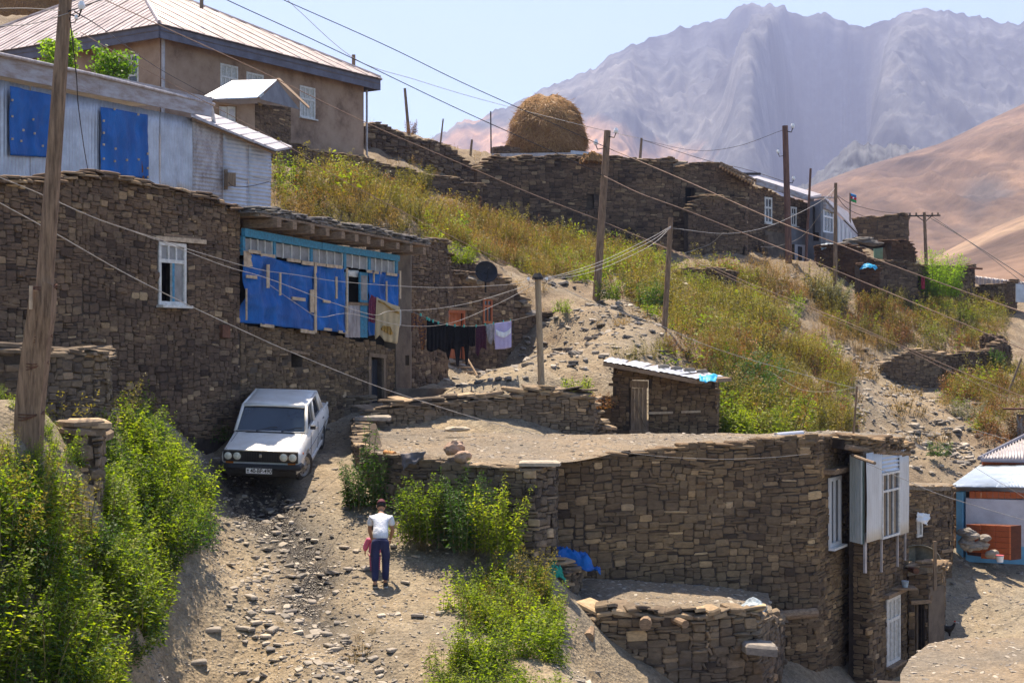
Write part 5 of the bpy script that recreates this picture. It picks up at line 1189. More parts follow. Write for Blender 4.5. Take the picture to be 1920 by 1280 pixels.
# houses at the right end of the row
H3 = thing('stone_house', 'stone house with two white windows and a pale metal eave behind the tall reddish pole', 'house', P(1460, 488, 74))
h3 = [(1404, 346, 492, 72.5), (1520, 384, 492, 77)]
w3, p3, hh3 = masonry(H3, h3, 'red', 71, holes_px=[(1433, 1447, 370, 419), (1482, 1493, 388, 424)], hc=(.10, .2), ws=(.18, .5), limit=200, cap=False)
for h in hh3: window(H3, p3, h, M['white_paint'], M['glass'], rows=((0, .6), (.6, 1)), bars=[2, 2], fw=.10, inset=0, sill=M['white_paint'])
d3 = pline((1404, 72.5), (1520, 77))
strip(d3, 1408, 335, 347, 1516, 370, 380, .25, .08, M['fascia'], 'fascia_board', H3); strip(d3, 1482, 426, 458, 1514, 430, 460, .06, .03, M['grey_plaster'], 'blue_panel', H3)
strip(d3, 1432, 432, 490, 1475, 440, 490, .06, .02, M['render'], 'mud_render', H3); strip(d3, 1488, 458, 490, 1512, 460, 490, .06, .03, M['white_wall'], 'lower_wall', H3); strip(d3, 1493, 462, 488, 1500, 463, 488, .1, .03, M['dark_door'], 'door', H3)
tarp_roof('roof', [(1404, 338, 72.3), (1518, 373, 76.6), (1540, 368, 82), (1420, 334, 79)], .12, M['tin_old'], H3)
strip(d3, 1417, 442, 490, 1426, 444, 490, .5, .25, M['render'], 'buttress', H3)
tag(MB().tube([P(1385, 326, 71.5), P(1425, 326, 72.5)], .07, 6).put('roof_gutter', M['iron'], origin=P(1400, 326, 72)), 'dark horizontal pipe end above the ruin roof', 'pipe')
GB = thing('grey_house', 'narrow grey-blue house with a glazed veranda gable beside the thin dark post', 'house', P(1540, 488, 76))
d4 = pline((1518, 76.0), (1543, 75.0), (1562, 76.5), (1604, 84))
strip(d4, 1518, 380, 490, 1543, 374, 490, 0, .15, M['grey_plaster'], 'side_wall', GB); strip(d4, 1543, 374, 392, 1562, 392, 400, 0, .15, M['fascia'], 'gable_board', GB)
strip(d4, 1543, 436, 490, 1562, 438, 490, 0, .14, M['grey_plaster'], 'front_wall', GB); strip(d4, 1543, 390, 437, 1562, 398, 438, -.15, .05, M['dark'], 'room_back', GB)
wp = [(P(1543, 0, 75).x, 75.0, 0, 0), (P(1562, 0, 76.5).x, 76.5, 0, 0)]
window(GB, wp, (s_of_px(wp, 1543.3), s_of_px(wp, 1561.5), (640-437)/F*75.7, (640-394)/F*75.7), M['pvc'], M['glass'], rows=((0, .7), (.7, 1)), bars=[3, 3], fw=.09, inset=0)
strip(d4, 1563, 400, 480, 1604, 440, 480, 0, .12, M['white_wall'], 'side_wall', GB)
for k in range(5): strip(d4, 1566+k*7.5, 410+k*8, 478, 1568.5+k*7.5, 412+k*8, 478, .13, .05, M['pvc'], 'mullion', GB)
tarp_roof('roof', [(1514, 374, 76.4), (1545, 371, 74.6), (1570, 372, 84), (1540, 372, 84)], .08, M['tin_old'], GB); tarp_roof('roof', [(1546, 372, 74.6), (1564, 392, 76.0), (1608, 438, 83.5), (1590, 400, 84)], .08, M['tin_old'], GB)
strip(d4, 1530, 436, 452, 1540, 436, 452, .16, .02, M['dark'], 'small_window', GB)
free_wall('stump of a square stone tower ruin on the skyline behind the flag', [(1578, 416, 470, 86), (1640, 408, 478, 85), (1690, 403, 478, 84), (1700, 409, 478, 84.4), (1703, 412, 478, 90)], 'brown', 72, name='ruined_wall', limit=200, hc=(.14, .28), ws=(.25, .7), th=1.2)
SHH = thing('stone_hut', 'dark reddish stone hut with rubble and blue rags on its flat roof', 'hut', P(1570, 545, 70))
masonry(SHH, [(1527, 468, 548, 70.5), (1532, 462, 548, 70), (1612, 464, 568, 69), (1645, 500, 570, 71)], 'dung', 73, hc=(.09, .18), ws=(.16, .45), limit=260, rag=.08, capargs=dict(rows=2), bias=.1)
masonry(SHH, [(1612, 497, 575, 67.5), (1647, 504, 572, 67.8), (1649, 506, 570, 69)], 'dung', 77, hc=(.09, .18), ws=(.16, .45), limit=80, rag=.05, wall_name='porch_wall', bias=.1)
tarp_roof('roof_boards', [(1580, 455, 72), (1612, 446, 72), (1672, 462, 72), (1640, 466, 72)], .10, M['wood_h'], SHH)
for k, (x, y) in enumerate(((1600, 452), (1620, 448), (1628, 454), (1590, 458), (1638, 458))): boulder('roof_rubble', P(x, y, 71.4), (.5, .3, .12), 60+k, M['s_slab'], None, None, .15, SHH)
strip(pline((1636, 73), (1660, 73)), 1638, 458, 487, 1655, 462, 487, 0, .1, M['green_paint'], 'green_door', SHH)
heap('rag', (1553, 462, 70.0, .45, .3), .12, M['bag'], 8, 'pale blue rag heaped on the reddish hut roof', 'rag'); heap('rag', (1627, 500, 67.6, .40, .25), .12, M['cyan'], 9, 'bright blue rag on the hut porch roof', 'rag')
free_wall('brown stack of dung bricks with a rounded top right of the green door', [(1670, 470, 500, 71.2), (1674, 454, 500, 71.2), (1700, 452, 500, 71.6), (1714, 466, 500, 72), (1717, 485, 500, 73)], 'dung', 74, name='dung_stack', limit=110, hc=(.08, .12), ws=(.2, .35), th=1.0, bias=.25)
S2 = thing('stone_hut', 'low stone hut with a dark doorway and red cloth beside the leafy bush', 'hut', P(1690, 545, 71))
masonry(S2, [(1640, 490, 560, 70.6), (1690, 492, 556, 71), (1722, 498, 552, 71.6), (1740, 500, 548, 73)], 'red', 75, holes_px=[(1721, 1736, 516, 545)], hc=(.09, .2), ws=(.16, .45), limit=150, rag=.05)
tag(cloth([P(1727, 542, 71.4), P(1734, 542, 71.4), P(1734, 520, 71.4), P(1727, 518, 71.4)], 8, 8, .05, 3, simple('red_cloth', (.35, .03, .06), .8), 'cloth'), 'dark red cloth hanging in the hut doorway', 'cloth')
free_wall('stone wall end with a rusty beam right of the leafy bush', [(1740, 505, 565, 75), (1790, 500, 566, 76), (1825, 500, 566, 77), (1827, 502, 566, 79)], 'red', 76, name='stone_wall', limit=120)
tag(MB().tube([P(1818, 502, 76.5), P(1842, 504, 76.5)], .06, 6).put('iron_beam', M['rust'], origin=P(1830, 503, 76.5)), 'rusty beam sticking out of the wall end', 'beam')
free_wall('low stone wall in front of the corrugated fence at the right edge', [(1822, 541, 572, 78), (1880, 535, 575, 77), (1904, 530, 575, 77), (1906, 532, 575, 79)], 'red', 78, name='stone_wall', limit=100)
CF = thing('corrugated_fence', 'pale corrugated metal fence behind the low wall at the right edge', 'fence', P(1870, 540, 84))
dF = pline((1828, 84), (1925, 80))
for k in range(6): tin(1828+k*16, 517+k*2, 542+k*2, 1844+k*16, 519+k*2, 544+k*2, dF, M['tin_old'], 'x', CF, k, pitch=.3, amp=.04)
strip(pline((1904, 76), (1930, 76)), 1904, 532, 566, 1930, 534, 568, 0, .1, M['tin'], 'white_panel', CF)
free_wall('low dry stone wall where the upper path bends', [(1650, 690, 715, 59.5), (1690, 672, 716, 59), (1710, 662, 716, 58.8), (1762, 664, 716, 58.6), (1764, 668, 712, 60)], 'grey', 79, name='dry_stone_wall', limit=140, rag=.12, bias=.05, capargs=dict(rows=3))
free_wall('shaded stone bank with weeds right of the upper path bend', [(1762, 668, 716, 59.5), (1800, 668, 712, 60), (1850, 660, 706, 61), (1880, 640, 690, 62)], 'red', 80, name='stone_bank', limit=120, rag=.15)
free_wall('rubble bank above the mound below the ruin path', [(1262, 512, 540, 62), (1300, 505, 545, 61), (1345, 507, 548, 60.5), (1380, 515, 540, 61)], 'red', 81, name='stone_bank', limit=90, rag=.12, prot=.1)
# boulder bank ruin at right
free_wall('dark rounded stone heap among weeds near the right edge', [(1838, 640, 690, 64), (1850, 628, 690, 63.5), (1875, 632, 690, 63.5), (1895, 655, 690, 64.5)], 'red', 82, name='stone_heap', limit=80, rag=.2, prot=.12, cap=False)

# ------------------------------------------------ blue house on the right
BL = thing('blue_house', 'whitewashed and sky blue house with a pale tin lean-to roof and ribbed hip roof', 'house', P(1860, 1040, 41))
dN = pline((1783, 41.5), (1800, 40.6), (1930, 40.0)); 
masonry(BL, [(1780, 925, 1010, 43.5), (1783, 921, 1010, 41.6), (1800, 921, 1020, 40.7)], 'red', 83, limit=30, cap=False, wall_name='stone_end')
strip(dN, 1799, 920, 1042, 1811, 920, 1044, 0, .3, M['blue_wall'], 'blue_corner', BL)
strip(dN, 1811, 932, 1012, 1935, 936, 1024, 0, .25, M['white_wall'], 'white_wall', BL); strip(dN, 1811, 1012, 1050, 1935, 1024, 1056, 0, .27, M['blue_wall'], 'blue_base', BL)
for k in range(11): strip(dN, 1818+k*11, 919+.2*k, 932, 1828.3+k*11, 919+.2*k, 932, 0, .26, M['brick_orange'], 'brick', BL)
strip(dN, 1786, 910, 920, 1935, 913, 922, .1, .25, M['fascia'], 'eave_board', BL)
lr = [P(1781, 912, 40.2), P(1935, 914, 39.6), P(1935, 866, 47), P(1838, 871, 47)]
for k in range(7):
    a, b = lr[0].lerp(lr[1], k/7), lr[0].lerp(lr[1], (k+1)/7); c_, d_ = lr[3].lerp(lr[2], k/7), lr[3].lerp(lr[2], (k+1)/7)
    g = [[(a.lerp(c_, v)).lerp(b.lerp(d_, v), u)+Vector((0, 0, .018*math.sin(u*2*math.pi*8)+.008*(k % 2))) for u in [i/32 for i in range(33)]] for v in (0, .5, 1)]
    MB().quadgrid(g).put('roof_sheet', M['tin_blue'], BL, smooth=True, solid=.006)
ua = [P(1836, 858, 46.5), P(1940, 861, 46.0)]; ap = P(1935, 812, 50)
for k in range(9):
    a, b = ua[0].lerp(ua[1], k/9), ua[0].lerp(ua[1], (k+1)/9); t0_, t1_ = ua[0].lerp(ap, k/9), ua[0].lerp(ap, (k+1)/9)
    g = [[a.lerp(t0_, v).lerp(b.lerp(t1_, v), u)+Vector((0, 0, .035*math.sin(u*2*math.pi*2))) for u in [i/12 for i in range(13)]] for v in (0, .5, 1)]
    MB().quadgrid(g).put('roof_sheet', M['tin_old'], BL, smooth=True, solid=.006)
MB().tube([ua[0]+Vector((0, 0, -.02)), ap+Vector((0, 0, .05))], .07, 6).put('hip_cap', M['fascia_dark'], BL); MB().tube([ua[0]-Vector((0, .15, .05)), ua[1]-Vector((0, .15, .05))], .07, 6).put('gutter', M['fascia_dark'], BL)
strip(pline((1850, 46.6), (1940, 46.2)), 1842, 858, 872, 1940, 862, 874, -.3, .2, M['brick_orange'], 'upper_wall', BL)
fl = thing('chimney_flue', 'tall corrugated metal chimney flue with a flat cap at the right edge', 'chimney', P(1914, 830, 51)); dQ = pline((1905, 51), (1935, 50.6))
for k in range(2): tin(1906+k*13, 776, 835, 1919+k*13, 777, 835, dQ, M['tin_old'], 'x', fl, k, pitch=.12, amp=.02)
MB().hexa(*[P(*p) for p in ((1880, 768, 50), (1940, 768, 50), (1940, 767, 52), (1880, 767, 52))], *[P(*p)+Vector((0, 0, .06)) for p in ((1880, 768, 50), (1940, 768, 50), (1940, 767, 52), (1880, 767, 52))]).put('cap_sheet', M['rust'], fl)
TS = thing('block_stack', 'neat stack of orange hollow clay blocks in front of the white wall', 'brick stack', P(1855, 1050, 39)); dK = pline((1811, 39.6), (1895, 38.3))
strip(dK, 1812, 983, 1040, 1894, 986, 1050, -.45, .42, simple('block_gap', (.12, .035, .015)), 'stack_core', TS)
for r in range(6):
    for k in range(9):
        x = 1812+k*9.2; y = 982+r*10.6+k*.4
        if r == 5 and k < 3: continue
        strip(dK, x+.3, y+.4, y+10.1, x+8.9, y+.6, y+10.4, -.02, .03+.015*((k*7+r*3) % 3), M['brick_orange'], 'brick', TS)
bk_ = thing('bucket', 'small white bucket with a pink rim standing by the orange blocks', 'bucket', P(1875, 1053, 38)); c = ORG[bk_.name]
MB().tube([c, c+Vector((0, 0, .17))], [.08, .10], 16).put('pail', M['pvc'], bk_); MB().tube([c+Vector((0, 0, .165)), c+Vector((0, 0, .185))], .108, 16).put('rim', simple('pink_plastic', (.6, .12, .15), .5), bk_)
rg = random.Random(12)
for k in range(16):
    x = 1810+rg.random()*52; y = 1000+(x-1810)*.55+rg.uniform(-12, 22); g_ = G(x, min(y+14, 1060), 30)
    boulder('rubble_stone', P(x, y, 38.4), (rg.uniform(.14, .3), rg.uniform(.1, .2), rg.uniform(.08, .15)), k+90, M['s_slab'], 'pale rough stone in the small rubble pile left of the orange block stack', 'stone', rg.uniform(.2, .9), None, 'stones piled by the orange blocks')

# ------------------------------------------------ annex and rear wall beside the long house
AX = thing('stone_annex', 'small lower stone annex with a plank doorway and gravel roof', 'annex', P(1735, 1240, 32.5))
ax_ = [(1703, 1068, 1275, 32.35), (1738, 1062, 1262, 32.3), (1766, 1062, 1250, 33.0), (1772, 1062, 1240, 35.5)]
wX, pX, hX = masonry(AX, ax_, 'brown', 91, holes_px=[(1715, 1733, 1132, 1250)], hc=(.09, .18), ws=(.14, .4), limit=160, rag=.04)
dX = pline((1703, 32.35), (1738, 32.3), (1766, 33.0)); 
strip(dX, 1736, 1100, 1262, 1765, 1095, 1250, .05, .02, M['render'], 'mud_render', AX); strip(dX, 1704, 1124, 1131, 1742, 1121, 1128, .03, .12, M['wood_h'], 'lintel', AX)
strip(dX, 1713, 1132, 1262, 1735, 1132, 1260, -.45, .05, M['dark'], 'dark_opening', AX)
for x in (1715, 1720.5, 1730): strip(dX, x, 1134, 1250, x+3.5, 1134, 1250, -.2, .04, M['wood'], 'door_plank', AX)
gravel_roof('earth_roof', [tuple(P(*p)) for p in ((1702, 1066, 32.3), (1738, 1060, 32.2), (1768, 1060, 33), (1774, 1052, 36), (1702, 1048, 36.5))], M['roof_earth'], AX, th=.15, res=.15, seed=7)
MB().tube([P(1700, 1064, 32.6), P(1718, 1070, 31.8)], .07, 8).put('beam_end', M['rust'], AX)
tag(MB().box(P(1753, 1060, 32.0), (.035, 0, 0), (0, .03, 0), (.0, 0, .55)).put('wood_plank', M['wood'], origin=P(1753, 1105, 32)), 'grey upright plank leaning against the annex', 'plank')
dsh = thing('metal_basin', 'large olive metal basin tipped up on the annex roof', 'basin', P(1725, 1052, 34.5)); c = P(1724, 1056, 34.2); g = []
for j in range(7):
    a = j/6*.5*math.pi; g.append([c+Vector((math.cos(b)*.55*math.cos(a)**.35*(1-.15*j/6), .12+.22*j/6, math.sin(b)*.42*(1-.15*j/6))) for b in [math.pi*k/24 for k in range(25)]])
M['olive'] = simple('olive_enamel', (0.30, 0.27, 0.20), .6); MB().quadgrid(g).put('basin_wall', M['olive'], dsh, smooth=True, solid=.02)
MB().add([c+Vector((math.cos(b)*.47, .34, math.sin(b)*.36)) for b in [math.pi*k/24 for k in range(25)]], [tuple(range(25))]).put('basin_bottom', M['olive'], dsh, solid=.02)
fp = thing('flower_pot', 'green plant in a pale pot on the ledge left of the annex', 'flower pot', P(1697, 1100, 31.6)); c = ORG[fp.name]
MB().tube([c, c+Vector((0, 0, .14))], [.06, .085], 14).put('pot', M['bag'], fp); MB().box(c+Vector((-.05, .1, -.03)), (.3, 0, 0), (0, .2, 0), (0, 0, .025)).put('ledge', M['wood_h'], fp)
RB = thing('stone_house', 'rear stone house wall with a tiny curtained window behind the annex', 'house', P(1745, 1090, 36.5))
wB, pB, hB = masonry(RB, [(1700, 912, 1110, 35.8), (1782, 914, 1100, 37.3), (1786, 914, 1090, 40)], 'brown', 92, holes_px=[(1718, 1728, 972, 1006)], hc=(.09, .17), ws=(.12, .34), limit=260, rag=.02, bias=-.02, capargs=dict(rows=1, t=(.02, .04), over=.02))
window(RB, pB, hB[0], M['white_paint'], M['glass'], rows=((0, 1),), bars=[2], fw=.05, inset=0); dRB = pline((1700, 35.8), (1782, 37.3))
cloth([P(1716, 975, 35.7), P(1738, 985, 35.9), P(1742, 964, 36.1), P(1718, 960, 35.8)], 12, 10, .06, 5, M['pvc'], 'cloth', RB)
strip(dRB, 1760, 1030, 1036, 1781, 1027, 1032, .02, .08, M['wood_h'], 'tie_beam', RB)
gravel_roof('earth_roof', [tuple(P(*p)) for p in ((1700, 910, 35.7), (1783, 912, 37.2), (1788, 908, 41), (1700, 906, 41))], M['roof_earth'], RB, th=.1, res=.2, seed=9)
# near flat roof cut by the bottom right corner
NR = thing('flat_roofed_house', 'near house of which only the flat gravel roof shows at the bottom right corner', 'house', P(1830, 1290, 24))
npt = [P(1688, 1262, 23.2), P(1706, 1232, 24.4), P(1742, 1205, 25.6), P(1790, 1196, 26), P(1960, 1196, 26), P(2080, 1210, 25.4), P(2080, 1390, 19), P(1690, 1390, 19)]
gravel_roof('earth_roof', [tuple(p) for p in npt], M['roof_earth'], NR, th=.25, res=.14, dome=.03, seed=15, amp=.04)
raw = [(p.x-.0, p.y-.05, p.z-2.2, p.z-.12) for p in (npt[7], npt[0])] ; masonry(NR, None, 'brown', 95, raw=[(raw[0][0]+.08, raw[0][1], raw[0][2], raw[0][3]), (raw[1][0]+.08, raw[1][1], raw[1][2], raw[1][3])], limit=60, cap=False)
MB().hexa(*[Vector((p.x*.985+.2, p.y-.1, p.z-3)) for p in (npt[7], npt[6], npt[4], npt[1])], *[Vector((p.x*.985+.2, p.y-.1, p.z-.22)) for p in (npt[7], npt[6], npt[4], npt[1])]).put('wall', M['mud'], NR)
# garden walls at the left edge
free_wall('rubble garden wall in shade behind the splinted pole, far left', [(-60, 655, 775, 20.4), (60, 648, 775, 21.0), (110, 660, 780, 21.6), (200, 668, 800, 22.9), (206, 672, 800, 24.6)], 'grey', 96, name='rubble_wall', limit=240, th=.5, rag=.12, bias=-.05, capargs=dict(rows=2, th=.5))
free_wall('broken pier of big flat stones standing in the nettles below the pole', [(118, 845, 1080, 19.6), (130, 812, 1080, 18.6), (150, 806, 1080, 18.5), (184, 808, 1080, 18.7), (192, 815, 1080, 19.6)], 'grey', 97, name='stone_pier', limit=120, th=.33, hc=(.09, .2), ws=(.16, .4), prot=.07, rag=.05, bias=.1, capargs=dict(rows=2, th=.6, t=(.07, .12), w=(.3, .5)))
# ------------------------------------------------ the white saloon
M['car_white'] = simple('dusty_white_car_paint', (0.80, 0.79, 0.76), 0.25, (0.70, 0.67, 0.62), 3, bmp=0, spec=.6)
M['rubber'] = simple('tyre_rubber', (0.035, 0.033, 0.031), .9, (0.07, 0.06, 0.05), 3)
M['black_plastic'] = simple('black_plastic', (0.022, 0.022, 0.025), .5, (.015, .015, .016), 9, bmp=.2)
M['chrome'] = simple('worn_chrome', (0.55, 0.55, 0.57), .25, (0.4, 0.4, 0.42), 9, metal=.9, bmp=0)
M['steel_rim'] = simple('steel_rim', (0.38, 0.37, 0.35), .45, (.25, .24, .22), 6, metal=.5)
M['car_glass'] = simple('tinted_car_glass', (0.025, 0.04, 0.06), .06, (0.015, 0.022, 0.035), 1.2, bmp=0, spec=1.0)
M['lamp_glass'] = simple('headlamp_glass', (0.72, 0.74, 0.66), .12, (.5, .52, .48), 20, bmp=.2, spec=.9)
M['orange_lens'] = simple('orange_lens', (0.62, 0.19, 0.03), .2, (.5, .14, .02), 9, bmp=0)
def build_car():
    root = thing('parked_car', 'white boxy saloon car with black grille and four round headlights facing down the track', 'car', (0, 0, 0))
    def sec(y, hw, zb, zt, crown, mid=None):
        """half cross section -> full ring of points, front view"""
        mid = mid or hw
        h = [(0, zb), (hw*.86, zb), (hw*.97, zb+.07), (mid, zb+(zt-zb)*.35), (mid+.012, zb+(zt-zb)*.62), (hw*.985, zb+(zt-zb)*.86), (hw*.93, zt-.012), (hw*.86, zt+.004), (hw*.4, zt+crown*.8), (0, zt+crown)]
        r = [Vector((x, y, z)) for x, z in h]; l = [Vector((-x, y, z)) for x, z in reversed(h[1:-1])]
        return r + l
    st = [(0.0, .755, .44, .78, .0), (.03, .775, .42, .81, .0), (.12, .79, .30, .83, .012), (.55, .80, .26, .86, .02), (.98, .805, .25, .895, .022), (1.10, .805, .25, .905, .02), (1.6, .808, .25, .915, .01), (2.2, .808, .25, .915, .01), (2.9, .806, .25, .915, .01),
          (3.22, .80, .25, .905, .02), (3.6, .79, .27, .885, .02), (3.98, .775, .31, .865, .01), (4.04, .76, .34, .84, 0)]
    rings = [sec(*s) for s in st]; mb = MB(); n = len(rings[0])
    for r in rings: mb.v += r
    for i in range(len(rings)-1):
        for k in range(n): mb.f.append((i*n+k, i*n+(k+1) % n, (i+1)*n+(k+1) % n, (i+1)*n+k))
    mb.f.append(tuple(range(n))); mb.f.append(tuple(reversed([(len(rings)-1)*n+k for k in range(n)])))
    me = mb.mesh('body'); bm = bmesh.new(); bm.from_mesh(me); bmesh.ops.recalc_face_normals(bm, faces=bm.faces[:]); bm.to_mesh(me); bm.free()
    body = bpy.data.objects.new('body', me); COL.objects.link(body); me.materials.append(M['car_white'])
    cut = MB()
    for y in (.78, 3.20):
        for s in (-1, 1): cut.tube([(s*.62, y, .29), (s*.95, y, .29)], .36, 28)
    cm = cut.mesh('cut'); b2 = bmesh.new(); b2.from_mesh(cm); bmesh.ops.recalc_face_normals(b2, faces=b2.faces[:]); b2.to_mesh(cm); b2.free()
    co_ = bpy.data.objects.new('cut', cm); COL.objects.link(co_)
    md = body.modifiers.new('arches', 'BOOLEAN'); md.object = co_; md.operation = 'DIFFERENCE'; md.solver = 'EXACT'
    dg = bpy.context.evaluated_depsgraph_get(); nm = bpy.data.meshes.new_from_object(body.evaluated_get(dg)); body.modifiers.clear(); body.data = nm; bpy.data.objects.remove(co_)
    if not nm.materials: nm.materials.append(M['car_white'])
    bv = body.modifiers.new('edge', 'BEVEL'); bv.width = .012; bv.segments = 2; bv.limit_method = 'ANGLE'; bv.angle_limit = R(28); nm.shade_smooth()
    body.parent = root; ORG[body.name] = Vector((0, 0, 0))
    L = dict(local=True)
    # greenhouse: pillars and roof with real side and front glass planes
    zb_, zt_ = .91, 1.37; B = {'fl': (.70, 1.08), 'fr_t': (.565, 1.60)}
    bot = [(-.735, 1.10), (.735, 1.10), (.735, 3.30), (-.735, 3.30)]; top = [(-.655, 1.55), (.655, 1.55), (.65, 2.90), (-.65, 2.90)]
    q = [Vector((x, y, zb_)) for x, y in bot]; t = [Vector((x, y, zt_)) for x, y in top]
    inn = MB().hexa(*[p*.985+Vector((0, .03, 0)) for p in q], *[p*.985+Vector((0, .03, 0)) for p in t]); inn.put('cabin_glass', M['car_glass'], root, **L)
    # roof panel
    g = []
    for j in range(9):
        v = j/8; y = 1.50+(2.97-1.50)*v; hw = .668-.01*abs(v-.5); row = []
        for i in range(11):
            u = i/10*2-1; row.append(Vector((u*hw, y, zt_+.062*(1-abs(u)**3.2)*(1-abs(2*v-1)**4*.75)-.005)))
        g.append(row)
    MB().quadgrid(g).put('roof', M['car_white'], root, smooth=True, solid=.035, **L)
    pl = MB()
    for a, b in ((0, 0), (1, 1), (2, 2), (3, 3)):
        pl.tube([q[a], t[b]], .036, 6)
    for s in (-1, 1):
        pl.tube([(s*.735, 2.10, zb_), (s*.66, 2.13, zt_)], .032, 6); pl.hexa((s*.735, 2.98, zb_), (s*.72, 2.98, zb_), (s*.72, 3.30, zb_), (s*.735, 3.30, zb_), (s*.665, 2.74, zt_), (s*.645, 2.74, zt_), (s*.645, 2.94, zt_), (s*.665, 2.94, zt_))
        pl.tube([(s*.737, 1.08, zb_+.005), (s*.737, 3.3, zb_+.005)], .022, 6); pl.tube([(s*.665, 1.53, zt_-.01), (s*.66, 2.93, zt_-.01)], .028, 6)
    pl.tube([q[0]+Vector((0, -.01, 0)), q[1]+Vector((0, -.01, 0))], .022, 6); pl.tube([t[0], t[1]], .03, 6); pl.tube([t[3], t[2]], .03, 6); pl.tube([q[3], q[2]], .022, 6)
    pl.put('window_pillars', M['car_white'], root, smooth=True, **L)
    for i in (0, 1):   # black seal round the windscreen
        pass
    MB().tube([q[0]*.97+Vector((0, -.002, .03)), q[1]*.97+Vector((0, -.002, .03))], .014, 6).put('windscreen_seal', M['black_plastic'], root, **L)
    for s, x in ((1, -.30), (1, .22)):
        MB().tube([(x, 1.07, .93), (x+.30, 1.15, 1.0), (x+.42, 1.17, 1.0)], .009, 5).put('wiper', M['black_plastic'], root, **L)
    MB().box((0, 1.02, .926), (.5, 0, 0), (0, .035, 0), (0, 0, .004)).put('air_vent', M['black_plastic'], root, **L)
    # front
    MB().box((0, -.008, .69), (.745, 0, 0), (0, .022, 0), (0, 0, .112)).put('grille', M['black_plastic'], root, bevel=.012, **L)
    gr = [o for o in root.children if o.name.startswith('grille')][0]; ORG[gr.name] = Vector((0, 0, 0))
    for k in range(22): MB().box((-.35+.70*k/21, -.034, .69), (.006, 0, 0), (0, .006, 0), (0, 0, .10)).put('grille_bar', M['black_plastic'], gr, **L)
    MB().box((0, -.045, .715), (.028, 0, 0), (0, .006, 0), (0, 0, .035)).put('badge', M['chrome'], gr, bevel=.01, **L)
    MB().box((0, -.02, .808), (.75, 0, 0), (0, .02, 0), (0, 0, .006)).put('grille_trim', M['chrome'], root, **L)
    for x in (-.645, -.465, .465, .645):
        hb_ = MB().tube([(x, -.012, .70), (x, -.048, .70)], [.088, .085], 24).put('headlight', M['chrome'], root, smooth=False, **L); ORG[hb_.name] = Vector((0, 0, 0))
        g = [[Vector((x+math.cos(a)*.074*r, -.05-.022*(1-r*r), .70+math.sin(a)*.074*r)) for a in [2*math.pi*k/20 for k in range(21)]] for r in (0.001, .4, .75, 1)]
        MB().quadgrid(g).put('lens', M['lamp_glass'], hb_, smooth=True, **L)
    MB().tube([(-.79, .10, .50), (-.77, -.06, .50), (-.60, -.105, .50), (.60, -.105, .50), (.77, -.06, .50), (.79, .10, .50)], .066, 8).put('bumper', M['black_plastic'], root, **L)
    bp = [o for o in root.children if o.name.startswith('bumper')][0]; ORG[bp.name] = Vector((0, 0, 0))
    MB().tube([(-.70, -.10, .535), (.70, -.10, .535)], .012, 6).put('bumper_trim', M['chrome'], bp, **L)
    for s in (-1, 1):
        MB().box((s*.62, -.014, .560), (.075, 0, 0), (0, .02, 0), (0, 0, .018)).put('indicator', M['orange_lens'], root, **L)
        MB().box((s*.799, .30, .70), (.008, 0, 0), (0, .025, 0), (0, 0, .016)).put('side_repeater', M['orange_lens'], root, **L)
    MB().box((0, .04, .40), (.70, 0, 0), (0, .05, 0), (0, 0, .07)).put('front_valance', M['black_plastic'], root, **L)
    pt = MB().box((0, -.182, .445), (.262, 0, 0), (0, .005, 0), (0, 0, .060)).put('number_plate', M['pvc'], root, **L); ORG[pt.name] = Vector((0, 0, 0))
    bf = MB()
    for c, a, b in (((0, -.1885, .503), .264, .004), ((0, -.1885, .387), .264, .004), ((-.262, -.1885, .445), .004, .06), ((.262, -.1885, .445), .004, .06)): bf.box(c, (a, 0, 0), (0, .002, 0), (0, 0, b))
    bf.put('plate_border', M['black_plastic'], pt, **L)
    tx = bpy.data.curves.new('plate_text', 'FONT'); tx.body = '40-BP-490'; tx.size = .118; tx.align_x = 'CENTER'; tx.align_y = 'CENTER'; tx.extrude = .0015; tx.offset = .0022
    to_ = bpy.data.objects.new('plate_text', tx); COL.objects.link(to_); dg = bpy.context.evaluated_depsgraph_get(); tm = bpy.data.meshes.new_from_object(to_.evaluated_get(dg)); bpy.data.objects.remove(to_)
    w_ = max(v.co.x for v in tm.vertices)-min(v.co.x for v in tm.vertices); sx = .425/w_
    for v in tm.vertices: v.co = Vector((v.co.x*sx+.040, -.1895-v.co.z, v.co.y+.445))
    tm.materials.clear(); link('plate_text', tm, M['black_plastic'], pt, **L)
    em = MB().box((-.222, -.189, .462), (.020, 0, 0), (0, .001, 0), (0, 0, .014)); em.put('plate_flag', M['black_plastic'], pt, **L)
    MB().box((-.222, -.189, .425), (.018, 0, 0), (0, .001, 0), (0, 0, .009)).put('plate_code', M['black_plastic'], pt, **L)
    for k, (y, s) in enumerate(((.78, -1), (.78, 1), (3.20, -1), (3.20, 1))):
        x = s*.70; tr = []
        for r_, o_ in ((.20, .062), (.27, .080), (.292, .068), (.298, 0), (.292, -.068), (.27, -.080), (.20, -.062)): tr.append([Vector((x+o_, y+math.cos(a)*r_, .298+math.sin(a)*r_)) for a in [2*math.pi*j/32 for j in range(33)]])
        wh = MB().quadgrid(tr).put('wheel', M['rubber'], root, smooth=True, **L); ORG[wh.name] = Vector((0, 0, 0))
        rm = [[Vector((x+s*o_, y+math.cos(a)*r_, .298+math.sin(a)*r_)) for a in [2*math.pi*j/28 for j in range(29)]] for r_, o_ in ((.205, .066), (.19, .05), (.15, .022), (.10, .045), (.05, .05), (.045, .072), (.001, .075))]
        MB().quadgrid(rm).put('rim', M['steel_rim'], wh, smooth=True, solid=.004, **L)
        if k < 2:
            pass
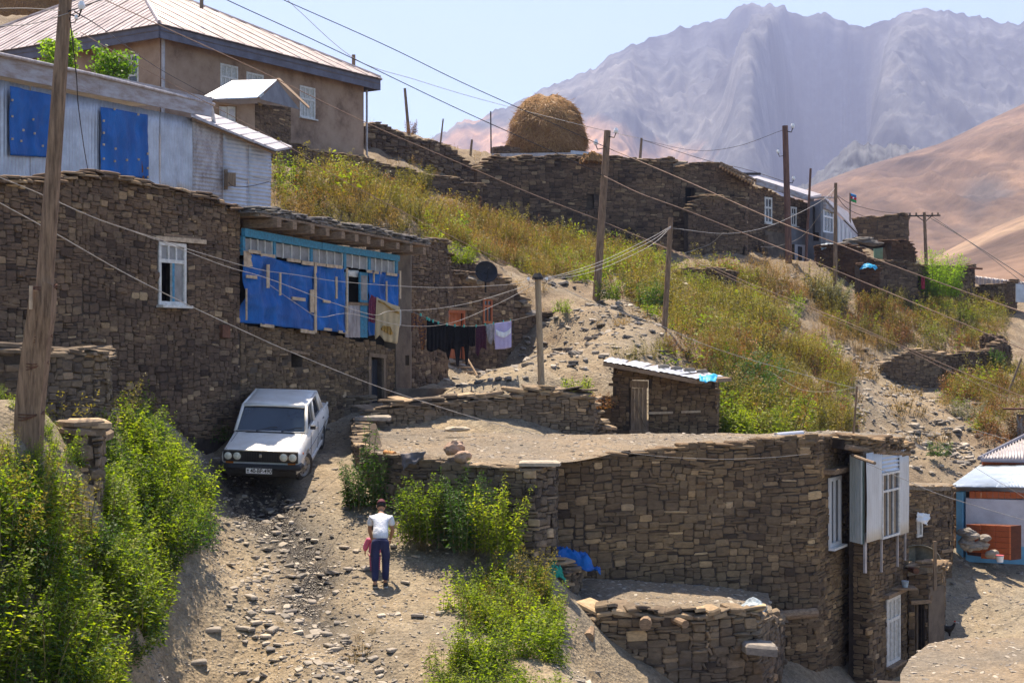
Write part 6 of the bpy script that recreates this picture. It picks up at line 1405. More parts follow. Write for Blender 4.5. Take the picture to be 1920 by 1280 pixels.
        for j in range(8):
            a = 2*math.pi*j/8; c = Vector((x+s*.034, y+math.cos(a)*.135, .298+math.sin(a)*.135)); MB().tube([c-Vector((s*.004, 0, 0)), c+Vector((s*.006, 0, 0))], .014, 8).put('rim_hole', M['black_plastic'], wh, **L)
    for wh in [o for o in root.children if o.name.startswith('wheel')]:
        xs_ = [v.co.x for v in wh.data.vertices]; ys_ = [v.co.y for v in wh.data.vertices]; cx_, cy_ = (min(xs_)+max(xs_))/2, (min(ys_)+max(ys_))/2
        if cy_ < 2:      # the front wheels are steered
            T_ = Matrix.Translation((cx_, cy_, 0)) @ Matrix.Rotation(R(-24), 4, 'Z') @ Matrix.Translation((-cx_, -cy_, 0))
            for o in [wh]+list(wh.children): o.data.transform(T_)
    for s in (-1, 1):
        for y0, y1 in ((1.20, 2.12), (2.14, 3.02)):
            dpl = MB().tube([(s*.818, y0, .90), (s*.823, y0, .55), (s*.815, y0, .32)], .005, 4); dpl.put('door_gap', M['black_plastic'], root, **L)
            MB().box((s*.823, y1-.14, .80), (.012, 0, 0), (0, .06, 0), (0, 0, .011)).put('door_handle', M['chrome'], root, **L)
        MB().tube([(s*.822, .3, .60), (s*.828, 2.0, .605), (s*.815, 3.8, .60)], .008, 5).put('side_trim', M['chrome'], root, **L)
        MB().box((s*.80, 2.0, .275), (.02, 0, 0), (0, .85, 0), (0, 0, .03)).put('sill', M['car_white'], root, **L)
    MB().box((.84, 1.30, .985), (.055, 0, 0), (0, .03, 0), (0, 0, .04)).put('wing_mirror', M['black_plastic'], root, bevel=.01, **L)
    for s in (-1, 1): MB().tube([(s*.70, .05, .815), (s*.66, 1.05, .918)], .004, 4).put('bonnet_gap', M['black_plastic'], root, **L)
    # rear wings that stand proud behind the cabin
    for s in (-1, 1): MB().hexa((s*.79, 3.25, .86), (s*.70, 3.25, .86), (s*.70, 4.02, .84), (s*.77, 4.02, .84), (s*.785, 3.28, .915), (s*.735, 3.28, .915), (s*.73, 4.0, .885), (s*.765, 4.0, .885)).put('rear_wing', M['car_white'], root, bevel=.01, **L)
    MB().box((0, 2.0, .30), (.70, 0, 0), (0, 1.85, 0), (0, 0, .06)).put('underbody', M['black_plastic'], root, **L)
    return root
car = build_car()
car_front = P(489, 918, 27.75)
car.location = car_front
YAW = R(-.6)
PIT = R(11.0)
car.scale = (.975,)*3; car.rotation_mode = 'XYZ'
car.rotation_euler = (PIT, R(2.0), YAW)

# ------------------------------------------------ people
M['skin'] = simple('skin', (0.36, 0.20, 0.135), .6, (0.30, 0.16, 0.10), 9, bmp=0)
M['tee'] = simple('white_cotton', (0.74, 0.77, 0.84), .9, (0.58, 0.61, 0.70), 6, stretch=(1, 1, .6), bmp=1.0, bd=.05)
M['navy'] = simple('navy_trousers', (0.028, 0.034, 0.10), .85, (0.016, 0.02, 0.06), 7, stretch=(1, 1, .5), bmp=1.0, bd=.05)
M['cap_red'] = simple('dark_red_cap', (0.13, 0.03, 0.045), .8, (0.03, 0.012, 0.018), 5)
M['hair'] = simple('black_hair', (0.012, 0.010, 0.010), .7)
M['shoe'] = simple('worn_shoe', (0.05, 0.045, 0.045), .6, (.03, .03, .03), 9); M['sole'] = simple('pale_sole', (.5, .48, .44), .8)
M['pink'] = simple('pink_jacket', (0.68, 0.16, 0.27), .85, (0.50, 0.10, 0.19), 8)
def stripes(name, a, b, sc):
    m, nd, ln, bs = nodes(name); bs.inputs['Roughness'].default_value = .9; tc = nd.new('ShaderNodeTexCoord'); w = nd.new('ShaderNodeTexWave'); w.bands_direction = 'Z'; w.inputs['Scale'].default_value = sc
    w.inputs['Distortion'].default_value = .4; ln.new(tc.outputs['Object'], w.inputs[0]); r = ramp(nd, [(.45, a), (.55, b)]); ln.new(w.outputs['Fac'], r.inputs[0]); ln.new(r.outputs[0], bs.inputs['Base Color']); return m
M['stripe_pink'] = stripes('striped_leggings', (.55, .12, .22), (.16, .04, .10), 9)
def skin_mesh(name, verts, edges, rad, root_i, mat, parent, sub=2):
    me = bpy.data.meshes.new(name); me.from_pydata([Vector(v) for v in verts], edges, []); me.materials.append(mat)
    o = bpy.data.objects.new(name, me); COL.objects.link(o); o.parent = parent; ORG[o.name] = Vector((0, 0, 0))
    md = o.modifiers.new('skin', 'SKIN'); md.use_smooth_shade = True; md.branch_smoothing = .3
    for i, r in enumerate(rad): me.skin_vertices[0].data[i].radius = (r if isinstance(r, tuple) else (r, r)); me.skin_vertices[0].data[i].use_root = (i == root_i)
    s = o.modifiers.new('sub', 'SUBSURF'); s.levels = s.render_levels = sub; return o
def hand(parent, wrist, direction, palm_n, scale, mat, curl=.6):
    d = Vector(direction).normalized(); pn = Vector(palm_n).normalized(); side = d.cross(pn).normalized(); w = Vector(wrist); v = [w, w+d*.05*scale, w+d*.085*scale]; e = [(0, 1), (1, 2)]; r = [.020*scale, (.030*scale, .014*scale), (.032*scale, .013*scale)]
    h_ = skin_mesh('hand', v, e, r, 0, mat, parent, 1)
    for k, (off, ln_) in enumerate(((-.027, .062), (-.009, .070), (.009, .066), (.026, .052))):
        b = w+d*.078*scale+side*off*scale; d2 = (d*math.cos(curl)+pn*math.sin(curl)).normalized(); d3 = (d*math.cos(curl*2)+pn*math.sin(curl*2)).normalized()
        skin_mesh('finger', [b, b+d*ln_*.45*scale, b+d*ln_*.45*scale+d2*ln_*.35*scale, b+d*ln_*.45*scale+(d2*.35+d3*.3)*ln_*scale], [(0, 1), (1, 2), (2, 3)], [.0085*scale, .008*scale, .0075*scale, .006*scale], 0, mat, h_, 1)
    b = w+d*.03*scale-side*.026*scale; t = (d*.6-side*.8+pn*.4).normalized()
    skin_mesh('thumb', [b, b+t*.03*scale, b+t*.045*scale+d*.018*scale], [(0, 1), (1, 2)], [.011*scale, .009*scale, .007*scale], 0, mat, h_, 1)
def head(parent, c, fwd, r, mat, hair, cap=None):
    c = Vector(c); f = Vector(fwd).normalized(); side = Vector((1, 0, 0)); up = side.cross(f).normalized(); up = up if up.z > 0 else -up
    bm = bmesh.new(); bmesh.ops.create_uvsphere(bm, u_segments=20, v_segments=14, radius=1)
    for v in bm.verts:
        x, y, z = v.co; k = 1.0
        if z < -.2: k = 1-.28*(-z-.2)
        y2 = y*1.08+(.10 if (y > .8 and abs(x) < .22 and -.35 < z < .1) else 0)
        v.co = c+side*(x*r*.80*k)+f*(y2*r*.98*k)+up*(z*r*1.16)
    me = bpy.data.meshes.new('head'); bm.to_mesh(me); bm.free(); me.shade_smooth(); ho = link('head', me, mat, parent, local=True); ORG[ho.name] = Vector((0, 0, 0))
    for s in (-1, 1):
        e_ = c+side*s*r*.82-up*r*.05; bm = bmesh.new(); bmesh.ops.create_uvsphere(bm, u_segments=8, v_segments=6, radius=1)
        for v in bm.verts: v.co = e_+side*v.co.x*r*.10+f*v.co.y*r*.18+up*v.co.z*r*.27
        me = bpy.data.meshes.new('ear'); bm.to_mesh(me); bm.free(); link('ear', me, mat, ho, local=True)
        MB().tube([c+side*s*r*.3+f*r*.98+up*r*.05, c+side*s*r*.3+f*r*1.03+up*r*.05], r*.10, 8).put('eye', M['hair'], ho, local=True)
    MB().tube([c+f*r*1.0+up*r*.05, c+f*r*1.24-up*r*.22, c+f*r*1.0-up*r*.28], [r*.07, r*.13, r*.08], 6).put('nose', mat, ho, local=True); MB().tube([c+f*r*.93-up*r*.55-side*r*.22, c+f*r*.96-up*r*.55+side*r*.22], r*.05, 6).put('mouth', M['cap_red'], ho, local=True)
    def cap_mesh(nm, m, lo, sc, back):
        bm = bmesh.new(); bmesh.ops.create_uvsphere(bm, u_segments=24, v_segments=16, radius=1)
        kill = [v for v in bm.verts if v.co.z < (lo if v.co.y > -.2 else back)]
        bmesh.ops.delete(bm, geom=kill, context='VERTS')
        for v in bm.verts: x, y, z = v.co; v.co = c+side*x*r*.80*sc+f*y*r*1.06*sc+up*z*r*1.18*sc
        me = bpy.data.meshes.new(nm); bm.to_mesh(me); bm.free(); me.shade_smooth(); o = link(nm, me, m, parent, local=True); so = o.modifiers.new('t', 'SOLIDIFY'); so.thickness = .008; return o
    cap_mesh('hair', hair, .15, 1.03, -.45)
    if cap: cap_mesh('cap', cap, .30, 1.09, .12)
boy_at = P(713, 1100, 24.0); 
BOY = thing('person', 'boy in a white T-shirt and navy trousers walking uphill bent over a small child', 'person', boy_at); BOY.rotation_euler = (0, 0, R(3)); BOY.scale = (.99,)*3
# local: x right, y away from the camera (uphill), ground rises about 0.27 per metre
sl_ = .27
def g_(y): return sl_*y
v = [(0, .02, .78), (0, .10, .92), (0, .19, 1.04), (0, .27, 1.15), (0, .34, 1.22), (0, .40, 1.27),      # 0 pelvis 1 2 3 chest 4 neck 5 head base
     (-.085, .02, .74), (-.085, .00, .42), (-.08, -.14, .06), (-.08, -.04, .035),                                # 6-9 left leg, heel lifting
     (.085, .03, .74), (.09, .05, .42), (.085, .02, .075), (.085, .14, .075),                            # 10-13 right leg
     (-.165, .27, 1.14), (-.20, .32, .93), (-.155, .42, .74), (.165, .27, 1.14), (.20, .32, .93), (.155, .42, .74)]
e = [(0, 1), (1, 2), (2, 3), (3, 4), (4, 5), (0, 6), (6, 7), (7, 8), (8, 9), (0, 10), (10, 11), (11, 12), (12, 13), (3, 14), (14, 15), (15, 16), (3, 17), (17, 18), (18, 19)]
r_ = [(.125, .10), (.115, .09), (.12, .085), (.125, .085), .045, .045, .078, .052, .032, .026, .078, .052, .032, .026, .046, .036, .024, .046, .036, .024]
skin_mesh('body', v, e, r_, 0, M['skin'], BOY, 2)
skin_mesh('t_shirt', [(0, .03, .76), (0, .10, .92), (0, .19, 1.04), (0, .27, 1.15), (0, .31, 1.19), (-.165, .27, 1.15), (-.195, .305, 1.0), (.165, .27, 1.15), (.195, .305, 1.0)], [(0, 1), (1, 2), (2, 3), (3, 4), (3, 5), (5, 6), (3, 7), (7, 8)],
          [(.152, .130), (.142, .115), (.145, .110), (.150, .105), .075, .066, .060, .066, .060], 0, M['tee'], BOY)
skin_mesh('trousers', [(0, .03, .86), (0, .02, .77), (-.09, .02, .70), (-.088, .00, .42), (-.082, -.13, .10), (.09, .03, .70), (.092, .05, .42), (.088, .02, .10)], [(0, 1), (1, 2), (2, 3), (3, 4), (1, 5), (5, 6), (6, 7)],
          [(.148, .120), (.145, .125), .092, .073, .062, .092, .073, .062], 0, M['navy'], BOY)
for s, a, b in ((-1, Vector((-.08, -.16, .05)), Vector((-.08, .05, .02))), (1, Vector((.088, -.03, .025)), Vector((.088, .19, .055)))):
    skin_mesh('shoe', [a, (a+b)/2+Vector((0, 0, .01)), b], [(0, 1), (1, 2)], [(.042, .042), (.046, .038), (.038, .026)], 0, M['shoe'], BOY, 2)
    MB().box((a+b)/2-Vector((0, 0, .028)), (.042, 0, 0), (b-a)*.60, (0, 0, .011)).put('shoe_sole', M['sole'], BOY, local=True, bevel=.008)
hand(BOY, (-.155, .42, .74), (.15, .45, -.85), (.9, 0, .1), .92, M['skin']); hand(BOY, (.155, .42, .74), (-.15, .45, -.85), (-.9, 0, .1), .92, M['skin'])
head(BOY, (0, .455, 1.33), (0, .85, -.5), .098, M['skin'], M['hair'], M['cap_red'])
kid_at = P(703, 1082, 24.55)
KID = thing('person', 'small child in a pink jacket and striped leggings held in front of the boy', 'person', kid_at); KID.rotation_euler = (0, 0, R(8))
kv = [(0, 0, .42), (0, .02, .52), (0, .03, .62), (0, .04, .70), (0, .05, .76), (-.05, 0, .38), (-.052, 0, .21), (-.055, -.02, .04), (-.055, .05, .03), (.05, 0, .38), (.052, .04, .21), (.055, .06, .05), (.055, .13, .05), (-.11, .03, .64), (-.155, .05, .52), (-.165, .10, .43), (.11, .03, .64), (.14, .0, .74), (.13, -.02, .84)]
ke = [(0, 1), (1, 2), (2, 3), (3, 4), (0, 5), (5, 6), (6, 7), (7, 8), (0, 9), (9, 10), (10, 11), (11, 12), (3, 13), (13, 14), (14, 15), (3, 16), (16, 17), (17, 18)]
skin_mesh('body', kv, ke, [.085, .085, .085, .07, .035, .045, .035, .024, .02, .045, .035, .024, .02, .032, .026, .018, .032, .026, .018], 0, M['skin'], KID, 2)
skin_mesh('pink_jacket', [(0, 0, .38), (0, .01, .50), (0, .03, .62), (0, .04, .70), (-.11, .03, .65), (-.16, .05, .52), (-.17, .09, .45), (.11, .03, .65), (.14, .0, .74), (.132, -.015, .81)], [(0, 1), (1, 2), (2, 3), (3, 4), (4, 5), (5, 6), (3, 7), (7, 8), (8, 9)], [.125, .115, .108, .08, .058, .05, .045, .055, .048, .045], 0, M['pink'], KID)
skin_mesh('leggings', [(0, 0, .42), (-.05, 0, .36), (-.052, 0, .21), (-.055, -.01, .07), (.05, 0, .36), (.052, .04, .21), (.055, .06, .08)], [(0, 1), (1, 2), (2, 3), (0, 4), (4, 5), (5, 6)], [.09, .055, .045, .036, .055, .045, .036], 0, M['stripe_pink'], KID)
for x, y, z in ((-.055, .02, .03), (.055, .10, .055)): skin_mesh('shoe', [(x, y-.05, z), (x, y, z+.005), (x, y+.06, z-.002)], [(0, 1), (1, 2)], [.03, .032, .026], 0, M['shoe'], KID)
head(KID, (0, .07, .85), (0, 1, -.1), .083, M['skin'], M['hair']); hand(KID, (-.165, .10, .43), (0, .3, -.9), (1, 0, 0), .55, M['skin']); hand(KID, (.13, -.02, .84), (0, -.1, .95), (0, 1, 0), .55, M['skin'])
# black hen
hen = thing('hen', 'black hen pecking in the shadow by the bottom right roof', 'hen', P(1778, 1193, 33.6)); 
skin_mesh('body', [(0, 0, .19), (-.10, 0, .22), (-.17, 0, .30), (.08, 0, .20), (.14, 0, .27), (.155, 0, .33), (.03, .03, .07), (.03, .03, .01), (.03, -.03, .07), (.03, -.03, .01)], [(0, 1), (1, 2), (0, 3), (3, 4), (4, 5), (0, 6), (6, 7), (0, 8), (8, 9)], [.085, .07, .03, .07, .035, .026, .02, .008, .02, .008], 0, M['hair'], hen)
MB().tube([(.175, 0, .33), (.205, 0, .322)], [.012, .003], 6).put('beak', M['batten'], hen, local=True); MB().box((.155, 0, .365), (.02, 0, 0), (0, .004, 0), (0, 0, .014)).put('comb', simple('red_comb', (.5, .03, .02)), hen, local=True)
MB().hexa((-.13, -.03, .24), (-.20, -.01, .30), (-.20, .01, .30), (-.13, .03, .24), (-.17, -.02, .36), (-.25, -.01, .40), (-.25, .01, .40), (-.17, .02, .36)).put('tail', M['hair'], hen, local=True)
# ================================================================== POLES, CABLES, LAUNDRY
def pole(label, xb, yb, xt, yt_, d, w, mat, name='utility_pole', wt=None, extra=1.0, dt=None):
    b, t = P(xb, yb, d), P(xt, yt_, dt or d); o = thing(name, label, 'pole', b)
    k = (b-t).normalized(); MB().tube([b+k*extra, b, b.lerp(t, .5), t], [w/2, w/2, (w+(wt or w*.8))/4, (wt or w*.8)/2], 12).put('shaft', mat, o, smooth=False)
    return o, b, t
def insulator(parent, c, s, side=1):
    c = Vector(c); MB().tube([c, c+Vector((side*.10*s, 0, -.02*s)), c+Vector((side*.13*s, 0, .06*s)), c+Vector((side*.13*s, 0, .10*s))], .010*s, 6).put('hook', M['iron'], parent)
    MB().tube([c+Vector((side*.13*s, 0, .06*s)), c+Vector((side*.13*s, 0, .10*s)), c+Vector((side*.13*s, 0, .15*s))], [.030*s, .042*s, .025*s], 10).put('insulator', M['pvc'], parent)
# splinted pole in front
lp_, b, t = pole('big leaning wooden pole wired to a squared timber stub, left foreground', 82, 560, 128, -70, 17.5, .215, M['pole'], wt=.15, extra=.3)
q = [P(50, 815, 17.5), P(57, 760, 17.5), P(68, 660, 17.48), P(78, 590, 17.45), (P(82, 545, 17.45))]
mb = MB(); prev = None; ws = [.31, .31, .30, .29, .27]; rows = []
for k, c in enumerate(q):
    w_ = ws[k]/2; rows.append([c+Vector((-w_, -.11, 0)), c+Vector((-.02, -.13, 0)), c+Vector((0, -.115, 0)), c+Vector((.02, -.135, 0)), c+Vector((w_, -.10, -.03)), c+Vector((w_, .10, 0)), c+Vector((-w_, .11, 0)), c+Vector((-w_, -.11, 0))])
rows[-1][4] += Vector((0, 0, .10)); rows[-1][3] += Vector((0, 0, .12)); rows[0] = [p-Vector((0, 0, .6)) for p in rows[0]]
mb.quadgrid(rows); b0_ = len(mb.v)-8; mb.f.append(tuple(b0_+i for i in range(7))); mb.put('timber_stub', M['pole'], lp_, bevel=.008)
strip(lambda x: 17.3, 57, 536, 580, 62, 536, 580, 0, .05, M['batten'], 'splint', lp_, Vector((0, -1, 0)))
for y, xa, xb in ((541, 64, 104), (634, 55, 95), (684, 45, 88), (778, 33, 80)):
    for k in range(3):
        c = P((xa+xb)/2, y+k*3-2, 17.5); w_ = (xb-xa)/2/F*17.5+.012
        MB().tube([c+Vector((math.cos(a)*w_, math.sin(a)*.15, .02*math.sin(a*2+k)+(.03*math.cos(a)))) for a in [2*math.pi*i/20 for i in range(21)]], .008, 5, False).put('binding_wire', M['rust'], lp_)
insulator(lp_, P(131, 28, 17.4), 1.1); insulator(lp_, P(131, 42, 17.4), .6)
P1, _, P1t = pole('tall grey wooden pole standing on the dirt mound in mid picture', 1118, 566, 1139, 245, 50, .29, M['pole']); insulator(P1, P(1141, 256, 49.9), 2.0); insulator(P1, P(1131, 278, 49.9), 2.0, -1)
P2, _, P2t = pole('shorter pale pole on the weedy slope right of the mound', 1246, 614, 1258, 408, 44, .18, M['pole'])
P3, _, P3t = pole('short round post with black cap and many wires behind the yard wall', 1016, 744, 1008, 522, 34.5, .165, simple('pale_post_wood', (.40, .31, .20), .8, (.24, .18, .12), 5, (5, 5, .8), bmp=.4), wt=.14)
MB().tube([P(1008, 524, 34.5), P(1008, 520, 34.5), P(1008, 512, 34.5)], [.13, .14, .08], 12).put('black_cap', M['iron'], P3)
for s_ in (-1, 1): insulator(P3, P(1008+s_*8, 530, 34.4), .9, s_)
P4, _, P4t = pole('tall reddish square pole in front of the stone house row', 1479, 488, 1472, 236, 70, .34, M['pole_red'], wt=.28); insulator(P4, P(1474, 246, 69.9), 2.5); insulator(P4, P(1469, 292, 69.9), 2, -1); insulator(P4, P(1478, 342, 69.9), 2)
P5, _, _ = pole('thin dark post right of the reddish pole', 1511, 490, 1520, 316, 74, .15, M['pole_red'])
P6, _, P6t = pole('brown pole in front of the reddish stone hut', 1566, 530, 1567, 343, 66, .20, M['pole'], wt=.15)
P7, _, P7t = pole('pole with an iron crossarm above the leafy bush, far right', 1737, 500, 1733, 398, 84, .22, M['pole'])
MB().tube([P(1702, 405, 84), P(1763, 404, 84)], .05, 6).put('crossarm', M['iron'], P7)
for x in (1706, 1718, 1748, 1759): MB().tube([P(x, 404, 84), P(x, 399, 84)], .06, 6).put('insulator', M['wood'], P7)
for s_ in (-1, 1): MB().tube([P(1733+s_*14, 405, 84), P(1734, 416, 84)], .03, 5).put('brace', M['iron'], P7)
P8, _, P8t = pole('thin leaning stick pole on the roof end beside the gravel path', 1600, 816, 1607, 724, 34, .055, M['pole'], name='thin_pole')
for lb, xb, yb_, xt, yt_, d, w in (('thin grey post on the skyline right of the haystack', 1200, 300, 1203, 259, 84, .17), ('thin dark metal post left of the haystack', 921, 300, 920, 209, 84, .09), ('short slanted stake left of the haystack platform', 881, 302, 885, 262, 79, .15),
        ('black skyline pole right of the plastered house', 766, 246, 759, 166, 78, .18), ('thin crooked stake on the skyline bank', 826, 268, 831, 223, 78, .10), ('dark leaning stake in the weeds at the right edge', 1898, 716, 1915, 672, 57, .10)):
    pole(lb, xb, yb_, xt, yt_, d, w, M['wood'] if 'metal' not in lb else M['iron'], name='post')
def cable(label, pts, r, mat='wire', name='cable', group=None):
    r *= .68 if mat == 'wire' else .85; w = spline([P(*p) for p in pts], 8); o = MB().tube(w, r, 6).put(name, M[mat], origin=w[0], smooth=True); return tag(o, label, 'cable', group)
cable('thick dark cable from the top edge crossing the sky above the haystack', [(500, -15, 40), (531, 0, 40), (720, 84, 42), (860, 152, 44), (991, 211, 47), (1140, 278, 50)], .016, 'cable_black')
cable('thick cable from the tall mound pole down to the right edge above the huts', [(1140, 278, 50), (1260, 328, 47), (1405, 392, 44), (1488, 427, 42), (1573, 458, 41), (1672, 497, 40), (1852, 562, 39), (1940, 592, 38)], .016, 'cable_brown')
cable('thick cable crossing in front of the skyline post, lower of the two dark ones', [(400, -15, 38), (425, 0, 38), (560, 62, 40), (668, 113, 42), (860, 205, 45), (1044, 288, 48), (1132, 330, 49)], .016, 'cable_black')
cable('thick cable from the tall mound pole passing below the ruin window', [(1132, 330, 49), (1201, 363, 48), (1286, 394, 47), (1418, 447, 46), (1530, 492, 44), (1642, 538, 43), (1800, 604, 41), (1940, 664, 40)], .016, 'cable_brown')
cable('dusty brown cable from the leaning pole over the plastered house to the mound pole', [(128, 22, 17.4), (190, 0, 18)], .010, 'cable_black')
cable('dusty brown cable passing over the porch and the weedy slope', [(170, -12, 36), (340, 66, 38), (480, 130, 40), (589, 183, 42), (717, 244, 44), (860, 305, 46), (991, 361, 48), (1122, 412, 50)], .014, 'cable_brown')
cable('brown cable from the mound pole over the middle slope to the right edge', [(1122, 412, 50), (1224, 454, 49), (1319, 493, 48), (1400, 529, 47), (1494, 566, 46), (1619, 617, 44), (1787, 690, 43), (1940, 752, 42)], .014, 'cable_brown')
cable('lower brown cable over the tin lean-to and weeds to the capped post', [(150, 60, 31), (250, 118, 31), (340, 167, 31.5), (550, 280, 32), (650, 342, 32.5), (860, 450, 33.5), (958, 497, 34), (1006, 526, 34.4)], .010, 'cable_brown')
cable('brown cable from the capped post fading down the right slope', [(1224, 455, 45), (1300, 488, 44), (1420, 545, 43), (1550, 595, 42), (1664, 640, 41), (1800, 705, 40), (1940, 770, 39)], .010, 'cable_brown')
for k, (o1, lb) in enumerate(((0, 'upper strand'), (6, 'middle strand'), (14, 'lowest sagging strand'))):
    cable(lb+' of the pale wires between the capped post and the pale pole', [(1258, 424+k, 43.9), (1220, 446+o1, 42), (1139, 485+o1, 39), (1075, 508+o1*.7, 37), (1012, 524, 34.5)], .010)
cable('pale double wire from the pale pole along the ruin to the brown pole', [(1262, 428, 44), (1360, 438, 49), (1432, 427, 54), (1491, 403, 59), (1544, 374, 64), (1566, 352, 66)], .013)
cable('pale wire curving from the ruin foot up to the grey house gable', [(1280, 476, 68), (1330, 458, 68), (1352, 440, 67), (1358, 437, 66)], .014)
cable('pale wire sagging from the mud render up to the brown pole', [(1426, 463, 71), (1455, 462, 71), (1504, 443, 70), (1547, 388, 68), (1567, 352, 66)], .014)
cable('pale twisted cable from the capped post across the mound to the thin stick pole', [(1012, 524, 34.5), (1050, 538, 34.4), (1108, 565, 34.3), (1239, 611, 34.2), (1304, 639, 34.1), (1387, 668, 34), (1525, 707, 34), (1606, 728, 34)], .010)
cable('thin pale wire looping over the dark mound face', [(1108, 580, 43), (1130, 600, 43), (1170, 617, 43), (1210, 623, 43.5), (1245, 620, 44)], .009)
cable('pale wire from the weeds joining the stick pole from the left', [(1450, 700, 35), (1500, 729, 34.6), (1550, 734, 34.3), (1606, 726, 34)], .006)
cable('thin wire from the stick pole to the ribbed hip roof', [(1607, 728, 34), (1712, 768, 37), (1837, 808, 42), (1940, 838, 46)], .008)
cable('thin wire from the stick pole down to the pale tin roof', [(1607, 730, 34), (1703, 791, 35), (1803, 860, 36), (1916, 929, 37), (1940, 945, 37)], .008)
cable('pale wire from the balcony bracket across the rear wall to the right edge', [(1625, 868, 28.8), (1690, 896, 29), (1753, 923, 29.3), (1830, 948, 29.6), (1940, 980, 30)], .010)
cable('thin pale wire sagging along the top of the long dark wall', [(1113, 835, 27.2), (1206, 852, 27.2), (1326, 860, 27.5), (1430, 858, 28), (1515, 851, 28.6)], .006)
cable('pale cable from the left edge past the casement window to the capped post', [(-20, 325, 17), (0, 333, 17.1), (72, 362, 17.8), (187, 412, 20), (300, 449, 23), (375, 474, 25), (480, 504, 28), (560, 516, 29.5), (650, 529, 31), (814, 539, 33), (945, 534, 34), (1006, 524, 34.4)], .009)
cable('pale cable dipping in front of the blue tarpaulins', [(187, 413, 20.1), (300, 452, 23), (420, 498, 26), (502, 522, 28), (617, 565, 30), (699, 590, 31.5), (732, 583, 32), (814, 579, 33), (896, 564, 33.8), (1004, 530, 34.4)], .009)
cable('second pale cable sagging behind the hanging towel', [(500, 530, 29), (560, 572, 30), (600, 594, 30.7), (656, 588, 31.5), (755, 610, 32.5), (843, 606, 33.5), (932, 570, 34), (1004, 532, 34.4)], .008)
cable('grey guy cable running down from the left edge over the cellar door to the yard', [(-20, 370, 17), (101, 436, 18.5), (225, 507, 20.5), (337, 564, 22.5), (465, 624, 24.5), (551, 662, 26), (699, 721, 28.5), (807, 757, 30), (901, 786, 31), (1007, 814, 32), (1073, 829, 33)], .010)
cable('thin pale wire from the left edge to the top of the leaning pole', [(-20, 17, 17.5), (50, 16, 17.5), (112, 20, 17.4)], .008)
cable('lower pale wire from the left edge to the leaning pole', [(-20, 50, 17.5), (60, 45, 17.5), (128, 25, 17.4)], .008)
cable('dark wire hanging down the tin wall from the leaning pole', [(131, 34, 17.4), (143, 140, 20), (147, 200, 23), (158, 280, 26), (168, 335, 28)], .009, 'cable_black')
cable('thin dark wire from the pole towards the plastered wall corner', [(140, 22, 17.5), (195, 56, 30), (300, 130, 45), (410, 190, 50)], .010, 'cable_black')
cable('thin bluish wire high in the sky towards the haystack', [(520, -20, 60), (560, 20, 62), (668, 112, 66), (780, 150, 72), (900, 186, 80), (1095, 236, 80), (1201, 260, 84)], .020)
cable('thin wire from the skyline post to the reddish pole', [(1203, 262, 84), (1319, 299, 78), (1400, 318, 74), (1475, 342, 70)], .018, 'cable_black')
cable('thin wire sagging under the mountain to the reddish pole', [(1203, 262, 84), (1300, 282, 80), (1380, 275, 76), (1468, 244, 70)], .014, 'cable_black')
cable('wires from the brown pole to the crossarm pole', [(1567, 365, 66), (1600, 384, 70), (1660, 398, 77), (1706, 400, 84)], .016, 'cable_black')
cable('dark wire dropping from the brown pole behind the flag', [(1567, 365, 66), (1590, 392, 70), (1630, 410, 78)], .018, 'cable_black')
cable('dark cable from the crossarm pole down to the right edge', [(1740, 406, 84), (1800, 442, 80), (1860, 480, 76), (1940, 532, 72)], .024, 'cable_black')
cable('second dark cable from the crossarm pole to the right edge', [(1748, 406, 84), (1820, 455, 80), (1870, 492, 76), (1940, 548, 72)], .018, 'cable_black')
cable('meter wire looping across the tin lean-to wall', [(428, 342, 33.8), (440, 350, 33.9), (470, 349, 34.5), (504, 341, 35)], .010, 'cable_black')
cable('laundry line from the glazed house to the capped post', [(742, 578, 36), (776, 586, 35.9), (837, 608, 35.7), (892, 611, 35.5), (958, 601, 35.1), (980, 596, 34.9), (1010, 588, 34.5)], .008, name='clothes_line')
# flag
FL = thing('flag_on_pole', 'small blue, red and green flag on a thin pole above the ruins', 'flag', P(1594, 470, 82)); MB().tube([P(1594, 480, 82), P(1594, 362, 82)], .045, 6).put('flagpole', M['wood'], FL)
for k, c in enumerate(((.02, .22, .55), (.60, .02, .05), (.03, .40, .13))):
    y0 = 362+k*5.0; cloth([P(1595, y0+5, 82), P(1606, y0+9, 81.6), P(1606, y0+4, 81.6), P(1595, y0, 82)], 8, 3, .03, 3, simple('flag_stripe_%d' % k, c, .8, bmp=0), 'flag_stripe', FL, thick=.01)
mb = MB(); c = P(1600, 371.3, 81.5); mb.tube([c, c-Vector((0, .02, 0))], .05, 8); mb.put('crescent', M['pvc'], FL)

